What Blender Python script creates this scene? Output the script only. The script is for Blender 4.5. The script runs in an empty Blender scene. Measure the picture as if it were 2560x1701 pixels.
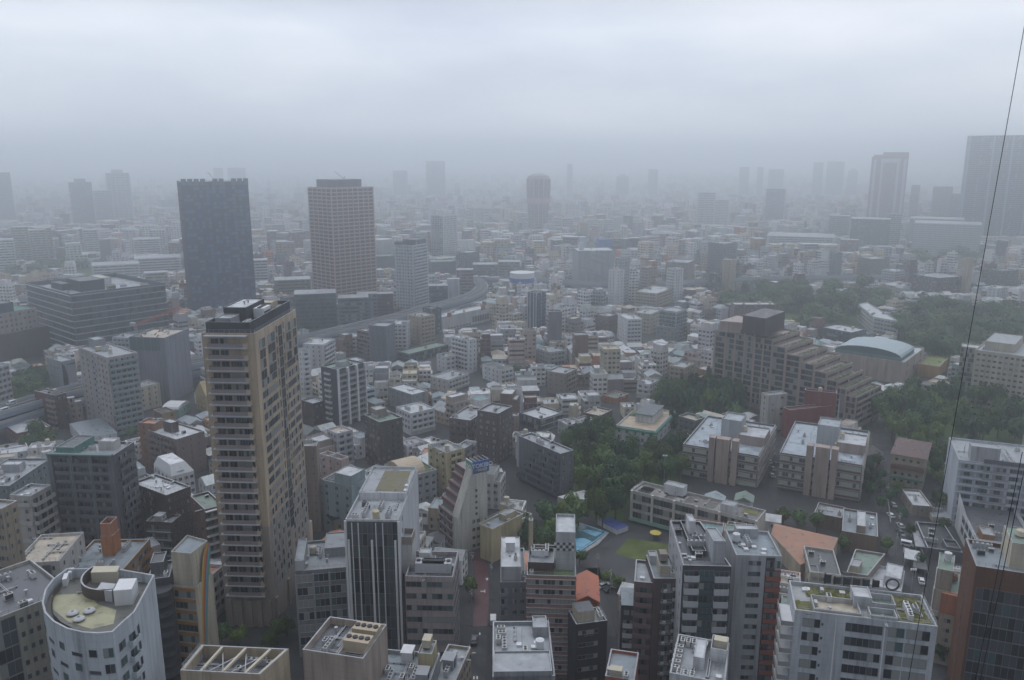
import bpy, math, random
from mathutils import Vector
S = bpy.context.scene
COL = S.collection
# ------------------------------------------------------------------ camera, sky, sun, exposure
CAMZ = 140.0; FPX = 2000.0; PITCH = math.radians(12.8)
cam = bpy.data.cameras.new('camera'); camo = bpy.data.objects.new('camera', cam); COL.objects.link(camo)
camo.location = (0, 0, CAMZ); camo.rotation_euler = (math.pi / 2 - PITCH, 0, 0)
cam.sensor_width = 36; cam.lens = FPX / 2560 * 36; cam.clip_start = .5; cam.clip_end = 40000
S.camera = camo
SUN_EL, SUN_AZ = math.radians(62), math.radians(-18)
wd = bpy.data.worlds.new('World'); S.world = wd; wd.use_nodes = True
nt = wd.node_tree; nt.nodes.clear()
def N(nt, t, **k):
    n = nt.nodes.new(t)
    for a, b in k.items(): setattr(n, a, b)
    return n
L_ = nt.links.new
out = N(nt, 'ShaderNodeOutputWorld'); bg = N(nt, 'ShaderNodeBackground'); bg.inputs['Strength'].default_value = 0.1
sky = N(nt, 'ShaderNodeTexSky'); sky.sky_type = 'NISHITA'; sky.sun_disc = False; sky.sun_elevation = SUN_EL; sky.sun_rotation = SUN_AZ
# overcast: low cloud with soft noise, brighter overhead and on the side of the hidden sun
tc = N(nt, 'ShaderNodeTexCoord'); mp = N(nt, 'ShaderNodeMapping'); mp.inputs['Scale'].default_value = (1.0, 1.0, 3.4); mp.inputs['Location'].default_value = (0.35, 0.1, 0.15)
n1 = N(nt, 'ShaderNodeTexNoise'); n1.inputs['Scale'].default_value = 2.6; n1.inputs['Detail'].default_value = 4; n1.inputs['Roughness'].default_value = .5
cr = N(nt, 'ShaderNodeValToRGB')
cr.color_ramp.elements[0].position = .32; cr.color_ramp.elements[0].color = (6.2, 6.8, 8.1, 1)
cr.color_ramp.elements[1].position = .66; cr.color_ramp.elements[1].color = (9.5, 9.8, 10.5, 1)
mx = N(nt, 'ShaderNodeMix', data_type='RGBA'); mx.inputs[0].default_value = .93
sx = N(nt, 'ShaderNodeSeparateXYZ'); zr = N(nt, 'ShaderNodeValToRGB'); zr.color_ramp.elements[0].position = 0; zr.color_ramp.elements[0].color = (.5,) * 3 + (1,); zr.color_ramp.elements[1].position = .8; zr.color_ramp.elements[1].color = (.85,) * 3 + (1,)
for p_, v_ in ((.03, .47), (.06, .44), (.085, .44), (.11, .46), (.145, .485), (.185, .41), (.3, .5)): zr.color_ramp.elements.new(p_).color = (v_, v_, v_, 1)
z2 = N(nt, 'ShaderNodeMath', operation='MULTIPLY'); z2.inputs[1].default_value = 2.0
yr = N(nt, 'ShaderNodeMapRange'); yr.inputs[1].default_value = -.5; yr.inputs[2].default_value = .6; yr.inputs[3].default_value = .42; yr.inputs[4].default_value = 1.0
my = N(nt, 'ShaderNodeMath', operation='MULTIPLY'); mu = N(nt, 'ShaderNodeVectorMath', operation='SCALE')
L_(tc.outputs['Generated'], mp.inputs[0]); L_(mp.outputs[0], n1.inputs['Vector']); L_(n1.outputs[0], cr.inputs[0]); L_(tc.outputs['Generated'], sx.inputs[0])
L_(sx.outputs[2], zr.inputs[0]); L_(sx.outputs[1], yr.inputs[0]); L_(zr.outputs[0], z2.inputs[0]); L_(z2.outputs[0], my.inputs[0]); L_(yr.outputs[0], my.inputs[1]); L_(cr.outputs[0], mu.inputs[0]); L_(my.outputs[0], mu.inputs[3])
L_(sky.outputs[0], mx.inputs['A']); L_(mu.outputs[0], mx.inputs['B']); L_(mx.outputs['Result'], bg.inputs[0]); L_(bg.outputs[0], out.inputs[0])
sl = bpy.data.lights.new('sun', 'SUN'); sl.energy = .6; sl.angle = math.radians(30); sl.color = (1, .97, .93)
so = bpy.data.objects.new('sun', sl); COL.objects.link(so)
so.rotation_euler = Vector((-math.sin(SUN_AZ) * math.cos(SUN_EL), -math.cos(SUN_AZ) * math.cos(SUN_EL), -math.sin(SUN_EL))).to_track_quat('-Z', 'Y').to_euler()
S.view_settings.view_transform = 'Standard'; S.view_settings.look = 'None'; S.view_settings.exposure = 0.15; S.view_settings.gamma = 1
cy = S.cycles; cy.max_bounces = 8; cy.diffuse_bounces = 2; cy.glossy_bounces = 2; cy.volume_bounces = 5; cy.transparent_max_bounces = 4
cy.use_denoising = True
HAZE = 0.00075
# ------------------------------------------------------------------ photo geometry: pixel <-> world
cP, sP = math.cos(PITCH), math.sin(PITCH)
TT = {'s': (0, 0, 1.), 'd': (0, 0, 1.0847), 'b1': (0, 1100, .3832), 'b2': (640, 1100, .3832), 'b3': (1280, 1100, .3832), 'b4': (1920, 1100, .3832),
      't5': (0, 600, .3826), 't6': (640, 600, .3826), 't7': (1280, 600, .3826), 't8': (1920, 600, .3826),
      's1': (0, 380, .2712), 's2': (640, 380, .2712), 's3': (1280, 380, .2712), 's4': (1920, 300, .2712),
      'c5': (0, 680, .2552), 'c6': (420, 740, .2552), 'k7': (1780, 750, .1913)}
def px(t, p): o = TT[t]; return (o[0] + p[0] * o[2], o[1] + p[1] * o[2])
def ray(p):
    u = (p[0] - 1280) / FPX; v = (p[1] - 850.5) / FPX
    return Vector((u, cP - v * sP, -sP - v * cP))
def at(p, z):
    r = ray(p); k = (z - CAMZ) / r.z
    return Vector((r.x * k, r.y * k, z))
def proj(v):
    x, y, z = v[0], v[1], v[2] - CAMZ
    f = y * cP - z * sP; d = -y * sP - z * cP
    return (1280 + FPX * x / f, 850.5 + FPX * d / f, f)
def z_from_base(p, by):
    g = at((p[0], by), 0); r = ray(p)
    return CAMZ + r.z * g.y / r.y
# ------------------------------------------------------------------ materials
def mat(name, rough=.8, spec=.35, col=None, src=None, var=.18, scale=.35, streak=True, metal=0, bump=0):
    m = bpy.data.materials.new(name); m.use_nodes = True; t = m.node_tree; b = t.nodes['Principled BSDF']
    b.inputs['Roughness'].default_value = rough; b.inputs['Specular IOR Level'].default_value = spec; b.inputs['Metallic'].default_value = metal
    if src == 'obj': c = N(t, 'ShaderNodeObjectInfo').outputs['Color']
    elif src == 'attr': a = N(t, 'ShaderNodeAttribute'); a.attribute_name = 'col'; c = a.outputs['Color']
    else: r = N(t, 'ShaderNodeRGB'); r.outputs[0].default_value = (*col, 1); c = r.outputs[0]
    if var:
        g = N(t, 'ShaderNodeNewGeometry'); mp = N(t, 'ShaderNodeMapping'); mp.inputs['Scale'].default_value = (1, 1, .16 if streak else 1)
        n = N(t, 'ShaderNodeTexNoise'); n.inputs['Scale'].default_value = scale; n.inputs['Detail'].default_value = 5; n.inputs['Roughness'].default_value = .65
        r = N(t, 'ShaderNodeMapRange'); r.inputs[1].default_value = .3; r.inputs[2].default_value = .7; r.inputs[3].default_value = 1 - var; r.inputs[4].default_value = 1 + var * .6
        x = N(t, 'ShaderNodeMix', data_type='RGBA', blend_type='MULTIPLY'); x.inputs[0].default_value = 1
        t.links.new(g.outputs['Position'], mp.inputs[0]); t.links.new(mp.outputs[0], n.inputs['Vector']); t.links.new(n.outputs[0], r.inputs[0])
        t.links.new(c, x.inputs['A']); t.links.new(r.outputs[0], x.inputs['B']); c = x.outputs['Result']
        if name.startswith('wall'):
            sz = N(t, 'ShaderNodeSeparateXYZ'); t.links.new(g.outputs['Position'], sz.inputs[0]); md = N(t, 'ShaderNodeMath', operation='MODULO'); md.inputs[1].default_value = 1.5; t.links.new(sz.outputs[2], md.inputs[0])
            lt = N(t, 'ShaderNodeMath', operation='LESS_THAN'); lt.inputs[1].default_value = .09; t.links.new(md.outputs[0], lt.inputs[0])
            n2 = N(t, 'ShaderNodeTexNoise'); n2.inputs['Scale'].default_value = 1.3; n2.inputs['Detail'].default_value = 3; m2 = N(t, 'ShaderNodeMapping'); m2.inputs['Scale'].default_value = (1, 1, .05); t.links.new(g.outputs['Position'], m2.inputs[0]); t.links.new(m2.outputs[0], n2.inputs['Vector'])
            r2 = N(t, 'ShaderNodeMapRange'); r2.inputs[1].default_value = .52; r2.inputs[2].default_value = .75; r2.inputs[3].default_value = 1; r2.inputs[4].default_value = .6; t.links.new(n2.outputs[0], r2.inputs[0])
            k1 = N(t, 'ShaderNodeMath', operation='MULTIPLY_ADD'); k1.inputs[1].default_value = -.16; k1.inputs[2].default_value = 1; t.links.new(lt.outputs[0], k1.inputs[0]); k2 = N(t, 'ShaderNodeMath', operation='MULTIPLY'); t.links.new(k1.outputs[0], k2.inputs[0]); t.links.new(r2.outputs[0], k2.inputs[1])
            x2 = N(t, 'ShaderNodeMix', data_type='RGBA', blend_type='MULTIPLY'); x2.inputs[0].default_value = 1; t.links.new(c, x2.inputs['A']); t.links.new(k2.outputs[0], x2.inputs['B']); c = x2.outputs['Result']
        if not streak and rough < .7:
            q = N(t, 'ShaderNodeMapRange'); q.inputs[1].default_value = .35; q.inputs[2].default_value = .65; q.inputs[3].default_value = max(.12, rough - .3); q.inputs[4].default_value = rough + .25
            t.links.new(n.outputs[0], q.inputs[0]); t.links.new(q.outputs[0], b.inputs['Roughness'])
        if bump:
            bp = N(t, 'ShaderNodeBump'); bp.inputs['Strength'].default_value = bump; bp.inputs['Distance'].default_value = .3
            t.links.new(n.outputs[0], bp.inputs['Height']); t.links.new(bp.outputs[0], b.inputs['Normal'])
    t.links.new(c, b.inputs['Base Color'])
    return m
M = {}
M['wall'] = mat('wall paint', .75, .3, src='obj', var=.27)
M['wallA'] = mat('wall paint mixed', .75, .3, src='attr', var=.15)
M['roof'] = mat('roof sheet', .5, .4, src='obj', var=.42, scale=.3, streak=False)
M['roofA'] = mat('roof sheet mixed', .55, .4, src='attr', var=.25, scale=.2, streak=False)
M['paint'] = mat('plain paint', .6, .3, src='obj', var=.1, scale=.8)
M['cope'] = mat('metal coping', .45, .5, col=(.33, .34, .36), var=.2)
M['frame'] = mat('window frame', .5, .4, col=(.2, .21, .22), var=0)
M['framel'] = mat('pale window frame', .5, .4, col=(.5, .51, .52), var=0)
M['g0'] = mat('dark glass', .12, .5, col=(.018, .022, .028), var=0)
M['g1'] = mat('grey glass', .15, .5, col=(.06, .07, .08), var=0)
M['g2'] = mat('curtained glass', .35, .5, col=(.24, .25, .25), var=0)
M['g3'] = mat('teal glass', .15, .5, col=(.05, .095, .1), var=0)
M['g4'] = mat('blue glass', .15, .5, col=(.02, .05, .13), var=0)
M['g8'] = mat('brown tinted glass', .25, .5, col=(.13, .1, .1), var=0); M['g7'] = mat('pale green blinds', .4, .4, col=(.36, .4, .34), var=0); M['g5'] = mat('mid blue glass', .15, .5, col=(.05, .12, .25), var=0); M['g6'] = mat('pale blue glass', .2, .5, col=(.1, .165, .21), var=0)
M['dark'] = mat('dark metal', .6, .3, col=(.03, .032, .036), var=0)
M['steel'] = mat('steel', .45, .5, col=(.35, .36, .37), var=.1)
M['leaf'] = mat('foliage', .7, .25, src='obj', var=.5, scale=.5, streak=False)
M['bark'] = mat('bark', .9, .2, col=(.09, .07, .05), var=.2)
M['grass'] = mat('grass', .9, .1, col=(.07, .105, .035), var=.4, scale=.3, streak=False)
M['road'] = mat('asphalt', .65, .25, col=(.042, .044, .048), var=.3, scale=.15, streak=False)
M['paving'] = mat('paving', .85, .15, col=(.055, .057, .06), var=.25, scale=.3, streak=False)
M['white'] = mat('road paint', .6, .3, col=(.7, .7, .7), var=.2)
M['conc'] = mat('concrete', .75, .3, col=(.3, .3, .29), var=.25)
# ------------------------------------------------------------------ mesh builder
class MB:
    def __init__(s): s.v = []; s.f = []; s.m = []; s.c = []; s.cc = (1, 1, 1)
    def poly(s, pts, m=0):
        k = len(s.v); s.v += [tuple(p) for p in pts]; s.f.append(tuple(range(k, k + len(pts)))); s.m.append(m); s.c.append(s.cc)
    def faces(s, vs, fs, m=0):
        k = len(s.v); s.v += [tuple(p) for p in vs]
        for f in fs: s.f.append(tuple(k + i for i in f)); s.m.append(m); s.c.append(s.cc)
    def box(s, x0, x1, y0, y1, z0, z1, m=0):
        s.faces([(x0, y0, z0), (x1, y0, z0), (x1, y1, z0), (x0, y1, z0), (x0, y0, z1), (x1, y0, z1), (x1, y1, z1), (x0, y1, z1)],
                [(0, 3, 2, 1), (4, 5, 6, 7), (0, 1, 5, 4), (1, 2, 6, 5), (2, 3, 7, 6), (3, 0, 4, 7)], m)
    def obox(s, o, t, x0, x1, y0, y1, z0, z1, m=0):   # x along unit t, y along its left normal, from point o
        nx = (-t[1], t[0]); P = lambda x, y, z: (o[0] + t[0] * x + nx[0] * y, o[1] + t[1] * x + nx[1] * y, o[2] + z)
        s.faces([P(x0, y0, z0), P(x1, y0, z0), P(x1, y1, z0), P(x0, y1, z0), P(x0, y0, z1), P(x1, y0, z1), P(x1, y1, z1), P(x0, y1, z1)],
                [(0, 3, 2, 1), (4, 5, 6, 7), (0, 1, 5, 4), (1, 2, 6, 5), (2, 3, 7, 6), (3, 0, 4, 7)], m)
    def prism(s, pts, z0, z1, m=0, top=None):
        n = len(pts)
        v = [(p[0], p[1], z0) for p in pts] + [(p[0], p[1], z1) for p in pts]
        s.faces(v, [(i, (i + 1) % n, (i + 1) % n + n, i + n) for i in range(n)], m)
        s.poly(v[n:], m if top is None else top)
    def cyl(s, x, y, r, z0, z1, n=12, m=0, r1=None):
        r1 = r if r1 is None else r1
        a = [(math.cos(2 * math.pi * i / n), math.sin(2 * math.pi * i / n)) for i in range(n)]
        v = [(x + r * c, y + r * d, z0) for c, d in a] + [(x + r1 * c, y + r1 * d, z1) for c, d in a]
        s.faces(v, [(i, (i + 1) % n, (i + 1) % n + n, i + n) for i in range(n)] + [tuple(range(n, 2 * n))], m)
    def tube(s, a, b, r, n=6, m=0, r1=None):
        a, b = Vector(a), Vector(b); d = (b - a).normalized(); r1 = r if r1 is None else r1
        p = d.orthogonal().normalized(); q = d.cross(p)
        k = [(math.cos(2 * math.pi * i / n), math.sin(2 * math.pi * i / n)) for i in range(n)]
        s.faces([a + (p * c + q * e) * r for c, e in k] + [b + (p * c + q * e) * r1 for c, e in k],
                [(i, (i + 1) % n, (i + 1) % n + n, i + n) for i in range(n)] + [tuple(range(n - 1, -1, -1)), tuple(range(n, 2 * n))], m)
    def add(s, o, loc=(0, 0, 0), rz=0):
        c, d = math.cos(rz), math.sin(rz); k = len(s.v)
        s.v += [(loc[0] + x * c - y * d, loc[1] + x * d + y * c, loc[2] + z) for x, y, z in o.v]
        s.f += [tuple(k + i for i in f) for f in o.f]; s.m += o.m; s.c += o.c
    def mesh(s, name, mats, attr=False, smooth=False):
        me = bpy.data.meshes.new(name); me.from_pydata(s.v, [], s.f)
        for m in mats: me.materials.append(M[m] if isinstance(m, str) else m)
        if len(mats) > 1: me.polygons.foreach_set('material_index', s.m)
        if attr:
            a = me.attributes.new('col', 'FLOAT_COLOR', 'FACE'); a.data.foreach_set('color', [x for c in s.c for x in (*c[:3], 1)])
        if smooth: me.polygons.foreach_set('use_smooth', [True] * len(s.f))
        me.update(); return me
def ob(name, me, parent=None, loc=(0, 0, 0), rz=0, color=None):
    o = bpy.data.objects.new(name, me); COL.objects.link(o); o.location = loc; o.rotation_euler = (0, 0, rz)
    if parent: o.parent = parent
    if color: o.color = (*color[:3], 1)
    return o
def tag(o, label=None, cat=None, group=None, kind=None):
    for k, v in (('label', label), ('category', cat), ('group', group), ('kind', kind)):
        if v: o[k] = v
    return o
CACHE = {}
def cached(key, fn, mats, smooth=False):
    if key not in CACHE:
        b = MB(); fn(b); CACHE[key] = (b, b.mesh(key[0], mats, smooth=smooth), mats)
    return CACHE[key]
GL = ('frame', 'g0', 'g1', 'g2', 'g3')
GLL = ('framel', 'g0', 'g1', 'g2', 'g3')
def q2(x): return round(x * 5) / 5
def glazing(b, x0, x1, y, z0, z1, n, rnd, pale=.25, fr=.06):
    w = (x1 - x0) / n
    for i in range(n):
        r = rnd.random(); g = 3 if r < pale else (2 if r < .5 else (4 if r < .62 else 1))
        b.poly([(x0 + i * w, y, z0), (x0 + i * w + w, y, z0), (x0 + i * w + w, y, z1), (x0 + i * w, y, z1)], g)
    for i in range(n + 1):
        u = x0 + i * w; b.box(u - fr / 2, u + fr / 2, y - .07, y, z0, z1, 0)
    b.box(x0, x1, y - .06, y, z1 - fr, z1, 0); b.box(x0, x1, y - .1, y, z0 - fr, z0, 0)
COLS = dict(white=(.6, .61, .63), offwhite=(.5, .5, .49), cream=(.47, .43, .34), beige=(.42, .35, .26), sand=(.42, .34, .25), pink=(.42, .32, .3), grey=(.27, .28, .3), pale=(.4, .41, .43),
            dgrey=(.11, .115, .13), dark=(.04, .043, .05), brown=(.15, .1, .08), dbrown=(.085, .062, .055), maroon=(.13, .06, .06), red=(.27, .08, .055), orange=(.42, .17, .07), terra=(.4, .17, .1), ochre=(.3, .16, .06), yellow=(.46, .4, .25),
            teal=(.16, .27, .28), cyan=(.3, .39, .42), blue=(.09, .16, .3), navy=(.04, .06, .1), green=(.1, .25, .19), rgrey=(.3, .32, .34), rlight=(.46, .48, .5), rdark=(.1, .105, .11), rblue=(.22, .26, .29), rgreen=(.17, .23, .19), rbeige=(.42, .37, .3), taupe=(.27, .23, .2), mauve=(.22, .19, .2), rose=(.33, .24, .22))
def C(c): return COLS[c] if isinstance(c, str) else c
def jit(c, r, a=.12): k = 1 + r.uniform(-a, a); return tuple(max(0, x * k * (1 + r.uniform(-.03, .03))) for x in c)
HEROES = []
class Face:
    def __init__(s, p0, p1, zt, zb, fh):
        d = Vector((p1[0] - p0[0], p1[1] - p0[1])); s.w = d.length; s.t = d / s.w; s.p = p0; s.rz = math.atan2(s.t.y, s.t.x); s.zt = zt; s.zb = zb; s.fh = fh
        s.nf = max(1, int((zt - zb + .3) / fh)); s.n = Vector((s.t.y, -s.t.x))
    def loc(s, u, z, out=0): return (s.p[0] + s.t.x * u + s.n.x * out, s.p[1] + s.t.y * u + s.n.y * out, z)
def rect3(A, L, R):
    A, L, R = Vector(A[:2]), Vector(L[:2]), Vector(R[:2]); u = R - A; v = L - A
    if u.length >= v.length:
        p = Vector((-u.y, u.x)).normalized(); k = v.dot(p); v = p * (math.copysign(v.length, k))
    else:
        p = Vector((v.y, -v.x)).normalized(); k = u.dot(p); u = p * (math.copysign(u.length, k))
    return [A, A + u, A + u + v, A + v]
class Bld:
    """one building: Empty root > wall, roof, windows, balconies, rooftop parts"""
    def __init__(s, name, label, cat, poly, z, col='grey', roof='rgrey', par=.8, cope=True, fh=3.0, zb=0, sh=None, vis=None, seed=1, group=None, hero=True, deck=True, gap=.6, fac=None):
        s.poly = [Vector(p[:2]) for p in poly]; s.z = z; s.col = C(col); s.fh = fh; s.zb = zb; s.rnd = random.Random(seed * 7919 + len(HEROES) * 31); s.cnt = {}; s.over = {}
        s.o = Vector((*s.poly[0], zb)); s.root = bpy.data.objects.new(name, None); COL.objects.link(s.root); s.root.location = s.o; s.root.empty_display_size = 1
        tag(s.root, label, cat, group)
        s.zt = z - gap; s.par = par
        b = MB(); n = len(s.poly); P = [p - s.o.xy for p in s.poly]; H = z - zb
        b.faces([(p.x, p.y, 0) for p in P] + [(p.x, p.y, H) for p in P], [(i, (i + 1) % n, (i + 1) % n + n, i + n) for i in range(n)], 0)
        if par > 0 and deck:
            I = s.inset(P, .35)
            b.faces([(p.x, p.y, H) for p in P] + [(p.x, p.y, H) for p in I], [(i, (i + 1) % n, (i + 1) % n + n, i + n) for i in range(n)], 1 if cope else 0)
            b.faces([(p.x, p.y, H - par) for p in I] + [(p.x, p.y, H) for p in I], [((i + 1) % n, i, i + n, (i + 1) % n + n) for i in range(n)], 0)
            r = MB(); r.poly([(p.x, p.y, H - par) for p in I]); s.deck = z - par
        else: r = MB(); r.poly([(p.x, p.y, H) for p in P]); s.deck = z
        if fac: fac(b, P, H)
        ob('wall', b.mesh('wall', ('wall', 'cope', 'g0', 'g2')), s.root, color=s.col)
        if deck: s.roof = ob('roof', r.mesh('roof', ('roof',)), s.root, color=C(roof))
        if hero: HEROES.append(s); s.sh = sh; s.vis = vis
    def inset(s, P, d):
        n = len(P); out = []
        for i in range(n):
            a, b, c = P[i - 1], P[i], P[(i + 1) % n]; e = (b - a).normalized(); f = (c - b).normalized()
            n1 = Vector((-e.y, e.x)); n2 = Vector((-f.y, f.x)); k = n1 + n2; l = k.length
            out.append(b + k / l * (d / max(.35, l / 2)) if l > 1e-6 else b + n1 * d)
        return out
    def face(s, i, zt=None, zb=None, fh=None):
        i %= len(s.poly)
        return Face(s.poly[i], s.poly[(i + 1) % len(s.poly)], zt or s.zt, s.zb if zb is None else zb, fh or s.fh)
    def put(s, name, c, loc, rz=0, color=None):
        """add a part from a cached mesh; past 100 of one kind the rest go into one part"""
        k = s.cnt.get(name, 0); s.cnt[name] = k + 1
        l = Vector(loc) - s.o
        if k < 96: return ob(name, c[1], s.root, l, rz, color)
        key = (name, c[2], color)
        if key not in s.over: s.over[key] = MB()
        s.over[key].add(c[0], l, rz)
    def part(s, name, mb, mats, color=None, smooth=False): return ob(name, mb.mesh(name, mats, smooth=smooth), s.root, color=color)
    def finish(s):
        if not getattr(s, 'done', 0) and hasattr(s, 'deck') and s.par > 0 and len(s.poly) == 4 and s.o.y < 330 and s.z > 12:
            s.done = 1; A_ = (s.poly[1] - s.poly[0]).length * (s.poly[3] - s.poly[0]).length; s.clutter(min(12, int(A_ / 40)), ('vent', 'hatch', 'pipe', 'ac', 'vent', 'pipe', 'mast', 'ladder', 'box'), .06, .94)
            for e in (0, 3):
                f = s.face(e); w = q2(f.w - 1)
                if w > 4: s.put('railing', cached(('railing', w), lambda m: ([m.box(x * 1.5, x * 1.5 + .05, 0, .05, 0, 1.0) for x in range(int(w / 1.5) + 1)], m.box(0, w, 0, .05, .95, 1.0), m.box(0, w, 0, .05, .5, .54)), ('steel',)), f.loc(.5, s.z, -.15), f.rz)
        for (name, mats, color), mb in s.over.items(): tag(ob(name, mb.mesh(name, mats), s.root, color=color), kind='stuff')
        s.over = {}; return s
    # ---------------- facade pieces
    def vis_ok(s, f, u, z):
        x, y, d = proj(f.loc(u, z)); return -60 < x < 2620 and y < 1760
    def W(s, f, n, w, h, sill=.9, a=0, b=1, panes=2, pale=.25, floors=None, frame=GL, off=.03):
        cw = f.w * (b - a) / n; w = q2(min(w, cw * .97)); h = q2(h)
        for k in range(f.nf) if floors is None else floors:
            z = f.zt - f.fh * (k + 1) + sill
            if z < f.zb + .2: continue
            for i in range(n):
                u = f.w * a + cw * (i + .5)
                if not s.vis_ok(f, u, z): continue
                v = s.rnd.randrange(5)
                c = cached(('window', w, h, panes, v, pale, frame), lambda m: glazing(m, -w / 2, w / 2, -off, 0, h, panes, random.Random(v * 13 + int(w * 10) + panes), pale), frame)
                s.put('window', c, f.loc(u, z), f.rz)
    def RB(s, f, h, sill=.9, a=0, b=1, pane=1.6, pale=.3, floors=None, name='window_band', frame=GL):
        w = q2(f.w * (b - a)); n = max(1, round(w / pane)); h = q2(h)
        for k in range(f.nf) if floors is None else floors:
            z = f.zt - f.fh * (k + 1) + sill
            if z < f.zb + .2 or not s.vis_ok(f, f.w * (a + b) / 2, z): continue
            v = s.rnd.randrange(6)
            c = cached((name, w, h, n, v, pale, frame), lambda m: glazing(m, 0, w, -.04, 0, h, n, random.Random(v * 7 + n), pale), frame)
            s.put(name, c, f.loc(f.w * a + (f.w * (b - a) - w) / 2, z), f.rz)
    def BA(s, f, a=0, b=1, dep=1.2, rail='s', rh=1.05, n=0, col=None, slab=True, wh=1.9, floors=None, name='balcony', pale=.3, drop=0):
        w = q2(f.w * (b - a)); col = C(col) if col else s.col
        def mk(m):
            m.box(0, w, -dep, -.02, -.2 - drop, 0, 0)
            r = 0 if rail == 's' else 1
            if rail == 'b':
                for i in range(int(w / .5) + 1): m.box(i * .5, i * .5 + .06, -dep, -dep + .05, 0, rh, 1)
                m.box(0, w, -dep, -dep + .06, rh - .08, rh, 1)
            else:
                m.box(0, w, -dep, -dep + .1, 0, rh, r); m.box(0, .1, -dep + .1, -.02, 0, rh, r); m.box(w - .1, w, -dep + .1, -.02, 0, rh, r)
        for k in range(f.nf) if floors is None else floors:
            z = f.zt - f.fh * (k + 1) + .15
            if z < f.zb + .2 or not s.vis_ok(f, f.w * (a + b) / 2, z): continue
            c = cached((name, w, dep, rail, rh, drop), mk, ('paint', {'s': 'paint', 'g': 'g3', 'b': 'steel', 'w': 'g2'}[rail]))
            s.put(name, c, f.loc(f.w * a, z), f.rz, col)
        if n: s.W(f, n, 1.9, wh, .2, a + .01, b - .01, 2, pale, floors)
    def SL(s, f, dep=.5, th=.25, a=0, b=1, col=None, name='floor_slab', floors=None, zo=0):
        w = q2(f.w * (b - a))
        for k in range(f.nf + 1) if floors is None else floors:
            z = f.zt - f.fh * k + zo
            if z < f.zb + .2 or not s.vis_ok(f, f.w * (a + b) / 2, z): continue
            c = cached((name, w, dep, th), lambda m: m.box(0, w, -dep, -.02, -th, 0), ('paint',))
            s.put(name, c, f.loc(f.w * a, z), f.rz, C(col) if col else s.col)
    def FIN(s, f, fr, w=.4, dep=.5, z0=None, z1=None, col='white', name='fin'):
        z0 = f.zb if z0 is None else z0; z1 = f.zt if z1 is None else z1
        for u in fr:
            c = cached((name, w, dep, round(z1 - z0, 1)), lambda m: m.box(-w / 2, w / 2, -dep, -.02, 0, z1 - z0), ('paint',))
            s.put(name, c, f.loc(f.w * u, z0), f.rz, C(col))
    # ---------------- rooftop pieces, u along A-R, v along A-L
    def uv(s, u, v, z=None):
        p = s.poly
        if len(p) == 4: q = p[0] * (1 - u) * (1 - v) + p[1] * u * (1 - v) + p[2] * u * v + p[3] * (1 - u) * v
        else:
            b0 = Vector((min(a.x for a in p), min(a.y for a in p))); b1 = Vector((max(a.x for a in p), max(a.y for a in p))); q = Vector((b0.x + (b1.x - b0.x) * u, b0.y + (b1.y - b0.y) * v))
        return Vector((q.x, q.y, s.deck if z is None else z))
    def ang(s): d = s.poly[1] - s.poly[0]; return math.atan2(d.y, d.x)
    def rbox(s, name, u0, u1, v0, v1, h, col='grey', roof=None, z0=None, par=.3):
        q = [s.uv(u0, v0), s.uv(u1, v0), s.uv(u1, v1), s.uv(u0, v1)]; z = (s.deck if z0 is None else z0) - s.zb
        P = [(p - s.o).xy for p in q]; b = MB(); n = 4; rf = MB()
        b.faces([(p.x, p.y, z) for p in P] + [(p.x, p.y, z + h) for p in P], [(i, (i + 1) % n, (i + 1) % n + n, i + n) for i in range(n)], 0)
        if par:
            I = s.inset(P, .2); b.faces([(p.x, p.y, z + h) for p in P] + [(p.x, p.y, z + h) for p in I], [(i, (i + 1) % n, (i + 1) % n + n, i + n) for i in range(n)], 1)
            b.faces([(p.x, p.y, z + h - par) for p in I] + [(p.x, p.y, z + h) for p in I], [((i + 1) % n, i, i + n, (i + 1) % n + n) for i in range(n)], 0); rf.poly([(p.x, p.y, z + h - par) for p in I])
        else: rf.poly([(p.x, p.y, z + h) for p in P])
        o = s.part(name, b, ('wall', 'cope'), C(col)); ob('roof', rf.mesh('roof', ('roof',)), o, color=C(roof or col)); return o
    def sheet(s, name, u0, u1, v0, v1, m, z=.012, col=None):
        b = MB(); q = [s.uv(u0, v0), s.uv(u1, v0), s.uv(u1, v1), s.uv(u0, v1)]; b.poly([(p - s.o) + Vector((0, 0, z)) for p in q]); return s.part(name, b, (m,), C(col) if col else None)
    def unit(s, kind, u, v, rz=0, z=None, col=None):
        c = ROOFTOP[kind]; K = c[1]
        return s.put(c[0], cached((c[0], kind), K, c[2]), s.uv(u, v, z), s.ang() + rz, C(col or c[3]))
    def clutter(s, n=4, kinds=('ac', 'ac', 'ac2', 'tank', 'vent', 'mast', 'hatch', 'pipe', 'pipe'), lo=.12, hi=.88):
        for i in range(n): s.unit(s.rnd.choice(kinds), s.rnd.uniform(lo, hi), s.rnd.uniform(lo, hi), s.rnd.choice((0, 0, math.pi / 2)))
def k_ac(m):
    m.box(-.9, .9, -.5, .5, .15, 1.5); m.cyl(-.4, 0, .35, 1.5, 1.56, 10, 1); m.cyl(.4, 0, .35, 1.5, 1.56, 10, 1); m.box(-.8, .8, -.53, -.5, .3, 1.3, 1)
def k_ac2(m):
    for i in range(4): m.box(i * 1.15 - 2.2, i * 1.15 - 1.15, -.5, .5, .1, 1.6); m.cyl(i * 1.15 - 1.68, 0, .36, 1.6, 1.66, 10, 1)
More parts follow.
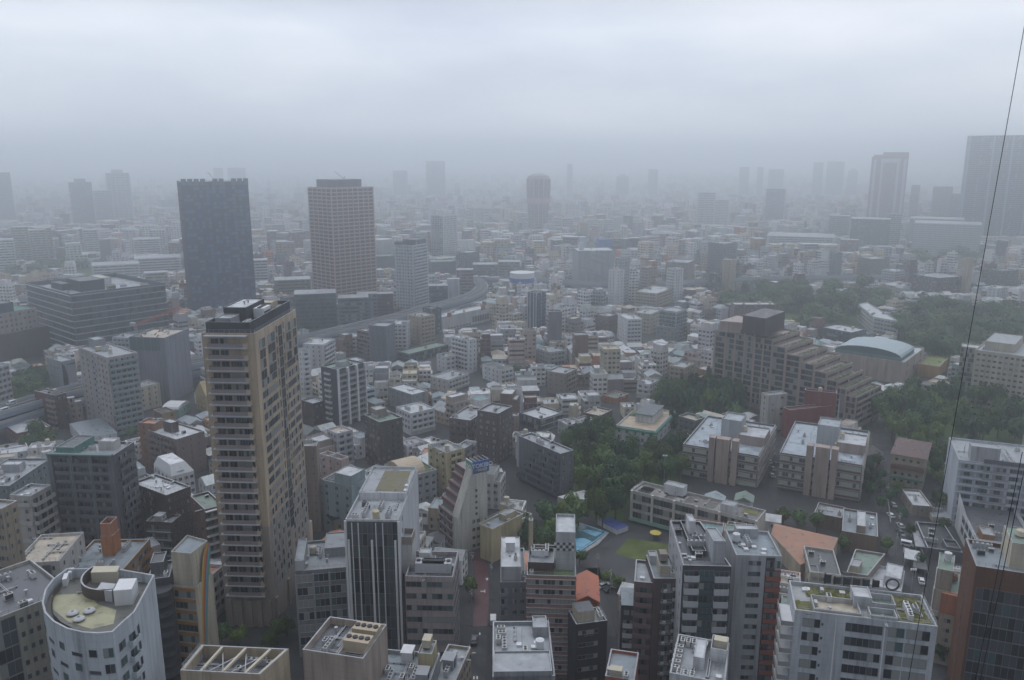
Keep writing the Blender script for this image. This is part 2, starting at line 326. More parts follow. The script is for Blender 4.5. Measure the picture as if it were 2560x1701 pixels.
def k_tank(m):
    m.cyl(0, 0, 1.0, .6, 2.5, 14, 0); m.cyl(0, 0, 1.0, 2.5, 2.8, 14, 0, .3)
    for x, y in ((-.7, -.7), (.7, -.7), (.7, .7), (-.7, .7)): m.box(x - .06, x + .06, y - .06, y + .06, 0, .6, 1)
def k_tankb(m):
    m.box(-1.4, 1.4, -1, 1, .4, 2.4)
    for i in range(6): m.box(-1.43 + i * .56, -1.37 + i * .56, -1.04, 1.04, .4, 2.42)
    m.box(-1.2, 1.2, -.8, .8, 0, .4, 1)
def k_vent(m): m.cyl(0, 0, .25, 0, .8, 10); m.cyl(0, 0, .42, .8, 1.1, 10)
def k_mast(m):
    m.tube((0, 0, 0), (0, 0, 4.5), .05, 5); m.tube((-.6, 0, 3.6), (.6, 0, 3.6), .03, 4); m.tube((-.4, 0, 4.1), (.4, 0, 4.1), .03, 4)
def k_hatch(m): m.box(-.6, .6, -.6, .6, 0, .5)
def k_pipe(m):
    m.tube((-3, 0, .35), (3, 0, .35), .12, 6); m.tube((-3, .35, .35), (2, .35, .35), .09, 6)
    for i in range(4): m.box(-2.6 + i * 1.7, -2.4 + i * 1.7, -.2, .5, 0, .3, 1)
def k_stair(m):
    m.box(-1.6, 1.6, -1.3, 1.3, 0, 2.6); m.box(-1.75, 1.75, -1.45, 1.45, 2.6, 2.8, 0); m.box(-.45, .45, -1.33, -1.3, 0, 2, 1)
def k_cool(m):
    m.box(-3, 3, -1.6, 1.6, .5, 3.4)
    for i in range(4): m.cyl(-2.2 + i * 1.47, 0, .6, 3.4, 3.7, 12, 1)
    m.box(-2.8, 2.8, -1.63, -1.6, .8, 2.4, 1); m.box(-2.6, 2.6, -1.2, 1.2, 0, .5, 1)
def k_ladder(m):
    for x in (-.25, .25): m.box(x - .04, x + .04, -.04, .04, 0, 2.6)
    for i in range(8): m.box(-.25, .25, -.03, .03, .2 + i * .3, .26 + i * .3)
def k_box(m): m.box(-.7, .7, -.35, .35, .1, 1.1); m.box(-.5, .5, -.37, -.35, .3, .9, 1)
def k_solar(m):
    for i in range(5): m.faces([(-4, i * 1.3 - 3, .2), (4, i * 1.3 - 3, .2), (4, i * 1.3 - 2, .55), (-4, i * 1.3 - 2, .55)], [(0, 1, 2, 3)], 1)
    m.box(-4, 4, -3, 3.2, 0, .1)
PD = ('paint', 'dark')
ROOFTOP = {'ladder': ('roof_ladder', k_ladder, PD, 'grey'), 'box': ('electric_cabinet', k_box, PD, 'pale'), 'ac': ('rooftop_unit', k_ac, PD, 'offwhite'), 'ac2': ('rooftop_unit', k_ac2, PD, 'pale'), 'tank': ('water_tank', k_tank, PD, 'cream'), 'tankb': ('water_tank', k_tankb, PD, 'cream'), 'vent': ('roof_vent', k_vent, PD, 'pale'),
           'mast': ('aerial', k_mast, PD, 'grey'), 'hatch': ('roof_hatch', k_hatch, PD, 'white'), 'pipe': ('duct', k_pipe, PD, 'pale'), 'stair': ('stair_house', k_stair, PD, 'pale'), 'cool': ('cooling_tower', k_cool, PD, 'cream'), 'solar': ('solar_panel', k_solar, ('paint', 'g0'), 'dgrey')}
def B(name, label, cat, t, A, L, R, z=None, by=None, fh=3.0, raw=None, **k):
    """building whose roof corners A (nearest), L, R are read off the photograph; z = height, or by = photo row of its foot under A"""
    a, l, r = px(t, A), px(t, L), px(t, R)
    if z is None: z = z_from_base(a, by)
    if raw: poly = [at(px(t, p), z) for p in raw]
    elif a[1] < 720:
        ra, asp = max(.02, (a[0] - l[0]) / max(4, r[0] - a[0])), k.pop('aspect', .8); phi = math.atan(ra / asp); p = at(a, z).xy; f_ = p.normalized(); r_ = Vector((f_.y, -f_.x)); u_ = r_ * math.cos(phi) + f_ * math.sin(phi); v_ = f_ * math.cos(phi) - r_ * math.sin(phi)
        def ext(d, x):
            lo_, hi_ = 0., 400.
            for _ in range(40):
                m_ = (lo_ + hi_) / 2; q = p + d * m_
                if abs(proj((q.x, q.y, z))[0] - a[0]) < abs(x - a[0]): lo_ = m_
                else: hi_ = m_
            return lo_
        w1, w2 = ext(u_, r[0]), min(ext(v_, l[0]), 90); poly = [p, p + u_ * w1, p + u_ * w1 + v_ * w2, p + v_ * w2]
    else: poly = rect3(at(a, z), at(l, z), at(r, z))
    b = Bld(name, label, cat, poly, z, fh=fh, **k); b.a = a; return b
# edge order: 0 = A-R (right face), 1, 2, 3 = L-A (left face)

def style(b, i, st, pale=.25):
    f = b.face(i)
    for c in st:
        n = max(1, round(f.w / 3.3))
        if c == 'w': b.W(f, n, 1.5, 1.4, .9, .04, .96, 2, pale)
        elif c == 's': b.W(f, max(1, round(f.w / 5)), .9, 1.1, 1, .08, .92, 1, pale)
        elif c == 'r': b.RB(f, 1.5, .9, .03, .97, 1.5, pale)
        elif c == 'R': b.RB(f, b.fh - .7, .3, .02, .98, 1.5, pale)
        elif c == 'b': b.BA(f, .04, .96, 1.1, 's', 1.05, n)
        elif c == 'g': b.BA(f, .04, .96, 1.1, 'g', 1.05, n)
        elif c == 'v': b.FIN(f, [k / n for k in range(n + 1)], .35, .4, 0, b.z - b.zb, b.col, 'pier')
        elif c == 'l': b.SL(f, .35, .3, 0, 1, 'pale')
def Q(name, label, cat, t, L, A, R, by, col, roof='rgrey', sl='w', sr='w', cl=3, z=None, pale=.25, **k):
    b = B(name, label, cat, t, A, L, R, by=by, z=z, col=col, roof=roof, **k)
    style(b, 3, sl, pale); style(b, 0, sr, pale); b.clutter(cl); b.finish(); return b
# ================================================================== foreground buildings
TW = 'apartment_tower'; AP = 'apartment_building'; OF = 'office_building'; HS = 'house'
def D(b, *kinds):
    for k in kinds: b.unit(*k)
    return b
# ---- tall beige tower with balconies
b = B(TW, 'tall slender beige tower with stacked balconies and a dark rooftop plant floor', 'tower', 'c6', (848, 368), (368, 345), (1252, 130), z=92, col='sand', roof='dark', fh=3.35, sh='the tall beige tower', vis=1560, par=1.2)
t_ = b
fL, fR = b.face(3, zb=9), b.face(0, zb=9)
nf = fL.nf
b.BA(fL, .13, .8, 1.5, 's', 1.1, 0, 'mauve', wh=2.0); b.SL(fL, 1.8, .3, .08, .86, 'pale', zo=.1)
b.W(fL, 2, 2.2, 2.1, .4, .15, .5, 2, .25); b.W(fL, 3, 1.7, 2.1, .4, .52, .83, 2, .2, floors=range(2, nf))
b.BA(fL, .8, .87, 1.5, 's', 1.1, 0, 'sand', name='balcony_end')
up = [k for k in range(nf) if k < 14]; lo = [k for k in range(nf) if k >= 14]
b.RB(fR, 2.1, .5, .08, .42, 1.4, .3, floors=[k for k in up if k > 3]); b.RB(fR, 2.1, .5, .68, .97, 1.4, .3, floors=[k for k in up if k > 3])
for a0, a1 in ((.08, .2), (.26, .42), (.7, .82), (.88, .97)):
    w = q2(fR.w * (a1 - a0)); c = cached(('tall_window', w, 12.4), lambda m: [glazing(m, 0, w, -.05, i * 3.1, i * 3.1 + 2.7, 2, random.Random(i), .3) for i in range(4)], GL)
    b.put('tall_window', c, fR.loc(fR.w * a0, fR.zt - 14), fR.rz)
b.W(fR, 4, 2.6, 2.0, .6, .05, .47, 2, .3, floors=lo); b.W(fR, 4, 2.6, 2.0, .6, .58, .98, 2, .3, floors=lo); b.W(fR, 1, .9, 2.2, .4, .44, .5, 1, .1); b.W(fR, 1, .9, 2.2, .4, .61, .67, 1, .1, floors=up)
w = q2(fR.w * .09); c = cached(('stair_glazing', w, 60), lambda m: [glazing(m, 0, w, -.05, i * 3.35, i * 3.35 + 3.1, 2, random.Random(i + 5), .1) for i in range(20)], GL)
b.put('stair_glazing', c, fR.loc(fR.w * .51, fR.zt - 68), fR.rz)
m = MB(); I = b.inset([p - b.o.xy for p in b.poly], -.015); m.faces([(p.x, p.y, z) for z in (0, 33) for p in I], [(i, (i + 1) % 4, (i + 1) % 4 + 4, i + 4) for i in range(4)]); b.part('grey_cladding', m, ('wall',), (.3, .265, .235))
b.rbox('plant_screen', .02, .97, .1, .93, 4.2, 'dark', 'rdark', par=2.2); Z = b.deck + 2
b.rbox('machine_house', .3, .72, .42, .86, 6.5, 'dark', 'rlight', z0=Z - 2); b.rbox('machine_house', .12, .3, .55, .85, 4.6, 'grey', 'rlight', z0=Z - 2); b.rbox('machine_house', .74, .9, .3, .6, 5, 'beige', 'cream', z0=Z - 2)
D(b, ('ac2', .18, .3, 0, Z, 'white'), ('cool', .5, .28, 0, Z, 'white'), ('ac2', .62, .24, 0, Z, 'cream'), ('ac2', .82, .25, 0, Z), ('mast', .62, .7, 0, Z + 4), ('vent', .5, .55, 0, Z + 4.5), ('vent', .42, .55, 0, Z + 4.5))
for u in (.1, .3, .5, .7, .9): b.FIN(b.face(3), [u], 1.6, .6, 0, 9, 'taupe', 'column')
for u in (.05, .35, .65, .95): b.FIN(b.face(0), [u], 1.6, .6, 0, 9, 'taupe', 'column')
b.finish()
# ---- white building with round front
pts = [(735, 1252), (812, 1180), (880, 1120), (1008, 880), (760, 838), (435, 838), (345, 905), (292, 975), (272, 1060), (290, 1128), (345, 1185), (430, 1230), (540, 1256), (640, 1262)]
b = B(OF, 'white office block with a curved front and a dished roof terrace', 'office building', 'b1', pts[0], pts[1], pts[2], z=50, raw=pts, col=(.42, .46, .5), roof=(.11, .11, .1), par=2.2, cope=True, fh=3.55, sh='the white round-fronted block', vis=1760, gap=2.4)
n = len(b.poly)
for i in range(5, n):
    f = b.face(i)
    if f.w > 3: b.W(f, max(1, int(f.w / 4.3)), 1.5, 1.7, .6, 0, 1, 1, .15, floors=range(i % 2, f.nf, 2)); b.W(f, 1, 2.6, .7, .3, .1, .9, 1, .0, floors=range((i + 1) % 2, f.nf, 2))
b.W(b.face(n - 1), 1, 3, 2, .5, .2, .9, 2, .2)
f = b.face(1); b.BA(f, .1, .9, 1.1, 's', 1.0, 1, None); f = b.face(0); b.W(f, 1, 2.0, 1.8, .6, .3, .9, 2, .1)
b.W(b.face(2), 1, 1.6, 2.2, .3, 0, .1, 1, .0)
cx_, cy_ = (b.poly[8].x + b.poly[0].x) / 2 + 4, (b.poly[8].y + b.poly[2].y) / 2 + 5
def arc_wall(r0, a0, a1, h, z, th=.35, n=22, c=(0, 0)):
    m = MB()
    for i in range(n):
        A0, A1 = a0 + (a1 - a0) * i / n, a0 + (a1 - a0) * (i + 1) / n
        for r, fl in ((r0, 0), (r0 - th, 1)):
            q = [(c[0] + r * math.cos(A0), c[1] + r * math.sin(A0), z), (c[0] + r * math.cos(A1), c[1] + r * math.sin(A1), z), (c[0] + r * math.cos(A1), c[1] + r * math.sin(A1), z + h), (c[0] + r * math.cos(A0), c[1] + r * math.sin(A0), z + h)]
            m.poly(q if not fl else q[::-1])
        m.poly([(c[0] + r * math.cos(a), c[1] + r * math.sin(a), z + h) for r, a in ((r0, A0), (r0, A1), (r0 - th, A1), (r0 - th, A0))], 1)
    return m
pc = b.poly; P_ = lambda p, z=47.8: at(px('b1', p), z) - b.o
ctr = P_((790, 930)); m = arc_wall((ctr - P_((540, 960))).length, math.radians(160), math.radians(292), 2.6, ctr.z, c=(ctr.x, ctr.y)); b.part('terrace_wall', m, ('paint', 'cope'), C('dbrown'))
I = b.inset([p - b.o.xy for p in b.poly], 1.5); m = MB()
for i in range(6, n): 
    p, q = I[i], I[(i + 1) % n]; m.faces([(p.x, p.y, b.deck), (q.x, q.y, b.deck), (q.x, q.y, b.deck + 1.3), (p.x, p.y, b.deck + 1.3)], [(0, 1, 2, 3)])
b.part('inner_parapet', m, ('paint',), C('dbrown'))
m = MB(); m.poly([P_(p, 47.83) for p in ((335, 1015), (560, 1000), (640, 1075), (760, 1110), (740, 1200), (600, 1235), (450, 1190), (350, 1110))]); b.part('moss_terrace', m, ('roof',), C((.33, .32, .2)))
for p in ((475, 1140), (583, 1125), (515, 1178)):
    m = MB(); v = P_(p)
    for k in range(4):
        r0, r1 = (1.2, 1.15, .8, .25, 0)[k:k + 2]; z0, z1 = (.35, .5, .7, .8, .8)[k:k + 2]; m.cyl(v.x, v.y, r0, v.z + z0, v.z + z1, 16, 0, max(r1, .05))
    m.cyl(v.x, v.y, .75, v.z, v.z + .35, 12, 0); b.part('skylight_dome', m, ('paint',), C('pale'))
def rblk(b, t, name, q, h, col, z, roof=None, mats=('paint', 'roof')):
    """box whose foot outline is read off the photograph at height z"""
    P = [at(px(t, p), z) - b.o for p in q]; m = MB(); n = len(P)
    m.faces([(*p.xy, p.z) for p in P] + [(*p.xy, p.z + h) for p in P], [(i, (i + 1) % n, (i + 1) % n + n, i + n) for i in range(n)], 0); m.poly([(*p.xy, p.z + h) for p in P], 1)
    return b.part(name, m, ('paint', 'paint' if roof is None else 'roof'), C(col))
rblk(b, 'b1', 'cooling_tower', [(600, 935), (770, 930), (790, 890), (620, 893)], 2.6, 'cream', 47.8)
rblk(b, 'b1', 'vent_shaft', [(640, 1045), (735, 1060), (765, 1010), (670, 1000)], 2.6, 'pale', 47.8); rblk(b, 'b1', 'vent_shaft', [(750, 1085), (870, 1075), (905, 1000), (790, 1005)], 3.6, 'white', 47.8)
rblk(b, 'b1', 'rooftop_unit', [(410, 960), (440, 955), (455, 915), (425, 918)], 1.8, 'white', 47.8); rblk(b, 'b1', 'rooftop_unit', [(445, 915), (470, 912), (490, 880), (462, 882)], 1.8, 'white', 47.8)
for q in ((690, 990), (600, 990), (850, 905), (880, 940)): v = P_(q) + b.o; b.put('duct', cached(('duct', 'pipe'), k_pipe, PD), v, .4, C('pale'))
D(b, ('mast', .75, .9), ('mast', .6, .85)); b.finish()
# ---- left edge: cream block, dark glass corner
b = B(OF, 'cream block with a dark glass recess and a railed roof in the photo corner', 'office building', 'b1', (-60, 1180), (-300, 950), (195, 925), z=44, col=(.36, .34, .28), roof='dgrey', fh=3.5, sh='the cream glass-cornered block', vis=1760)
f = b.face(0); b.W(f, 7, .9, 1.3, 1, .3, .98, 1, .2); b.RB(f, 3.2, .1, .02, .28, 1.5, .05); b.clutter(3); b.finish()
b = B(AP, 'plain brown-beige slab with tiny windows cut off by the edge of the photo', 'apartment building', 'b1', (10, 450), (-220, 430), (75, 395), z=52, col=(.3, .26, .2), roof='rgrey', fh=3, sh='the beige edge slab', vis=1500)
b.W(b.face(3), 9, .9, 1.1); b.W(b.face(0), 2, .8, 1.1); b.finish()
# ---- white-roofed L block with dark piers
b = B(AP, 'white-parapeted flat roof block with dark vertical strips down its front', 'apartment building', 'b1', (385, 790), (110, 786), (545, 600), z=30, col='offwhite', roof='rbeige', fh=2.95, sh='the white-parapeted block', vis=1640)
f = b.face(3); b.W(f, 3, 1.4, 1.2, .9, .28, .95, 2); b.FIN(f, (.08, .42, .72), 2.2, .25, 0, 29, 'dgrey', 'dark_strip'); b.BA(f, 0, .3, 1, 's', 1, 1, 'pale')
b.W(b.face(0), 3, .9, 1.2); b.clutter(3, ('vent', 'hatch', 'pipe')); b.finish()
# ---- orange-brown block with stair turret
b = B(OF, 'orange-brown tiled block with a wet grey roof and an orange stair turret', 'office building', 'b1', (800, 850), (430, 834), (978, 645), z=24, col='ochre', roof='rblue', fh=3.4, sh='the orange-brown block', vis=1560)
f = b.face(0); b.RB(f, 1.6, .9, .3, .9, 1.5, .15); b.BA(f, .7, .98, 1.1, 's', 1, 0, 'ochre'); b.W(b.face(3), 6, 1.6, 1.5)
b.rbox('turret', .52, .78, .4, .6, 6.5, 'orange', 'rdark'); b.rbox('turret_crown', .53, .77, .41, .59, 10.5, 'terra', 'rdark', par=1.5)
D(b, ('pipe', .8, .6), ('ac2', .75, .3), ('vent', .3, .3)); b.finish()
# ---- dark grey flats with green trim
b = B(AP, 'dark grey balcony block with green roof trim and a green pergola on top', 'apartment building', 'b1', (738, 102), (318, 92), (855, 12), z=45, col=(.115, .115, .13), roof='rgrey', fh=3.05, sh='the green-trimmed grey block', vis=1340)
f = b.face(3); b.BA(f, .09, .93, 1.1, 's', 1.05, 7, (.13, .125, .14)); b.FIN(f, (.04, .36, .66, .96), 1.4, 1.25, 0, 45, (.13, .13, .15), 'pier'); b.FIN(f, (.355, .655), .3, 1.4, 0, 43.4, (.12, .2, .2), 'green_strip')
b.SL(f, 1.5, .5, 0, 1, (.12, .2, .19), 'roof_trim', floors=[0], zo=1.2); b.BA(b.face(0), .15, .9, 1, 's', 1, 3, (.12, .12, .135))
b.rbox('pergola', .05, .95, .62, .9, 3, (.1, .22, .2), 'rdark'); b.rbox('stair_house', .5, .8, .15, .4, 3.2, 'offwhite', 'rlight'); b.clutter(4); b.finish()
b = B(AP, 'small pale grey block with tiered rounded balconies down one side', 'apartment building', 'b1', (195, 368), (55, 362), (332, 292), z=36, col=(.38, .37, .36), roof='rgrey', fh=3.1, sh='the pale tiered block', vis=1370)
f = b.face(3); b.BA(f, .05, .95, .4, 's', 1.2, 0, (.4, .4, .39), floors=range(0, 9, 2)); b.W(f, 2, 1, 1.1); b.BA(b.face(0), .05, .98, 1.5, 's', 1.0, 3, (.4, .4, .39)); b.clutter(3, ('hatch', 'vent')); b.finish()
b = B(AP, 'low dark teal block with a white railed flat roof at the photo edge', 'apartment building', 'b1', (60, 300), (-160, 262), (330, 118), z=26, col=(.15, .18, .19), roof='rgrey', fh=3, sh='the dark teal block', vis=1330)
b.W(b.face(0), 8, 1.4, 1.3); b.W(b.face(3), 5, 1.4, 1.3); b.rbox('stair_house', .55, .7, .3, .7, 3, 'pale', 'rlight'); b.clutter(4); b.finish()
b = B(AP, 'brown brick block with a white roof and stepped white slabs at its end', 'apartment building', 'b1', (1085, 362), (862, 278), (1275, 328), z=26, col='dbrown', roof='rlight', fh=3, sh='the white-roofed brown block', vis=1300)
b.W(b.face(0), 4, 1.3, 1.3); b.BA(b.face(3), .2, .6, 1, 's', 1, 2); b.clutter(5, ('hatch', 'vent', 'hatch', 'mast')); b.finish()
b = B(AP, 'narrow brown block with white slanting balcony slabs beside the tall beige tower', 'apartment building', 'b1', (1335, 455), (1240, 365), (1432, 408), z=26, col='brown', roof='rgreen', fh=3, sh='the slanting-slab brown block', vis=1380)
b.BA(b.face(0), .04, .96, 1.2, 'b', 1, 2, 'white'); b.SL(b.face(0), 1.3, .25, 0, 1, 'white'); b.W(b.face(3), 2, 1.2, 1.2); b.finish()
b = B(HS, 'white house with a big sloping roof and a roof terrace cut into it', 'house', 'b1', (1118, 240), (1002, 160), (1272, 205), z=17, col='white', roof='rlight', fh=3, sh='the white slope-roofed house', vis=1230, par=0)
b.W(b.face(3), 5, .9, 1.5); b.W(b.face(0), 4, 1.2, 1.2)
m = MB(); q = [b.uv(u, v) - b.o for u, v in ((.1, .15), (.75, .15), (.75, .85), (.1, .85))]; e = [b.uv(u, v) - b.o for u, v in ((0, 0), (1, 0), (1, 1), (0, 1))]; up_ = Vector((0, 0, 4))
for i in range(4): m.poly([e[i], e[(i + 1) % 4], q[(i + 1) % 4] + up_, q[i] + up_])
m.poly([p + up_ for p in q], 1); b.part('sloped_roof', m, ('paint', 'roof'), C('white')); b.sheet('roof_terrace', .3, .6, .02, .1, 'leaf', 1.2, 'green'); b.finish()
b = B(HS, 'small brown house with a dark roof terrace and white outdoor stair', 'house', 'b1', (1120, 540), (950, 530), (1157, 487), z=18, col='dbrown', roof='rgrey', fh=3, sh='the small brown terrace house', vis=1340)
b.BA(b.face(3), .05, .95, .8, 'b', 1, 3, 'pale'); b.W(b.face(0), 2, 1, 1.2); D(b, ('ac', .3, .4), ('ac', .25, .7), ('stair', .3, .55)); b.finish()
b = B(AP, 'dark grey block with round black spiral balconies next to the rainbow wall', 'apartment building', 'b1', (1105, 895), (985, 880), (1140, 780), z=30, col=(.06, .062, .07), roof='dgrey', fh=3, sh='the black spiral block', vis=1640)
f = b.face(3)
for k in range(9): c = cached(('round_balcony', 2.6), lambda m: (m.cyl(0, 0, 3.0, 0, .2, 18), m.cyl(0, 0, 3.0, .2, 1.3, 18, 0, 3.0)), ('paint',)); b.put('round_balcony', c, f.loc(f.w * .62, 26.5 - 3 * k, 1.4), 0, C((.05, .052, .06)))
b.rbox('stair_house', .3, .9, .3, .9, 4, 'dgrey', 'rdark'); D(b, ('ac', .2, .2, 0, None, 'white')); b.finish()
# ---- building with the rainbow wall
b = B(OF, 'cream tower house with a rainbow stripe painted down its blank side wall', 'office building', 'b1', (1272, 962), (1130, 948), (1372, 800), z=27, raw=[(1272, 962), (1388, 868), (1240, 825), (1130, 948)], col='cream', roof='rgreen', fh=3.4, sh='the rainbow-wall building', vis=1640)
f = b.face(3); b.RB(f, 2.0, .7, .03, .97, 1.1, .25); b.SL(f, .3, .9, 0, 1, 'ochre', 'tile_band', zo=.2)
b.rbox('upper_storeys', .05, 1, .1, 1, 10.5, 'cream', 'rblue', par=.6); f2 = b.face(0)
m = MB()
for k, c in enumerate((0, 1, 2, 3, 4)):
    pr = None
    for i in range(13):
        q = i / 12; zc = 36.5 - q * 32; u = f2.w * (.97 - .9 * q ** .55 * (1 - .12 * q)); a = u + (k - 2) * .75 * (1 - .5 * q); lo_, hi_ = a, a + .76 * (1 - .5 * q)
        cur = (f2.loc(min(max(lo_, .1), f2.w - .05), zc, .02), f2.loc(min(max(hi_, .1), f2.w - .05), zc, .02))
        if pr: m.poly([Vector(v) - b.o for v in (cur[0], cur[1], pr[1], pr[0])], k)
        pr = cur
for nm, c in (('rainbow yellow', (.5, .36, .08)), ('rainbow orange', (.45, .18, .07)), ('rainbow red', (.4, .1, .08)), ('rainbow blue', (.12, .3, .42)), ('rainbow green', (.1, .28, .18))): M[nm] = mat(nm, .7, .3, col=c, var=.1)
b.part('rainbow_stripe', m, ('rainbow yellow', 'rainbow orange', 'rainbow red', 'rainbow blue', 'rainbow green'))
b.finish()
# ---- open steel frame roof, bottom
b = B(OF, 'beige building whose roof is an open frame of beams over machinery', 'office building', 's', (456, 1672), (420, 1700), (640, 1678), z=34, raw=[(450, 1676), (650, 1686), (722, 1622), (503, 1612)], col='beige', roof='dgrey', fh=3.5, sh='the open-framed roof', par=3.2, gap=4)
m = MB(); H = b.z - b.zb - .4
def beam(m, b, u0, v0, u1, v1, z, r=.35): m.tube(b.uv(u0, v0, z) - b.o, b.uv(u1, v1, z) - b.o, r, 4)
for u in (.02, .25, .52, .8, .98): beam(m, b, u, .02, u, .98, b.z - .3, .4)
b.part('roof_beam', m, ('paint',), C('cream')); m = MB()
for u in (.25, .52): beam(m, b, u + .02, .1, u + .25, .9, b.z - 1.2, .15); beam(m, b, u + .25, .1, u + .02, .9, b.z - 1.2, .15)
b.part('cross_brace', m, ('steel',)); b.clutter(9, ('pipe', 'pipe', 'ac2', 'pipe')); b.finish()
# ---- grey glass office
b = B(OF, 'grey glass office block with a flat concrete roof left of the black tower', 'office building', 'b2', (590, 830), (275, 812), (600, 640), z=27, col=(.2, .21, .225), roof='rgrey', fh=3.9, sh='the grey glass office', vis=1570)
f = b.face(3); b.RB(f, 2.4, .8, .02, .33, 1.5, .55, frame=GLL); b.RB(f, 2.4, .8, .36, .64, 1.5, .25, frame=GLL); b.RB(f, 2.4, .8, .67, .98, 1.5, .45, frame=GLL); b.FIN(f, (.01, .34, .66, .99), .5, .3, 0, 26, 'grey', 'pier')
b.rbox('plant_room', 0, .75, .82, .99, 4, 'pale', 'rgrey'); b.rbox('stair_house', .45, 1, .02, .45, 3, 'grey', 'rgrey'); D(b, ('ac2', .55, .55), ('tank', .6, .7), ('pipe', .7, .6), ('vent', .3, .4), ('mast', .5, .8)); b.finish()
# ---- black tower
b = B(TW, 'black glass tower with thin white fins and white side walls under a planted roof', 'tower', 'b2', (930, 522), (600, 492), (1056, 196), z=44, col=(.5, .515, .54), roof='rgrey', fh=3.6, sh='the black finned tower', vis=1690, par=1.0)
f = b.face(3); b.RB(f, 3.55, .0, .03, .97, 1.4, .0, name='curtain_wall'); b.FIN(f, (.12, .24, .57, .7), .22, .35, 0, 43); b.FIN(f, (.05, .49, .93), .55, .6, 0, 38); b.FIN(f, (.0, 1.0), .6, .5, 0, 43.6, 'white', 'side_wall')
b.rbox('upper_roof', .42, .99, .03, .97, 2.2, 'white', 'rgrey', par=.7); b.sheet('sedum_bed', .5, .93, .12, .68, 'roof', 1.6, (.13, .11, .05)); Z = b.deck
D(b, ('tank', .06, .45, 0, Z, 'yellow'), ('ac2', .14, .7), ('ac2', .14, .25), ('ac2', .26, .45), ('ac', .3, .8, 0, None, 'dgrey'), ('ac', .24, .7), ('pipe', .3, .15), ('hatch', .5, .06, 0, Z + 1.5), ('hatch', .6, .08, 0, Z + 1.5), ('mast', .35, .5))
b.W(b.face(0), 1, .6, 1.4, 1.5, .1, .2, 1, 0); b.finish()
# ---- pinkish ribbon block
b = B(OF, 'pinkish office block with ribbon windows and a dark roof full of units', 'office building', 'b2', (1285, 895), (973, 888), (1322, 728), z=29, col=(.36, .31, .31), roof='dgrey', fh=3.55, sh='the pink ribbon-window block', vis=1640, par=1.2)
for f in (b.face(3), b.face(0)): b.RB(f, 1.7, 1.0, .01, .99, 1.5, .25)
b.rbox('stair_tower', .45, .85, .92, 1.35, 9, 'offwhite', 'rgrey', z0=b.deck - 2, par=.8); b.rbox('stair_tower_crown', .46, .84, .93, 1.34, 11.4, 'taupe', 'rgrey', z0=b.deck - 2, par=1.6)
for v in (.3, .45, .6): D(b, ('cool', .32, v, 1.57, None, 'pale'))
D(b, ('ac2', .6, .5, 0), ('ac', .62, .35, 0, None, 'white'), ('pipe', .12, .6), ('pipe', .8, .8, 1.57)); b.rbox('machine_house', .55, .75, .55, .8, 4, 'offwhite', 'rlight'); b.finish()
# ---- beige plant-roof block (bottom)
b = B(OF, 'windowless beige block with two sunken roof wells of pipes and chillers', 'office building', 'b2', (700, 1428), (302, 1368), (785, 1198), z=34, col=(.36, .3, .26), roof='dgrey', fh=3.6, sh='the sunken-roof beige block', vis=1780, par=1.8, gap=2)
b.rbox('well_divider', .02, .98, .42, .47, 1.8, 'beige', 'rgrey'); D(b, ('cool', .35, .22, 1.57, None, 'beige'), ('cool', .7, .22, 1.57, None, 'beige'), ('ac2', .3, .7), ('pipe', .5, .72), ('pipe', .6, .62, 1.57), ('pipe', .75, .7), ('pipe', .25, .6, 1.57), ('pipe', .5, .08), ('pipe', .2, .1), ('vent', .8, .8), ('ac', .4, .8, 0, None, 'pale'), ('pipe', .8, .55, 0))
b.W(b.face(3), 1, 1.8, 8, -6, .42, .5, 1, 0, floors=[1]); b.finish()
b = B(OF, 'grey roof crowded with pipes and tanks around a pale yellow stair tower', 'office building', 'b2', (1125, 1610), (745, 1580), (1200, 1390), z=24, col='grey', roof='rblue', fh=3.3, sh='the yellow stair-tower roof', par=1)
b.rbox('stair_tower', .55, .98, .05, .3, 4.5, 'yellow', 'rgrey', par=.5); D(b, ('tankb', .8, .18, 0, b.deck + 4.3, 'cream'), ('stair', .85, .55, 0, None, 'white'), ('ac2', .3, .3), ('pipe', .6, .5), ('pipe', .7, .7, 1.57), ('pipe', .4, .6, 1.57), ('ac', .2, .5), ('ac2', .15, .7), ('ac', .4, .8, 0, None, 'white'), ('pipe', .3, .9), ('stair', .25, .15, 0, None, 'grey'), ('ac', .5, .4)); b.finish()
b = B(OF, 'slim grey-roofed building with a beige flank beside the red street', 'office building', 'b2', (1290, 1600), (1130, 1580), (1402, 1350), z=20, col='beige', roof='rgrey', fh=3.2, sh='the slim grey-roofed block')
D(b, ('ac2', .35, .5), ('hatch', .55, .5), ('stair', .5, .55, 0, None, 'rgrey'), ('pipe', .7, .3, 1.57), ('vent', .8, .5), ('mast', .7, .6)); b.W(b.face(0), 6, 1.4, 1.4); b.finish()
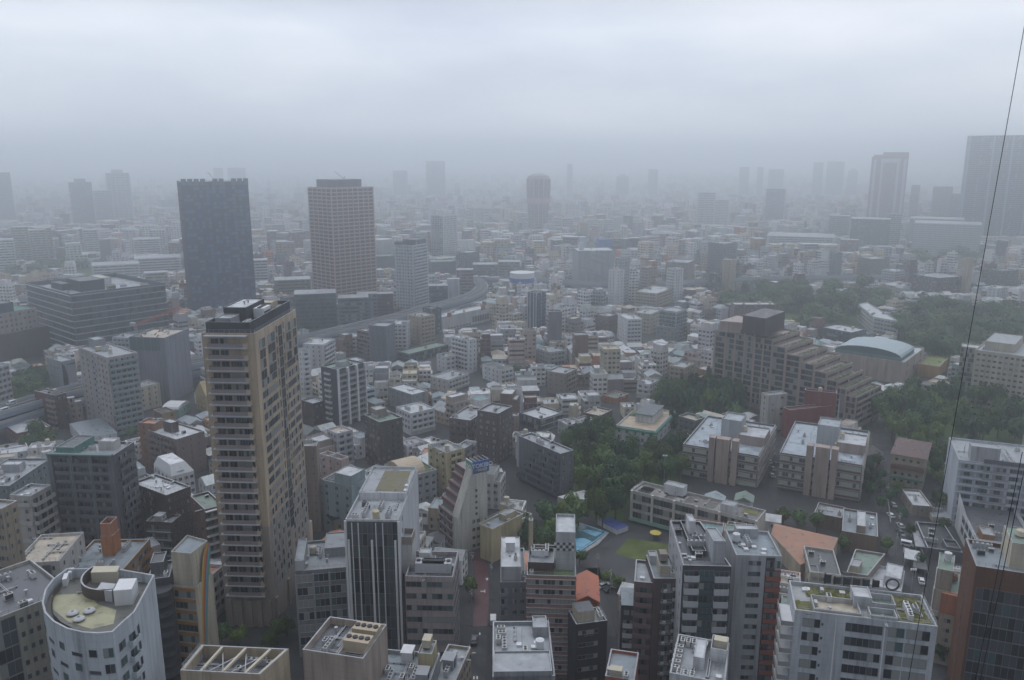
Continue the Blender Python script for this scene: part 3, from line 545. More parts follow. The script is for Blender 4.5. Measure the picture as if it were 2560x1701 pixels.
# ---- behind the pink block: white wedge with roof sign
z0 = 30; v = lambda p, z: at(px('b2', p), z)
b = B(OF, 'white wedge building with maroon stepped balconies and a sign box on top', 'office building', 'b2', (1318, 520), (1195, 420), (1522, 480), by=1385, col=(.5, .5, .46), roof='rgreen', fh=3.2, sh='the white sign-topped wedge', vis=1330)
f = b.face(0); zc = b.z; hh = z_from_base(px('b2', (1425, 215)), proj(b.poly[0].to_3d())[1] - 4); hh = min(hh, zc + 26)
m = MB(); tp = hh - zc; k = b.zb
F0 = lambda u, z, d: Vector(f.loc(f.w * u, z, -d)) - b.o
dp = (b.poly[3] - b.poly[0]).length
for d0, d1 in ((0, .6),):
    pr = [(0, zc), (.5, hh), (1, hh), (1, zc)]
    A_ = [F0(u, z, 0) for u, z in pr]; B_ = [F0(u, z, dp * .3) for u, z in pr]
    m.poly(A_); m.poly(B_[::-1])
    for i in range(4): m.poly([A_[i], B_[i], B_[(i + 1) % 4], A_[(i + 1) % 4]] if i != 3 else [A_[3], A_[0], B_[0], B_[3]])
b.part('stair_wedge', m, ('wall',), C((.5, .5, .46)))
for i in range(5):
    m = MB(); h0 = zc + i * tp * .17; u0 = .12 * (i + 1)
    P = [F0(u0, h0, dp * .3), F0(1, h0, dp * .3), F0(1, h0, dp), F0(u0, h0, dp)]
    m.prism([(p.x, p.y) for p in P], h0, h0 + tp * .17, 0, 1); b.part('terrace_storey', m, ('paint', 'roof'), C((.2, .17, .17)))
    m = MB(); P = [F0(u0 - .035, h0, dp * .3), F0(u0 - .01, h0, dp * .3), F0(u0 - .01, h0, dp), F0(u0 - .035, h0, dp)]; m.prism([(p.x, p.y) for p in P], h0 + tp * .1, h0 + tp * .19); b.part('balcony', m, ('paint',), C((.15, .065, .075)))
fl = b.face(3); b.RB(fl, 1.7, .9, .03, .7, 1.3, .2); b.SL(fl, .5, 1.0, .02, .72, (.12, .07, .075), 'maroon_band', zo=.3)
b.W(f, 2, 1.2, 1.2, .9, .45, .75, 2); b.W(f, 1, .6, .7, 1, .88, .96, 1, 0)
for i in range(5): b.put('window', cached(('window', .8, 1, 1, 0, 0, GL), lambda m: glazing(m, -.4, .4, -.03, 0, 1, 1, random.Random(2), 0), GL), f.loc(f.w * .62, zc + tp * .13 * i), f.rz)
b.finish()
sg = bpy.data.objects.new('rooftop_sign', None); COL.objects.link(sg); q = f.loc(f.w * .5, hh - 1.5); sg.location = q; tag(sg, 'square sign box, green panel beside a blue panel, on the white wedge building', 'sign')
sw, sh_, sd = f.w * .56, 4.6, dp * .34
def panel(name, p0, t, w, h, z, col, parent, th=.3):
    m = MB(); m.obox((0, 0, 0), (1, 0), 0, w, 0, th, 0, h); o = ob(name, m.mesh(name, ('paint',)), parent, p0, math.atan2(t.y, t.x), C(col)); return o
def text(s, size, loc, rz, parent, m, name='lettering', upright=True, ext=.03):
    c = bpy.data.curves.new(name, 'FONT'); c.body = s; c.size = size; c.extrude = ext; c.align_x = 'CENTER'; c.align_y = 'CENTER'; o = bpy.data.objects.new(name, c); COL.objects.link(o)
    bpy.context.view_layer.update(); me = bpy.data.meshes.new_from_object(o.evaluated_get(bpy.context.evaluated_depsgraph_get())); me.materials.clear(); me.materials.append(M[m])
    bpy.data.objects.remove(o); o = ob(name, me, parent, loc); o.rotation_euler = (math.pi / 2, 0, rz); return o
M['sblue'] = mat('sign blue', .5, .4, col=(.03, .11, .36), var=.05); M['sgreen'] = mat('sign green', .5, .4, col=(.03, .27, .14), var=.05); M['swhite'] = mat('sign white', .5, .4, col=(.75, .75, .75), var=0)
pb = panel('blue_panel', (0, 0, 0), f.t, sw, sh_, 0, (.03, .11, .36), sg); t2 = Vector((f.n.x, f.n.y)) * -1
text('TOKIBO', 2.3, (sw * .6, -.05, sh_ * .6), 0, pb, 'swhite'); text('CO LTD', 1.1, (sw * .6, -.05, sh_ * .25), 0, pb, 'swhite')
pg = panel('green_panel', (t2.x * sd, t2.y * sd, 0), -t2, sd, sh_, 0, 'white', sg); m = MB(); m.box(.4, sd - .4, -.03, 0, .5, sh_ - .5); ob('green_field', m.mesh('green_field', ('sgreen',)), pg)
text('tkb', 3.0, (sd / 2, -.06, sh_ * .5), 0, pg, 'swhite')
m = MB()
for k in range(2):
    for j in range(5): a_ = Vector((f.t.x * sw * j / 4, f.t.y * sw * j / 4, sh_ - .3 + k * .2)); m.tube(a_, a_ + Vector((t2.x * sd, t2.y * sd, 0)), .08, 4)
m.tube((0, 0, -1), (0, 0, sh_), .1, 4); ob('sign_frame', m.mesh('sign_frame', ('steel',)), sg)
# ---- yellow cream, teal, small ones behind black tower
b = B(AP, 'pale yellow block with a big black triangular glazed corner', 'apartment building', 'b2', (1462, 545), (1412, 590), (1655, 452), by=1395, col='yellow', roof='rblue', fh=3, sh='the pale yellow block', vis=1370)
b.W(b.face(0), 4, 1.4, 1.2, .9, .2, .95); m = MB(); fl = b.face(0); m.poly([Vector(fl.loc(u * fl.w, z, .06)) - b.o for u, z in ((.02, b.z - 1.2), (.02, b.z - 6), (.12, b.z - 9), (.34, b.z - 1.2))]); b.part('glazed_corner', m, ('g0',)); b.rbox('stair_house', .5, .9, .3, .8, 2.6, 'yellow', 'rgrey'); b.finish()
b = B(AP, 'light teal block with a raised square roof box and lower wings', 'apartment building', 'b2', (625, 305), (470, 240), (785, 215), by=1345, col=(.25, .33, .35), roof='rlight', fh=3, sh='the light teal block', vis=1290)
b.W(b.face(0), 2, 1, 1.3); b.W(b.face(3), 3, 1.2, 1.3); b.rbox('roof_box', .05, .6, .05, .6, 4.5, (.27, .35, .37), 'rlight'); D(b, ('ac2', .75, .6), ('ac2', .75, .75), ('ac2', .75, .9), ('solar', .4, .85), ('ac', .9, .4), ('ac', .9, .2)); b.finish()
b = B(HS, 'small house with dark sloping solar roof in front of the light teal block', 'house', 'b2', (520, 540), (430, 440), (580, 500), by=1345, col='taupe', roof='dgrey', fh=3, sh='the solar-roofed house', vis=1330, par=0)
b.rbox('roof_box', .1, .6, .6, .95, 3.2, 'cream', 'rgrey'); b.W(b.face(3), 2, 1, 1.5); b.W(b.face(0), 2, 1, 1.5); b.unit('solar', .5, .3); b.finish()
b = B(AP, 'grey stepped house with a big curved beige barrel roof', 'house', 'b2', (960, 250), (832, 165), (1170, 190), by=1290, col='grey', roof='rgreen', fh=3, sh='the barrel-roofed house', vis=1230)
m = MB(); nseg = 12
for i in range(nseg):
    a0, a1 = math.pi * i / nseg, math.pi * (i + 1) / nseg
    pts4 = [b.uv(u, .5 - .42 * math.cos(a)) - b.o + Vector((0, 0, .4 + 4.2 * math.sin(a))) for u, a in ((.03, a0), (.72, a0), (.72, a1), (.03, a1))]; m.poly(pts4)
for u, s_ in ((.03, 1), (.72, -1)): m.poly([b.uv(u, .5 - .42 * math.cos(math.pi * i / nseg)) - b.o + Vector((0, 0, .4 + 4.2 * math.sin(math.pi * i / nseg))) for i in range(nseg + 1)][::s_], 1)
b.part('barrel_roof', m, ('paint', 'wall'), C('beige')); b.W(b.face(0), 5, 1.4, 1.3); b.W(b.face(3), 3, 1.4, 1.3); b.sheet('roof_garden', .76, .97, .1, .9, 'leaf', .3, (.08, .12, .05)); b.finish()
b = B(AP, 'pale yellow four storey block next to a mauve neighbour', 'apartment building', 'b2', (1240, 85), (1122, 30), (1290, 35), by=1255, col='yellow', roof='rgrey', fh=3, sh='the yellow corner block', vis=1170)
b.W(b.face(3), 3, 1.3, 1.3); b.BA(b.face(0), .2, .9, 1, 's', 1, 2); b.clutter(3); b.finish()
b = B(AP, 'mauve brown block with a grey roof touching the yellow corner block', 'apartment building', 'b2', (1355, 60), (1290, 45), (1440, 10), by=1240, col='mauve', roof='rgrey', fh=3, sh='the mauve block', vis=1160)
b.W(b.face(3), 2, 1.3, 1.3); b.BA(b.face(0), .1, .9, 1, 's', 1, 2); b.clutter(3); b.finish()
b = B(AP, 'small pink block with a walled flat roof', 'apartment building', 'b2', (555, 130), (418, 90), (575, 105), by=1275, col='pink', roof='rlight', fh=3, sh='the small pink block', vis=1220, par=1.5)
b.W(b.face(3), 3, .9, 1.1); b.clutter(2); b.finish()
b = B(AP, 'tall narrow brown slab with a pale roof standing right behind the beige tower', 'apartment building', 't6', (395, 1345), (300, 1340), (410, 1310), by=1330, col=(.22, .175, .15), roof='rlight', fh=3, sh='the narrow brown slab', vis=1210)
b.W(b.face(3), 2, .6, 1.1); b.clutter(2); b.finish()
# ---- right of the red street
b = B(OF, 'dark grey office with a stepped white roof storey beside the red street', 'office building', 'b3', (92, 928), (-75, 930), (80, 705), z=24, col=(.19, .195, .215), roof='rgrey', fh=3.4, sh='the dark grey street office', vis=1540)
b.W(b.face(3), 2, 1.2, 1.3, .9, .4, 1); b.BA(b.face(3), 0, .3, 1.0, 's', 1, 1); b.rbox('upper_storey', .05, .95, .2, .98, 5, 'pale', 'rlight'); D(b, ('ac', .3, .4, 0, b.deck + 4.7), ('pipe', .5, .6, 0, b.deck + 4.7), ('ac', .2, .1), ('stair', .6, .6, 0, b.deck + 4.7, 'white')); b.finish()
b = B(OF, 'tan office block with white ribbon windows and a terrace garden on the roof', 'office building', 'b3', (418, 892), (94, 890), (412, 690), z=31, col=(.24, .17, .16), roof='rgreen', fh=2.85, sh='the roof-garden office', vis=1700)
b.RB(b.face(3), 1.6, .8, .02, .98, 1.1, .65, frame=GLL); b.SL(b.face(3), .5, .15, 0, 1, 'rose', zo=-.3); b.RB(b.face(0), 1.4, .9, .1, .9, 1.1, .3)
b.rbox('lift_tower', .3, .95, .02, .42, 11, 'pale', 'rlight', par=.8); b.rbox('chimney', .55, .65, .9, .99, 12, 'beige', 'rgrey'); b.rbox('dark_screen', .12, .6, .45, .98, 3.5, 'dbrown', 'rgrey', par=1)
b.sheet('roof_garden', .03, .26, .05, .95, 'leaf', .05, (.1, .14, .05)); D(b, ('ac2', .5, .6, 0, b.deck + 3, 'white'), ('ac2', .4, .75, 1.57, b.deck + 3, 'white'), ('ac', .52, .9, 0, b.deck + 3, 'white'))
for u in (.45, .6, .75): b.put('chequer_panel', cached(('chequer_panel', 1), lambda m: [m.box(-1.2 + i * .8, -.6 + i * .8, -.05, 0, j * .9, j * .9 + .6, (i + j) % 2) for i in range(3) for j in range(3)], PD), b.uv(.295, .12 + (u - .45) * .8, b.deck + 5.5), b.face(3).rz, C('white'))
b.finish()
b = B(HS, 'low house with an orange tiled roof and a white top storey', 'house', 'b3', (575, 1062), (412, 1060), (565, 890), z=15, col='orange', roof='terra', fh=3, sh='the orange-roofed house', vis=1500, par=0)
m = MB(); H = b.z
q = [b.uv(u, v) - b.o for u, v in ((0, 0), (.5, .0), (1, 0), (1, 1), (.5, 1), (0, 1))]; r0, r1 = b.uv(0, .5) - b.o + Vector((0, 0, 2)), b.uv(1, .5) - b.o + Vector((0, 0, 2)); e = Vector((0, 0, .05))
m.poly([q[5] + e, q[0] + e, r0]); m.poly([q[0] + e, q[2] + e, r1, r0]); m.poly([q[3] + e, q[5] + e, r0, r1]); m.poly([q[2] + e, q[3] + e, r1]); b.part('gable_roof', m, ('roof',), C((.4, .13, .075))); b.finish()
b = B(OF, 'narrow black-clad building with a small cream attic and roof deck', 'office building', 'b3', (622, 1178), (418, 1205), (610, 1085), z=22, col=(.035, .037, .045), roof='rgrey', fh=3.6, sh='the black-clad building', vis=1700)
b.RB(b.face(3), 1.3, 1, .08, .7, 1.2, .5); b.rbox('attic', .2, .9, .35, .9, 3.4, 'cream', 'dgrey', par=0); D(b, ('ac', .3, .15), ('ac', .6, .12, 0, None, 'white')); b.W(b.face(3), 2, 1, 1.4, .5, .25, .6, 1, .1, floors=[0]); b.finish()
b = B(HS, 'very narrow black and white house with a grey metal roof between taller blocks', 'house', 'b3', (832, 1085), (715, 1086), (822, 968), z=22, col=(.05, .052, .06), roof='rblue', fh=3, sh='the narrow metal-roofed house', vis=1590, par=0)
f = b.face(3); b.BA(f, .1, .9, .5, 's', 1.2, 2, 'white', floors=range(1, 7)); b.W(f, 2, 1.4, 1.4, .8, .1, .9, 1, 1, floors=[0]); b.FIN(b.face(2), (.1, .4, .7), .3, .3, 0, 20); b.finish()
b = B(AP, 'brown balcony block with many air conditioners and a cluttered stepped roof', 'apartment building', 'b3', (1090, 905), (925, 905), (1030, 750), z=33, col=(.1, .075, .075), roof='rblue', fh=3.05, sh='the brown balcony block', vis=1720)
f = b.face(3); b.BA(f, .3, .75, .9, 'b', 1, 1, 'mauve'); b.W(f, 1, 1.2, 1.5, .5, .76, .99, 1)
for k in range(9): D(b); b.put('wall_unit', cached(('wall_unit', 1), lambda m: (m.box(-.4, .4, -.45, -.02, 0, .7), m.cyl(0, -.46, .05, .3, .4, 6, 1)), PD), f.loc(f.w * .82, f.zt - f.fh * (k + 1) + .3), f.rz, C('offwhite')); b.put('wall_unit', cached(('wall_unit', 1), None, PD), f.loc(f.w * .45, f.zt - f.fh * (k + 1) + .3, .9), f.rz, C('offwhite'))
b.rbox('stair_house', .2, .6, .3, .7, 3, 'cream', 'rgrey'); b.rbox('stair_house', .7, .95, .6, .95, 2.5, 'pale', 'rgrey'); D(b, ('tankb', .45, .5, 0, b.deck + 3, 'taupe'), ('ac', .2, .2)); b.finish()
b = B(AP, 'low brown wing with stacked rounded balconies against the brown balcony block', 'apartment building', 'b3', (925, 935), (842, 880), (930, 790), z=31, col=(.15, .11, .11), roof='rgrey', fh=3.05, sh='the brown balcony wing', vis=1720)
b.BA(b.face(3), .05, .95, 1.2, 's', 1.1, 1, (.17, .12, .12)); b.finish()
b = B(TW, 'dark charcoal tower chequered with white balcony panels', 'tower', 'b3', (1432, 825), (1115, 818), (1225, 530), z=42, raw=[(1115, 818), (1432, 826), (1228, 530), (1030, 527)], col=(.055, .058, .066), roof='dgrey', fh=3.45, sh='the white-panelled charcoal tower', vis=1720)
f = b.face(0); b.W(f, 1, 4.5, 2.2, .5, .03, .34, 3, .15); b.W(f, 1, 4.5, 2.2, .5, .66, .97, 3, .15); b.RB(f, 2.6, .3, .36, .64, 1.3, .1)
b.BA(f, .04, .34, .9, 's', 1.5, 0, 'pale', name='white_panel', floors=range(0, 12)); b.BA(f, .66, .96, .9, 's', 1.5, 0, 'pale', name='white_panel', floors=range(0, 12)); b.BA(f, .36, .64, .5, 'g', 1.1, 0, 'dark')
fs = b.face(3); m = MB(); fs_ = fs; m.poly([Vector(fs.loc(u, z, .04)) - b.o for u, z in ((0, 0), (fs.w, 0), (fs.w, b.z), (0, b.z))]); b.part('pale_flank', m, ('wall',), C('pale')); b.W(fs, 4, .8, 1.2, off=.08)
b.rbox('plant_deck', .3, .62, .25, .95, 1.6, 'dark', 'rdark', par=.8); b.rbox('chiller', .42, .6, .68, .86, 4.5, 'white', 'rlight'); b.rbox('stair_tower', .68, .94, .12, .42, 6, 'pale', 'rgrey'); D(b, ('ac2', .7, .6), ('ac2', .45, .4, 0, b.deck + 1), ('pipe', .4, .6, 1.57), ('ac', .15, .75, 0, None, 'grey'), ('hatch', .12, .2), ('hatch', .3, .2)); b.finish()
b = B(TW, 'narrow tower with a white front, dark strip and red tiled side', 'tower', 's', (1955, 1391), (1841, 1389), (1921, 1328), z=40, col='pale', roof='rblue', fh=3.05, sh='the white and red tower', vis=1720)
f = b.face(3); b.W(f, 1, 3.2, 1.3, .9, .22, .62, 3, .4); m = MB()
m.poly([Vector(f.loc(f.w * u, z, .03)) - b.o for u, z in ((.66, 0), (.86, 0), (.86, b.z - .5), (.66, b.z - .5))]); b.part('dark_strip', m, ('wall',), C('dark'))
m = MB(); m.poly([Vector(f.loc(f.w * u, z, .03)) - b.o for u, z in ((.86, 0), (1, 0), (1, b.z - 4), (.86, b.z - 4))]); b.part('red_strip', m, ('wall',), C('red'))
b.BA(f, .67, .99, .8, 's', 1.0, 0, 'red', floors=range(1, 13)); b.W(f, 2, 1.5, 1.9, .3, .67, .99, 2, .2, off=.06)
m = MB(); fr_ = b.face(0); m.poly([Vector(fr_.loc(fr_.w * u, z, .03)) - b.o for u, z in ((0, 0), (1, 0), (1, b.z - 3), (0, b.z - 3))]); b.part('red_flank', m, ('wall',), C('red')); b.RB(fr_, 1.6, .8, .1, .9, 1.4, .2)
D(b, ('tank', .6, .85, 0, None, 'white'), ('ac2', .55, .6), ('hatch', .3, .3), ('hatch', .4, .5), ('hatch', .3, .7), ('hatch', .8, .6), ('pipe', .6, .8)); b.rbox('stair_house', .8, 1, .3, .8, 2.6, 'pale', 'rlight'); b.finish()
b = B(OF, 'grey concrete building with a wide stained roof near the red street', 'office building', 's', (1388, 1690), (1236, 1668), (1372, 1552), z=33, col=(.25, .27, .29), roof='rgrey', fh=3.3, sh='the stained concrete roof', par=1)
b.rbox('raised_roof', .0, .35, .05, .98, 2.2, 'grey', 'rgrey', par=.4); D(b, ('ac2', .55, .8), ('hatch', .6, .55), ('hatch', .55, .3), ('ac', .45, .45), ('mast', .6, .5), ('tank', .52, .2, 0, None, 'white'), ('pipe', .8, .6)); b.rbox('stair_house', .75, .98, .05, .3, 2.6, 'grey', 'rgrey'); b.finish()
b = B(OF, 'white-walled roof ringed with air conditioners around a white machine box', 'office building', 'b3', (1390, 1590), (1025, 1540), (1420, 1325), z=34, col=(.44, .46, .48), roof='rgrey', fh=3.3, sh='the white-walled AC roof', par=1.6)
b.rbox('machine_box', .35, .85, .42, .62, 3.0, 'white', 'rlight'); b.rbox('tank_pen', .62, .98, .02, .33, 3.2, 'white', 'rgrey', par=1.6); b.unit('tankb', .8, .16, 1.57, b.deck + 1.8, 'cream')
for i in range(5): D(b, ('ac', .9, .45 + i * .11)); D(b, ('ac', .2 + i * .13, .93, 1.57))
for i in range(3): D(b, ('ac', .1, .6 + i * .12))
b.rbox('stair_well', .15, .6, .3, .36, .8, 'dgrey', 'rdark'); b.finish()
b = B(OF, 'orange-edged building with a pale crest of marks and a long grey roof', 'office building', 'b3', (800, 1570), (608, 1535), (828, 1388), z=24, col=(.36, .12, .08), roof='rblue', fh=3.3, sh='the orange-edged roof')
D(b, ('tankb', .12, .65, 1.57, None, 'cream'), ('ac', .1, .3)); f = b.face(3); m = MB()
for i in range(7): a_ = math.pi * (.1 + .8 * i / 6); p = Vector(f.loc(f.w * .62 + math.cos(a_) * 1.1, b.z - 3.2 + math.sin(a_) * .9, .03)) - b.o; q = Vector(f.loc(f.w * .62 + math.cos(a_) * .75, b.z - 3.2 + math.sin(a_) * .6, .03)) - b.o; m.tube(p, q, .08, 4)
b.part('crest', m, ('swhite',)); b.W(f, 3, 1.4, 1.4); b.finish()

b = B(AP, 'cream building with a round tank on its stair tower behind the dark grey street office', 'apartment building', 'b3', (20, 545), (-75, 480), (130, 480), by=1378, col='cream', roof='rgrey', fh=3, sh='the tank-tower cream building', vis=1345)
b.W(b.face(3), 3, 1.3, 1.2); b.W(b.face(0), 3, 1.3, 1.2); b.rbox('stair_tower', .1, .45, .4, .8, 6, 'cream', 'rgrey'); b.unit('tank', .27, .6, 0, b.deck + 6, 'cream'); b.clutter(3); b.finish()
b = B(HS, 'low house with a white metal roof at the edge of the wood', 'house', 'b3', (390, 402), (297, 372), (542, 372), by=1275, raw=[(388, 404), (542, 372), (470, 326), (297, 370)], col='cream', roof='white', fh=2.8, sh='the white-roofed wood-edge house', vis=1268, par=0); b.W(b.face(0), 3, 1.2, 1); b.W(b.face(3), 2, 1, 1); b.finish()
# ================================================================== middle ground, left
AB, OB, TB = 'apartment building', 'office building', 'tower'
b = B(OF, 'huge dark glass office block with thin pale floor lines and a sunken roof', OB, 'c5', (690, 218), (250, 102), (1585, 102), z=47, col=(.075, .085, .11), roof='rgrey', fh=4.6, sh='the huge dark glass office', vis=860, par=3.5, gap=1.5)
for i in (3, 0): f = b.face(i); b.RB(f, 3.7, .6, .01, .99, 3.2, .0); b.SL(f, 1.0, .25, 0, 1, 'rlight', zo=.1)
b.rbox('plant_box', .25, .5, .3, .6, 8, 'dark', 'rdark'); b.rbox('plant_box', .15, .25, .5, .75, 5, 'dark', 'rdark'); b.rbox('pale_plant_box', .5, .68, .5, .75, 6.5, 'offwhite', 'cream'); b.clutter(14, ('ac2', 'cool', 'pipe', 'ac2', 'vent')); b.finish()
b = B(TW, 'grey-beige slab tower with paired small windows and teal balconies on its end', TB, 'c5', (1050, 840), (765, 735), (1237, 772), by=1092, col=(.36, .33, .32), roof='rgrey', fh=3.1, sh='the teal-balcony slab tower', vis=1085)
f = b.face(3); b.W(f, 2, 1.6, 1.4, .9, .04, .38, 2); b.W(f, 3, 1.2, 1.4, .9, .62, .98, 2); b.BA(f, .4, .58, .4, 's', 1, 1, 'grey')
b.BA(b.face(0), .03, .97, 1.3, 's', 1.05, 5, (.22, .28, .3)); D(b, ('tank', .4, .3), ('ac2', .5, .5), ('tankb', .3, .6), ('ac2', .6, .7)); b.rbox('stair_house', .35, .7, .75, .98, 5, 'grey', 'rgrey'); b.finish()
Q(OF, 'small pale building with a curved dark glass strip near the expressway', OB, 'c5', (455, 835), (600, 880), (722, 852), 985, 'grey', sl='', sr='', sh='the curved-strip pale building', vis=975, cl=3)
b = HEROES[-1]; b.W(b.face(3), 3, 2, 1.2, 1, .1, .8, 2, .2, floors=(1, 3)); f = b.face(0); m = MB(); m.poly([Vector(f.loc(f.w * u, z, .05)) - b.o for u, z in ((0, 0), (.35, 0), (.35, b.z * .55), (.2, b.z * .85), (0, b.z * .95))]); b.part('curved_glass', m, ('g0',)); b.W(f, 4, 1.2, 1, .8, .35, 1, 1, floors=[0])
b = Q(AP, 'small red-brown brick block with pale balcony edges and a railed roof', AB, 'c5', (335, 1165), (535, 1212), (652, 1185), 1075, 'maroon', sl='', sr='b', sh='the small red-brown block', vis=1065, cl=6); b.BA(b.face(3), .6, .98, 1, 's', 1, 2, 'rose'); b.finish()
b = B(OF, 'tall building wrapped in smooth grey construction sheeting with works on its roof', OB, 't5', (1075, 640), (922, 612), (1228, 580), by=1008, col=(.2, .21, .25), roof='rbeige', fh=3, sh='the grey-sheeted building', vis=995, par=1)
f = b.face(3); m = MB(); m.poly([Vector(f.loc(f.w * u, z, .08)) - b.o for u, z in ((0, b.z - 8), (.85, b.z - 8), (.85, b.z - .2), (0, b.z - .2))]); b.part('green_netting', m, ('paint',), C((.08, .13, .13)))
for i in (3, 0): f = b.face(i); b.FIN(f, [k / 5 for k in range(6)], .15, .15, 0, b.z, (.24, .25, .29), 'scaffold_pole')
for u, v_ in ((.3, .4), (.5, .6), (.6, .3), (.8, .7)): b.unit('pipe', u, v_, s_ := 0.4, None, 'red')
b.clutter(8, ('ac', 'pipe', 'hatch')); b.finish()
cr_ = bpy.data.objects.new('tower_crane', None); COL.objects.link(cr_); q = b.uv(.15, .9); cr_.location = q; tag(cr_, 'red and white jib crane standing on the grey-sheeted building', 'crane')
def lattice(m, a, c, w, n):
    a, c = Vector(a), Vector(c); d = (c - a).normalized(); p = d.orthogonal().normalized() * w; s_ = d.cross(p).normalized() * w; cs = [p + s_, p - s_, -p - s_, -p + s_]
    for o in cs: m.tube(a + o, c + o, .1, 4)
    for i in range(n):
        for k in range(4): m.tube(a + (c - a) * (i / n) + cs[k], a + (c - a) * ((i + 1) / n) + cs[(k + 1) % 4], .06, 3)
M['cranered'] = mat('crane red', .5, .4, col=(.5, .07, .04), var=.05)
m = MB(); lattice(m, (0, 0, 0), (0, 0, 7), .6, 5); ob('mast', m.mesh('mast', ('steel',)), cr_)
m = MB(); lattice(m, (0, 0, 7), (26, 4, 17), .5, 12); ob('jib', m.mesh('jib', ('cranered',)), cr_); m = MB(); m.box(-3, 0, -1, 1, 6.5, 8.5); m.tube((-2, 0, 8), (-1, 0, 15), .15, 4); m.tube((-1, 0, 15), (26, 4, 17), .05, 4); ob('cab', m.mesh('cab', ('steel',)), cr_)
Q(AP, 'pale grey flats with two columns of windows beside the grey-sheeted building', AB, 't5', (790, 622), (845, 640), (928, 612), 940, 'pale', sl='b', sr='w', sh='the pale window-column flats', vis=925)
Q(AP, 'cream block with a plain side wall and small square windows', AB, 't5', (850, 938), (895, 968), (1043, 935), 1030, 'cream', 'rlight', sl='b', sr='s', sh='the plain cream block', vis=1020)
b = B(OF, 'beige upper storeys over a dark brick base with a planted roof ledge', OB, 'c5', (-330, 470), (-420, 420), (355, 348), by=925, col=(.36, .31, .28), roof='rgreen', fh=3.6, sh='the brick-based office', vis=900)
f = b.face(0); b.W(f, 14, 1.4, 1.6, 1, .02, .98, 1, .1, floors=range(5)); b.rbox('roof_box', .1, .72, .15, .9, 7, 'navy', 'rdark'); m = MB(); m.obox((0, 0, 0), f.t, 0, f.w + 6, -2, 20, 0, b.z * .58); b.part('brick_base', m, ('wall',), C((.1, .06, .06))); b.sheet('roof_planting', .72, .98, .1, .9, 'leaf', .3, 'green'); b.W(Face(b.poly[0] - f.n * -2, b.poly[1] - f.n * -2, b.z * .5, 0, 3.6), 7, 1, 2.4, .5, .05, .95, 1, .2); b.finish()
b = B(OF, 'pale slab with rows of narrow windows cut by the photo edge beside the expressway', OB, 'c5', (-150, 965), (-260, 935), (84, 895), by=1052, col=(.4, .4, .4), roof='rgrey', fh=3.3, sh='the pale edge slab', vis=1035); style(b, 0, 'r', .2); b.finish()
b = Q(HS, 'low brick-red building with a pale roof below the expressway', 'house', 't5', (25, 1205), (110, 1265), (212, 1200), 1118, (.2, .065, .05), 'rlight', sh='the brick-red low building', vis=1100, cl=3)
Q(HS, 'white hall with one big grey sloping metal roof', 'hall', 't5', (452, 1200), (545, 1300), (695, 1235), 1125, 'white', 'rblue', sh='the grey-roofed white hall', sl='', sr='s', cl=0, par=0, vis=1110)
Q(AP, 'brown flat block with roof terrace and a central stair box', AB, 't5', (968, 1245), (1150, 1305), (1300, 1240), 1200, (.17, .13, .12), 'rlight', sl='b', sr='s', sh='the brown stair-box block', vis=1180, cl=5); b = HEROES[-1]; b.rbox('stair_house', .35, .6, .5, .8, 5, 'dbrown', 'rlight'); b.finish()
Q(AP, 'narrow orange-brown block with open stairs beside the brown stair-box block', AB, 't5', (872, 1170), (905, 1195), (1030, 1205), 1170, 'terra', sl='b', sr='s', sh='the narrow orange-brown block', vis=1150, col_=None) if 0 else Q(AP, 'narrow orange-brown block with open stairs beside the brown stair-box block', AB, 't5', (872, 1170), (905, 1195), (1010, 1200), 1170, (.26, .14, .09), 'terra', 'b', 's', sh='the narrow orange-brown block', vis=1150)
Q(HS, 'yellow ochre house with a dark flat roof', 'house', 't5', (1000, 1110), (1060, 1135), (1127, 1110), 1062, (.38, .27, .13), 'rdark', sh='the ochre house', cl=1)
b = Q(HS, 'mint green house with a curved white roof', 'house', 't5', (1122, 1085), (1165, 1110), (1242, 1062), 1045, (.24, .38, .34), 'rlight', sh='the mint curved-roof house', cl=0, par=0, sl='', sr='s')
m = MB()
for i in range(6):
    a0, a1 = math.pi * i / 6, math.pi * (i + 1) / 6; m.poly([b.uv(.5 - .5 * math.cos(a), v) - b.o + Vector((0, 0, .05 + 2.2 * math.sin(a))) for a, v in ((a0, 0), (a1, 0), (a1, 1), (a0, 1))])
m.poly([b.uv(.5 - .5 * math.cos(math.pi * i / 6), 0) - b.o + Vector((0, 0, .05 + 2.2 * math.sin(math.pi * i / 6))) for i in range(7)], 1); b.part('curved_roof', m, ('paint', 'wall'), C('white'))
b = Q(AP, 'yellow house with a tall pointed gable beside the tall beige tower', 'house', 't5', (1275, 990), (1345, 1020), (1420, 990), 1035, (.42, .33, .17), 'rdark', sh='the pointed yellow gable', cl=0, par=0, sl='s', sr='s'); m = MB(); q = [b.uv(u, v) - b.o for u, v in ((0, 0), (1, 0), (1, 1), (0, 1))]; r0, r1 = (q[0] + q[3]) / 2 + Vector((0, 0, 7)), (q[1] + q[2]) / 2 + Vector((0, 0, 7)); m.poly([q[3], q[0], r0]); m.poly([q[1], q[2], r1]); m.poly([q[0], q[1], r1, r0], 1); m.poly([q[2], q[3], r0, r1], 1); b.part('gable_roof', m, ('wall', 'roof'), b.col)
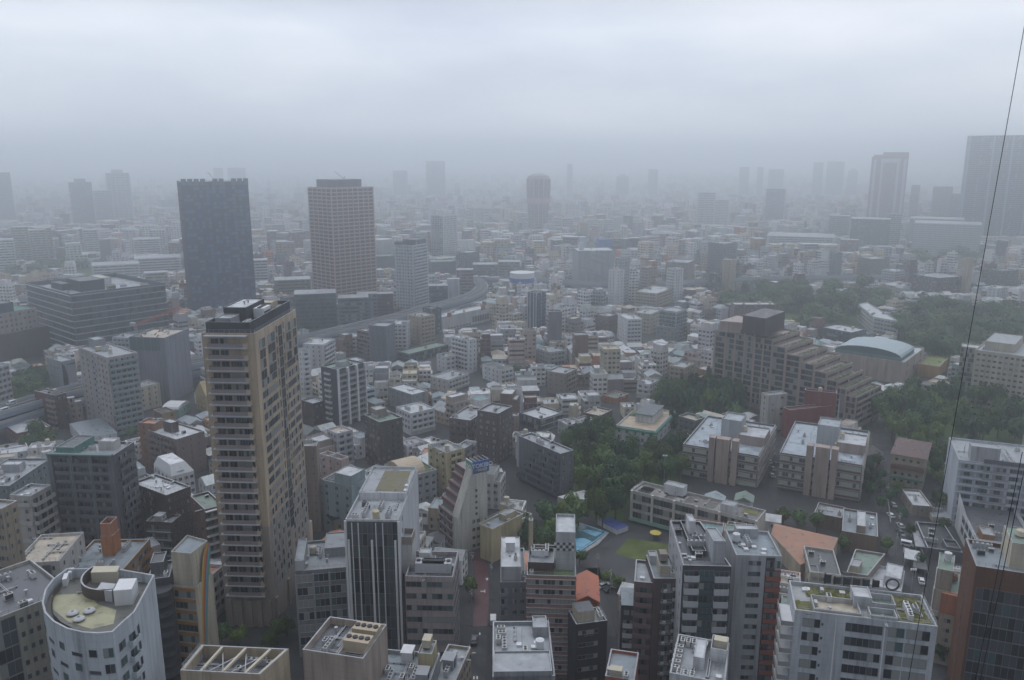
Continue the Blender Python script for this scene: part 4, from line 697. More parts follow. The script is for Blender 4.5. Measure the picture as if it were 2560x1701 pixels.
# ---- middle ground, centre
Q(TW, 'slim white tower with rounded grey balconies just right of the beige tower', TB, 't6', (262, 715), (300, 730), (352, 722), 1005, 'white', 'rlight', sl='s', sr='b', sh='the slim white balcony tower', vis=990, cl=1)
b = B(TW, 'dark tower with a white framed grid of glazed balconies on one face', TB, 't6', (530, 848), (450, 818), (706, 800), by=1068, col=(.06, .065, .08), roof='rgreen', fh=3.15, sh='the white-grid dark tower', vis=1058)
f = b.face(0); b.FIN(f, (.0, .33, .36, .66, .69, .99), .6, 1.4, 0, b.z, 'white', 'white_frame'); b.BA(f, .02, .98, 1.2, 'w', 1.05, 6, 'white', wh=2); b.BA(b.face(3), .25, .6, 1.0, 's', 1.0, 1, 'offwhite'); b.clutter(6, ('ac2', 'tank', 'pipe', 'ac')); b.rbox('stair_house', .3, .6, .3, .6, 3, 'pale', 'rgreen'); b.finish()
b = B(TW, 'dark brown tower patterned with patchwork panels', TB, 't6', (805, 1192), (705, 1142), (915, 1145), by=1180, col=(.085, .075, .075), roof='rgreen', fh=3.1, sh='the dark patchwork tower', vis=1165)
f = b.face(3); m = MB(); r = random.Random(3)
for i in range(9):
    for j in range(14):
        if r.random() < .5: u = f.w * i / 9; z = b.z - 2 - j * 3.1 + r.random(); m.poly([Vector(f.loc(x, y, .03)) - b.o for x, y in ((u, z - 1.6), (u + f.w / 10, z - 1.6), (u + f.w / 10, z), (u, z))], r.randrange(2))
b.part('patchwork', m, ('wall', 'g0'), C('taupe')); b.W(f, 4, 1.2, 1.3); b.BA(b.face(0), .55, .97, 1, 's', 1, 1); b.W(b.face(0), 2, 1.1, 1.2, .9, .05, .5)
b.rbox('stair_house', .25, .7, .55, .95, 4, 'taupe', 'rgrey'); b.clutter(4); b.finish()
for a in [
 (AP, 'low dark brown block with balconies behind the beige tower', 't6', (296, 1045), (372, 1070), (437, 1040), 1065, 'dbrown', 'rgrey', 's', 'b', 'the low dark brown block'),
 (AP, 'white stepped flats standing just under the expressway', 't6', (378, 660), (440, 685), (512, 645), 928, 'white', 'rlight', 's', 'b', 'the white expressway flats'),
 (OF, 'brick-orange office with pale window bands below the expressway', 't6', (658, 582), (770, 608), (822, 590), 897, (.27, .14, .1), 'rgrey', 'rl', 's', 'the brick-orange office'),
 (OF, 'blank dark grey slab beside the brick-orange office', 't6', (788, 545), (850, 565), (908, 540), 910, (.16, .175, .2), 'rgrey', 's', 's', 'the blank dark grey slab'),
 (AP, 'white flats with dark balcony stripes next to the blank dark grey slab', 't6', (905, 562), (985, 550), (1008, 525), 872, 'white', 'rlight', 'b', 's', 'the dark-striped white flats'),
 (AP, 'beige slab with open balconies on its right end by the expressway', 't6', (985, 485), (1075, 503), (1140, 482), 864, 'beige', 'rgrey', 's', 'b', 'the beige end-balcony slab'),
 (OF, 'dark blue glass office squeezed behind the beige end-balcony slab', 't6', (1088, 440), (1150, 452), (1202, 440), 838, 'navy', 'rdark', 'r', 'r', 'the dark blue office'),
 (OF, 'low rounded glass building with a pale flat roof rim', 't6', (915, 728), (1000, 745), (1258, 682), 908, (.14, .14, .15), 'rgreen', 'R', 'R', 'the low rim-roofed glass building'),
 (AP, 'white flats with zigzag outdoor stairs', 't6', (1275, 628), (1385, 655), (1422, 640), 935, 'white', 'rlight', 'b', 's', 'the zigzag-stair flats'),
 (AP, 'white flats with rounded balconies and a planted roof', 't6', (1180, 745), (1240, 765), (1292, 750), 935, 'white', 'rgreen', 's', 'b', 'the planted-roof white flats'),
 (AP, 'long low white flats with open galleries', 't6', (1160, 885), (1255, 915), (1392, 870), 982, 'offwhite', 'rgrey', 's', 'b', 'the long low gallery flats'),
 (AP, 'boxy white flats with a dark roof surface', 't6', (1478, 812), (1600, 850), (1672, 830), 962, 'white', 'rdark', 's', 'b', 'the dark-roofed white flats'),
 (OF, 'wide plain grey block with a few small windows', 't6', (863, 960), (1020, 1012), (1068, 975), 1035, 'grey', 'rlight', 's', 's', 'the wide plain grey block'),
 (HS, 'cluster-like white house with many small terraces', 't6', (913, 1090), (1010, 1135), (1117, 1085), 1090, 'white', 'rlight', 'w', 'b', 'the white terraced house'),
 (AP, 'dark brown flats with stepped terraces on the left side', 't6', (1258, 1165), (1400, 1180), (1510, 1105), 1125, (.14, .1, .1), 'rgrey', 'b', 'b', 'the stepped dark brown flats'),
 (AP, 'dark brown square tower joined to the stepped dark brown flats', 't6', (1510, 1092), (1585, 1135), (1676, 1085), 1160, (.12, .095, .095), 'rgrey', 'w', 'w', 'the dark brown square tower'),
 (OF, 'white-roofed building with dark glass walls and a yellowish stair box', 't7', (56, 1125), (188, 1172), (335, 1125), 1082, (.1, .105, .12), 'rlight', 'R', 'rl', 'the white-roofed glass building'),
 (AP, 'small white cube house next to the grey stepped apartment block', 't7', (30, 1258), (95, 1290), (135, 1270), 1180, 'pale', 'rgrey', 's', 's', 'the small white cube house'),
 (HS, 'maroon flat-roofed house with a beige roof', 't7', (500, 1115), (575, 1150), (655, 1110), 1065, 'maroon', 'rbeige', 's', 's', 'the maroon beige-roofed house'),
 (HS, 'dusty pink house with a white tank and tall wall', 't7', (428, 1165), (480, 1190), (545, 1165), 1082, 'rose', 'rgrey', 's', 's', 'the dusty pink house'),
 (HS, 'glass-fronted grey house with curved bay on the wood edge', 't7', (300, 1175), (365, 1210), (425, 1180), 1098, 'pale', 'rgrey', 'w', 'R', 'the glass bay house'),
 (HS, 'terracotta-walled house with a rooftop garden', 't7', (598, 1010), (680, 1035), (765, 1005), 1012, 'terra', 'rgreen', 's', 's', 'the terracotta garden house'),
 (AP, 'tan open-topped block with thick corner walls', 't7', (1040, 815), (1130, 835), (1190, 805), 965, 'beige', 'rgrey', 'b', 'w', 'the tan open-topped block'),
 (AP, 'white curved-corner flats left of the wood', 't7', (835, 925), (900, 945), (960, 915), 1000, 'white', 'rlight', 'b', 'w', 'the curved-corner white flats'),
 (AP, 'narrow grey-beige flats with balconies in the dense quarter', 't7', (270, 845), (350, 875), (425, 840), 990, 'taupe', 'rgrey', 's', 'b', 'the grey-beige narrow flats'),
 (AP, 'pale lilac-grey flats with many small windows', 't7', (165, 705), (250, 735), (335, 715), 915, 'pale', 'rgrey', 'w', 'b', 'the lilac-grey flats'),
 (TW, 'black and white striped slim tower', 't7', (93, 340), (160, 348), (222, 338), 826, 'navy', 'rdark', '', 'b', 'the black and white slim tower'),
 (AP, 'white slab with navy balcony fronts', 't7', (692, 480), (755, 518), (832, 508), 862, 'white', 'rlight', 's', 'b', 'the navy-balcony white slab'),
 (AP, 'brown brick flats with gridded balconies', 't7', (548, 485), (630, 500), (692, 485), 832, (.17, .1, .09), 'rgrey', 'b', 'b', 'the brown grid flats'),
 (AP, 'cream flats with green terrace at the foot', 't7', (800, 470), (905, 485), (982, 455), 836, 'cream', 'rgrey', 'w', 'w', 'the cream green-foot flats'),
 (AP, 'pale glass-balcony flats near the wood', 't7', (985, 450), (1075, 470), (1145, 450), 852, 'pale', 'rgrey', 'g', 'g', 'the glass-balcony flats'),
 (OF, 'low grey boxy office before the glass-balcony flats', 't7', (960, 555), (1065, 575), (1132, 545), 856, 'grey', 'rgrey', 'w', 'w', 'the low grey boxy office'),
 (TW, 'white stepped block tower by the far expressway', 't7', (632, 190), (680, 200), (735, 192), 768, 'white', 'rlight', 's', 's', 'the white stepped block tower'),
 (TW, 'taller white rear tower joined to the white stepped block tower', 't7', (672, 110), (720, 120), (770, 112), 758, 'pale', 'rlight', 'w', 'w', 'the taller white rear tower'),
 (AP, 'tan office with orange floor bands by the far expressway', 't7', (838, 172), (890, 180), (942, 172), 745, (.38, .25, .16), 'rgrey', 'rl', 'r', 'the orange-banded tan office'),
 (AP, 'slim white flats with black balcony slots', 't7', (1015, 185), (1065, 192), (1122, 182), 758, 'white', 'rgrey', 'b', 's', 'the slot-balcony slim flats'),
 (AP, 'beige stepped flats with big white parapets', 't7', (830, 330), (945, 350), (1062, 310), 772, 'cream', 'rlight', 'b', 'b', 'the beige stepped flats'),
 (TW, 'wide grey tower covered in small balconies', 't7', (1283, 18), (1390, 25), (1474, 18), 712, (.2, .2, .22), 'rgrey', 'b', 'b', 'the wide grey balcony tower'),
 (TW, 'narrow beige slab tower at the edge of the far wood', 't7', (1375, 125), (1440, 132), (1468, 122), 732, 'beige', 'rlight', 's', 's', 'the narrow beige slab tower'),
 (OF, 'long brown office between pale towers by the far expressway', 't7', (1005, 140), (1150, 150), (1195, 140), 722, 'taupe', 'rgrey', 'w', 's', 'the long brown far office'),
 (AP, 'dark navy glass tower foot near the narrow beige slab tower', 't7', (1285, 215), (1340, 222), (1372, 212), 735, 'navy', 'rdark', 'R', 'R', 'the navy glass block'),
 (AP, 'long mottled brick apartment house at the edge of the wood', 'k7', (245, 25), (300, 60), (850, 60), 820, (.19, .12, .12), 'rlight', 'w', 'w', 'the mottled brick house'),
 (OF, 'grey slender slab above the far wood', 't8', (408, 75), (450, 85), (488, 72), 706, (.2, .22, .26), 'rgrey', 'w', 's', 'the grey slender slab'),
 (OF, 'long maroon office with a row of white roof units', 't8', (945, 240), (1120, 250), (1285, 245), 738, (.13, .06, .075), 'rgrey', 'r', 'r', 'the long maroon office'),
 (TW, 'tall plain beige slab behind the long maroon office', 't8', (1285, 112), (1320, 118), (1348, 110), 735, 'beige', 'rlight', 's', '', 'the plain beige slab'),
 (AP, 'pale brown flats with white balcony side near the far wood', 't8', (588, 118), (680, 125), (795, 112), 700, 'taupe', 'rgrey', 'b', 'w', 'the pale brown far flats'),
 (AP, 'white stepped pyramid-like flats near the far wood', 't8', (745, 190), (830, 205), (895, 190), 712, 'white', 'rlight', 'b', 'b', 'the pyramid-like white flats'),
 (OF, 'beige brick school-like block before the far wood', 't8', (443, 262), (530, 285), (625, 255), 728, 'cream', 'rlight', 'w', 'w', 'the beige brick block'),
 (OF, 'white cube office near the right photo edge', 't8', (1433, 310), (1500, 318), (1573, 305), 752, 'white', 'rlight', 's', 's', 'the white cube office'),
 (OF, 'wide dark brown brick block near the right photo edge', 't8', (1440, 195), (1540, 205), (1640, 190), 726, 'dbrown', 'rdark', 'w', 'w', 'the wide dark brown block'),
 (OF, 'white warehouse with a green tinted roof', 't8', (265, 175), (320, 190), (385, 168), 712, 'white', 'rgreen', 's', '', 'the green-roofed white warehouse'),
 (OF, 'pale box building with a lettering-free blue hoarding on its roof', 's3', (560, 905), (610, 912), (945, 892), 728, (.36, .38, .41), 'rlight', 's', '', 'the wave-marked pale store'),
]:
    name, label, t, L, A, R, by, col, roof, sl_, sr_, sh = a
    Q(name, label, {AP: AB, OF: OB, TW: TB, HS: 'house'}[name], t, L, A, R, by, col, roof, sl_, sr_, 3 if name != TW else 4, sh=sh)
b = HEROES[-1]; b.root['label'] = 'broad pale windowless store front marked with dark wavy streaks'
f = b.face(0); m = MB(); r = random.Random(5)
for k in range(7):
    u = r.uniform(.02, .5); z = b.z * r.uniform(.3, .95)
    m = MB()
    for i in range(6): m.poly([Vector(f.loc(f.w * min(.98, u + i * .07 + du), z - i * .8 + dz, .1)) - b.o for du, dz in ((0, -.9), (.07, -1.5), (.07, -.2), (0, .5))])
    b.part('wavy_streak', m, ('paint',), C('grey'))
b.rbox('roof_hut', .1, .22, .4, .6, 8, 'white', 'rlight')
b = next(h for h in HEROES if h.sh == 'the black and white slim tower'); b.FIN(b.face(3), (.02, .3, .7, .98), .5, .3, 0, b.z, 'white'); b.FIN(b.face(0), (.5, .98), .6, .5, 0, b.z, 'white')
Q(OF, 'bright blue hoarding-clad building far beyond the wave-marked store', OB, 's3', (778, 800), (800, 806), (924, 796), 665, (.05, .14, .42), 'rlight', '', '', 1, sh='the blue-clad building')
# long store with brown signs by the expressway
b = B(OF, 'long white store with brown sign boards and a tall window row', 'store', 't6', (1212, 505), (1200, 485), (1528, 440), by=830, col='offwhite', roof='rlight', fh=4, sh='the long white store'); f = b.face(0); b.W(f, 7, 2.2, 5, -1.5, .62, .98, 2, .1, floors=[1]); b.W(f, 8, 2, 1.4, 1, .1, .6, 2, .1, floors=[2])
for u, v_ in ((.15, .0), (.85, 0)): b.FIN(f, [u], 5, .5, b.z - 1, b.z + 2.5, (.3, .1, .08), 'sign_board')
b.clutter(6); b.finish()
# ---- grey stepped apartment block above the wood
b = B(AP, 'dark grey apartment block with stepped balconies full of plants', AB, 't7', (318, 1398), (45, 1280), (390, 1368), by=1250, col=(.13, .135, .155), roof='rgrey', fh=3, sh='the grey stepped apartment block', vis=1240)
f = b.face(3); nfl = f.nf
for k in range(nfl): b.BA(f, max(0, .5 - k * .11), .97, 1.6, 's', 1, 3, (.12, .125, .145), floors=[k])
b.W(b.face(0), 2, 1.1, 1.2); b.clutter(4); b.finish()
# ---- green-trimmed villa on the wooded hill
b = B(OF, 'white villa-like building with green roof edging and a beige terrace roof in the wood', 'villa', 't7', (935, 1250), (690, 1202), (1066, 1118), by=1118, col='white', roof=(.4, .33, .24), fh=3.5, sh='the green-trimmed villa', vis=1090)
for i in (3, 0): f = b.face(i); b.SL(f, .7, .9, 0, 1, (.05, .24, .18), 'green_edging', floors=[0], zo=-.2); b.W(f, 5, 1.4, 1.8)
b.rbox('penthouse', .35, .85, .25, .7, 4, 'white', 'dgrey'); b.rbox('penthouse_trim', .33, .87, .23, .72, .5, (.05, .24, .18), 'dgrey', z0=b.deck + 4.02, par=0); b.rbox('chimney', .8, .88, .88, .96, 4, 'white', 'rlight'); b.sheet('roof_shrubs', .55, .75, .8, .97, 'leaf', .8, (.08, .12, .05)); b.finish()
# ---- twin institutional blocks
def twin(lab, sh, t, FL, FR, BR, by, tw, cr0, seed):
    b = B(OF, lab, OB, t, FR, FL, BR, by=by, col=(.13, .115, .115), roof=(.34, .39, .44), fh=3.7, sh=sh, vis=by + 12, par=.9, seed=seed)
    for i in (3, 0): f = b.face(i); b.RB(f, 1.9, 1.0, .01, .99, 1.3, .75, frame=('framel', 'g1', 'g2', 'g7', 'g3')); b.SL(f, .5, .3, 0, 1, (.3, .27, .26), 'floor_ledge'); b.SL(f, .5, .25, 0, 1, (.3, .27, .26), 'sill_ledge', zo=-2.5)
    f = b.face(3)
    for u0, w in tw: m = MB(); m.obox((0, 0, 0), f.t, 0, w, -1.6, 2.5, -b.z, 5.5); b.part('concrete_tower', m, ('wall',), C((.36, .29, .26))).location = Vector(f.loc(f.w * u0, b.z)) - b.o
    b.rbox('core_house', cr0, cr0 + .26, .35, .62, 9, (.38, .4, .42), (.36, .4, .44), par=.8); b.rbox('core_deck', .3, .62, 0, .35, 4.5, (.34, .28, .26), 'rlight', par=.6)
    D(b, ('tank', .45, .3, 0, b.deck + 4, 'cream'), ('ac2', .5, .5), ('tankb', .4, .35, 0, None, 'cream'), ('ac2', .8, .12), ('ac', .85, .2), ('pipe', .75, .5, 1.57), ('mast', .5, .7)); b.finish(); return b
twin('flat office block with a beige central shaft, the left one of two alike', 'the first twin office', 's', (1710, 1107), (1896, 1140), (1940, 1063), 1222, ((.36, 2.6), (.46, 5.5), (.66, 2.6)), .42, 1)
b = twin('flat office block with a beige central shaft and tall flag pole, right twin', 'the second twin office', 's', (1949, 1132), (2156, 1163), (2173, 1078), 1258, ((.33, 2.6), (.44, 5.5), (.63, 2.6)), .45, 2)
m = MB(); m.tube((0, 0, 0), (0, 0, 24), .3, 6, 0, .12); o = b.part('flag_pole', m, ('steel',)); o.location = b.uv(.7, .4) - b.o
# ---- school
b = B(OF, 'long three storey white school with solar panels and brown roof rails', 'school', 'b3', (782, 328), (720, 260), (1600, 528), by=1300, col=(.47, .46, .42), roof=(.14, .13, .13), fh=3.7, sh='the white school', vis=1290)
b2 = [at(px('b3', p), b.z) for p in ((782, 328), (1602, 528), (1668, 408), (893, 205))]
f = b.face(0); b.finish()
b.RB(f, 2.3, .6, .01, .17, 1.3, .35); b.RB(f, 2.3, .6, .19, .35, 1.3, .35); b.RB(f, 2.3, .6, .37, .53, 1.3, .35); b.RB(f, 2.3, .6, .55, .71, 1.3, .35); b.RB(f, 2.3, .6, .73, .99, 1.3, .2); b.FIN(f, (.005, .18, .36, .54, .72, .995), .9, .7, 0, b.z, (.5, .49, .45), 'pier'); b.BA(f, 0, .36, 2.2, 'b', 1.1, 0, 'green', floors=[2], name='green_gallery')
b.rbox('stair_house', .22, .38, .55, .95, 4, 'white', 'rgrey'); b.rbox('stair_house', .72, .82, .02, .45, 4, 'white', 'rgrey')
for u in (.06, .12, .18, .42, .5, .58, .66): D(b, ('solar', u, .35))
b.sheet('roof_lawn', .85, .96, .5, .9, 'leaf', .1, (.14, .14, .05)); b.BA(b.face(2), .02, .98, .1, 'b', 2.5, 0, 'ochre', floors=[0], name='roof_fence', drop=-.1); b.finish()
# ---- white folded tower and red building behind the twins
Q(OF, 'white narrow building with a folded facade and dark slit between the twins', OB, 'k7', (605, 1262), (742, 1250), (990, 1222), 1080, (.42, .42, .4), 'rgrey', 's', '', 1, sh='the folded white building', vis=1060); b = HEROES[-1]; b.W(b.face(0), 1, 1.6, 1.2, 1, .55, .9, 1, 0, floors=[0, 2, 3]); b.W(b.face(0), 1, .7, .7, 1, .1, .4, 1, 0, floors=[1, 2]); b.finish()
Q(OF, 'dark red brick building with sloping shoulders beside the folded white building', OB, 'k7', (1160, 1150), (1215, 1180), (1630, 1222), 1078, (.2, .045, .035), (.1, .05, .05), 's', 's', 2, sh='the dark red building', vis=1050)
Q(OF, 'lower dark red brick wing in front of the dark red building', OB, 'k7', (960, 1400), (1010, 1440), (1610, 1380), 1098, (.2, .045, .035), (.12, .06, .05), 's', 's', 2, sh='the red wing', vis=1070)
# ---- terraced brown building
zt0 = 45.0; stp = 3.25
p0 = at(px('k7', (190, 342)), zt0); p1 = at(px('k7', (1775, 1325)), zt0 - 9 * stp)
cor = [at(px('k7', q), zt0 - i * stp) for i, q in enumerate(((580, 402), (790, 520), (950, 632), (1115, 752), (1275, 872), (1430, 985), (1560, 1095), (1660, 1200), (1775, 1325)))]
dv = at(px('k7', (1145, 408)), zt0 - stp) - at(px('k7', (790, 520)), zt0 - stp); dv.z = 0
ln = (p1 - p0).xy.normalized(); pe = Vector((-ln.y, ln.x)); dvp = pe * max(26, abs(dv.xy.dot(pe)))
ts = [0] + [max(4, (c - p0).xy.dot(ln)) for c in cor]
for i in range(1, len(ts)): ts[i] = max(ts[i], ts[i - 1] + 5)
tb = bpy.data.objects.new('apartment_building', None); COL.objects.link(tb); tb.location = (p0.x, p0.y, 0); tag(tb, 'big brown apartment building stepping down in green terraces beside the wood', AB)
H_ = Bld.__new__(Bld); H_.root = tb; H_.o = Vector((p0.x, p0.y, 0)); H_.cnt = {}; H_.over = {}; H_.rnd = random.Random(4); H_.col = C((.34, .275, .25)); H_.fh = stp; H_.zb = 0; H_.z = zt0; H_.sh = 'the terraced brown building'; H_.vis = 1030; H_.zt = zt0
e0 = p0.xy - ln * 7; H_.poly = [e0, p0.xy + ln * ts[-1], p0.xy + ln * ts[-1] + dvp, e0 + dvp]; HEROES.append(H_)
segs = [(-7, 0, zt0 - stp)] + [(ts[i], ts[i + 1], zt0 - i * stp) for i in range(len(ts) - 1)]
for i, (a, c, z) in enumerate(segs):
    P = [p0.xy + ln * a - H_.o.xy, p0.xy + ln * c - H_.o.xy, p0.xy + ln * c + dvp - H_.o.xy, p0.xy + ln * a + dvp - H_.o.xy]; m = MB(); n = 4
    I = [p0.xy + ln * (a + .4) + pe * .4 - H_.o.xy, p0.xy + ln * (c - .4) + pe * .4 - H_.o.xy, p0.xy + ln * (c - .4) + dvp - pe * .4 - H_.o.xy, p0.xy + ln * (a + .4) + dvp - pe * .4 - H_.o.xy]
    m.faces([(p.x, p.y, 0) for p in P] + [(p.x, p.y, z) for p in P], [(k, (k + 1) % 4, (k + 1) % 4 + 4, k + 4) for k in range(4)]); m.faces([(p.x, p.y, z) for p in P] + [(p.x, p.y, z) for p in I], [(k, (k + 1) % 4, (k + 1) % 4 + 4, k + 4) for k in range(4)])
    m.faces([(p.x, p.y, z - 1.0) for p in I] + [(p.x, p.y, z) for p in I], [((k + 1) % 4, k, k + 4, (k + 1) % 4 + 4) for k in range(4)]); m.poly([(p.x, p.y, z - 1) for p in I], 1)
    H_.part('storey_block', m, ('wall', 'roof'), H_.col)
    f = Face(p0.xy + ln * a, p0.xy + ln * c, z - .3, 0, stp); nn = max(1, round(f.w / 6.5)); H_.W(f, nn, f.w / nn * .8, 2.4, .5, .02, .98, 3, .18, off=.05)
    H_.FIN(f, [k / nn for k in range(nn)], .9, .35, 0, z, (.37, .3, .27), 'pier')
    if i > 1:
        g = MB(); w0, w1 = c - 3.2, c - .6; rr = random.Random(i)
        for k in range(140):
            q = p0.xy + ln * rr.uniform(w0, w1) + pe * rr.uniform(1, dvp.length - 2) - H_.o.xy; s_ = rr.uniform(.4, .8); zz = z - 1 + rr.uniform(.2, 1.1); a_ = rr.uniform(0, 3); dx, dy = math.cos(a_) * s_, math.sin(a_) * s_; g.poly([(q.x - dx, q.y - dy, zz), (q.x + dy, q.y - dx, zz + .3), (q.x + dx, q.y + dy, zz + .1), (q.x - dy, q.y + dx, zz + .3)])
        H_.part('terrace_hedge', g, ('leaf',), (.07, .12, .045))
        fb = Face(p0.xy + ln * a, p0.xy + ln * a + dvp, z + stp - 1, z - 1, stp); H_.RB(fb, 2.1, .5, .03, .97, 2, .1) if i > 2 else None
f = Face(H_.poly[1], H_.poly[2], segs[-1][2] - .3, 0, stp); H_.RB(f, 2.0, .6, .02, .98, 2, .15); H_.BA(f, .02, .98, 1, 's', 1, 0, H_.col)
q = [at(px('k7', p), zt0 + 9) - H_.o for p in ((700, 245), (958, 150), (680, 108), (405, 200))]; m = MB(); m.prism([(p.x, p.y) for p in q], zt0 - 1, zt0 + 9, 0, 1); H_.part('dark_plant_box', m, ('wall', 'roof'), C((.085, .07, .075)))
q = [at(px('k7', p), zt0 + 3.4) - H_.o for p in ((100, 275), (420, 300), (520, 250), (330, 205))]; m = MB(); m.prism([(p.x, p.y) for p in q], zt0 - 3, zt0 + 3.4, 0, 1); H_.part('rear_storey', m, ('wall', 'roof'), H_.col); H_.finish()
# ---- hall with arched glass roof and neighbours
b = B(OF, 'beige hall with a pale arched glass roof beside the terraced brown building', 'hall', 't8', (893, 800), (600, 692), (1022, 705), by=962, col=(.4, .34, .3), roof='rlight', fh=5, sh='the arched-roof hall', vis=955)
f = b.face(3); b.W(f, 4, 7, 6.5, -6, .03, .97, 3, .2, floors=[1]); b.W(f, 3, 2, 3, 0, .3, .97, 1, .1, floors=[3, 4]); b.FIN(f, (0, .25, .5, .75, .99), 1.2, .6, b.z - 13, b.z, (.42, .35, .31), 'pier'); b.W(b.face(0), 3, 2, 3)
m = MB(); k = 10
for i in range(k):
    a0, a1 = math.pi * i / k, math.pi * (i + 1) / k
    m.poly([b.uv(u, .5 + .44 * math.cos(a)) - b.o + Vector((0, 0, 2.5 + 4.5 * math.sin(a))) for a, u in ((a0, .05), (a0, .7), (a1, .7), (a1, .05))][::-1])
for u in (.05, .7): m.poly([b.uv(u, .5 + .44 * math.cos(math.pi * i / k)) - b.o + Vector((0, 0, 2.5 + 4.5 * math.sin(math.pi * i / k))) for i in range(k + 1)], 1)
b.part('arched_roof', m, ('paint', 'g3'), (.36, .43, .46)); b.rbox('glazed_drum', .05, .7, .06, .94, 2.5, (.12, .2, .2), 'rlight', par=0); b.finish()
Q(OF, 'low building with an ochre front wall and lawn roof beside the arched-roof hall', OB, 't8', (985, 805), (1120, 828), (1176, 772), 948, (.42, .25, .11), (.16, .19, .05), '', '', 0, sh='the lawn-roofed ochre building', vis=940)
Q(OF, 'dark glass box with a pale roof rim behind the arched-roof hall', OB, 't8', (346, 568), (545, 605), (614, 578), 868, (.1, .1, .11), 'rlight', 'r', 'r', 3, sh='the dark glass box', vis=850)
b = B(AP, 'white angular apartment house standing among the trees', AB, 't8', (690, 502), (592, 420), (855, 532), by=835, raw=[(690, 502), (855, 532), (645, 405), (592, 420)], col='offwhite', roof='rlight', fh=3.2, sh='the white house in the wood', vis=830); style(b, 0, 'b'); style(b, 3, 'w'); b.clutter(5); b.finish()
b = B(OF, 'cream hotel with a regular grid of square windows at the right edge', 'hotel', 't8', (1900, 790), (1428, 692), (1960, 700), by=1048, col=(.46, .42, .35), roof='rgrey', fh=3.15, sh='the cream hotel', vis=1010)
f = b.face(3); b.W(f, 14, 1.7, 1.3, .8, .02, .98, 1, .35); b.rbox('roof_storey', .2, .9, .55, .92, 5, 'cream', 'rgrey'); b.clutter(5); b.finish()
Q(OF, 'lower hotel wing with teal glass bands beside the cream hotel', 'hotel wing', 't8', (1262, 695), (1415, 712), (1440, 690), 985, (.38, .33, .27), 'rlight', 'R', '', 2, sh='the teal-banded hotel wing', vis=975)
# ---- right foreground
b = B(HS, 'beige house with brown hipped roof and green eaves by the sloping street', 'house', 't8', (1032, 1432), (822, 1425), (1062, 1330), by=1225, col=(.42, .36, .28), roof='maroon', fh=3.2, sh='the green-eaved beige house', vis=1210, par=0)
m = MB(); q = [b.uv(u, v) - b.o for u, v in ((-.05, -.05), (1.05, -.05), (1.05, 1.05), (-.05, 1.05))]; c = b.uv(.5, .5) - b.o + Vector((0, 0, 4)); e = Vector((0, 0, .1))
for i in range(4): m.poly([q[i] + e, q[(i + 1) % 4] + e, c])
b.part('hip_roof', m, ('roof',), (.12, .07, .065)); f = b.face(3); b.SL(f, 1.2, .5, 0, 1, (.06, .22, .16), 'green_eave', floors=[3]); b.SL(f, 1.6, 1.8, 0, 1, (.16, .085, .07), 'brown_eave', floors=[1], zo=-.5); b.W(f, 4, 1.1, 1.1, 1, .05, .9, 1, .1); b.W(b.face(0), 3, 1, 1.2); b.finish()
b = B(AP, 'large white-blue apartment block with barred windows and a dark parapet band', AB, 'b4', (1800, 195), (1245, 130), (1850, 60), by=1345, col=(.44, .48, .54), roof='rgrey', fh=3.05, sh='the white-blue apartment block', vis=1310)
f = b.face(3); b.W(f, 5, 4.2, 1.6, .7, .02, .98, 4, .3); b.SL(f, .4, .35, 0, 1, (.42, .46, .52)); b.SL(f, .6, 1.6, .3, 1, 'dgrey', 'parapet_band', floors=[0], zo=2.2); b.BA(f, .3, .62, .4, 's', .5, 0, 'grey')
for u in (.1, .2, .3, .4, .5, .6): D(b, ('ac2', u, .35, .2, None, 'white'))
b.rbox('stair_tower', .1, .3, .5, .85, 6, 'pale', 'rgrey'); b.finish()
b = B(OF, 'modern white building with a folded parapet and framed windows down its side', OB, 'b4', (1365, 648), (1236, 388), (1612, 585), by=1420, col='white', roof='dgrey', fh=4, sh='the folded white modern block', vis=1400, par=1.6)
f = b.face(3); b.W(f, 4, 4.5, 2.6, .5, .3, .97, 1, 0); m = MB(); p4 = [Vector(f.loc(f.w * u, z)) - b.o for u, z in ((0, b.z), (.55, b.z), (.1, b.z + 3.5), (0, b.z + 3.5))]; m.poly(p4); b.part('raised_parapet', m, ('wall',), C('white')); b.rbox('stair_house', .1, .3, .05, .25, 3, 'ochre', 'rgrey'); b.clutter(3); b.finish()
b = B(OF, 'tall orange tiled building with a big dark glass bay at the right edge', OB, 'b4', (1358, 822), (1308, 645), (1900, 905), z=42, col=(.13, .06, .038), roof='rblue', fh=3.4, sh='the orange glass-bay building', vis=1720, par=1.2)
f = b.face(0); m = MB(); [glazing(m, 0, f.w * .8, -.06, i * 3.4, i * 3.4 + 3.2, 9, random.Random(i), .0) for i in range(9)]; b.part('glass_bay', m, GL).location = Vector(f.loc(f.w * .04, b.z - 36)) - b.o; b.part('glass_bay', MB(), GL) if 0 else None
bo = [c for c in b.root.children if c.name.startswith('glass_bay')][0]; bo.rotation_euler = (0, 0, f.rz); b.W(b.face(3), 1, .5, 2.6, .4, .3, .6, 1, 0)
b.rbox('cream_storey', .45, 1, .25, .9, 7, 'cream', 'rgreen'); D(b, ('ac', .15, .6, 0, None, 'grey'), ('mast', .1, .8), ('ac2', .2, .85)); m = MB(); m.cyl(0, 0, 1.5, 0, 1.2, 14, 0, 1.2); m.cyl(0, 0, 1.2, 1.2, 1.6, 14, 0, .2); b.part('domed_tank', m, ('paint',), C('cream')).location = b.uv(.62, .6, b.deck + 7) - b.o; b.finish()
b = B(AP, 'cream stepped building with red details and roof terraces by the orange building', AB, 'b4', (1292, 1165), (1072, 1150), (1302, 1000), z=16, col=(.42, .37, .3), roof='rgrey', fh=3, sh='the cream stepped building', vis=1640)
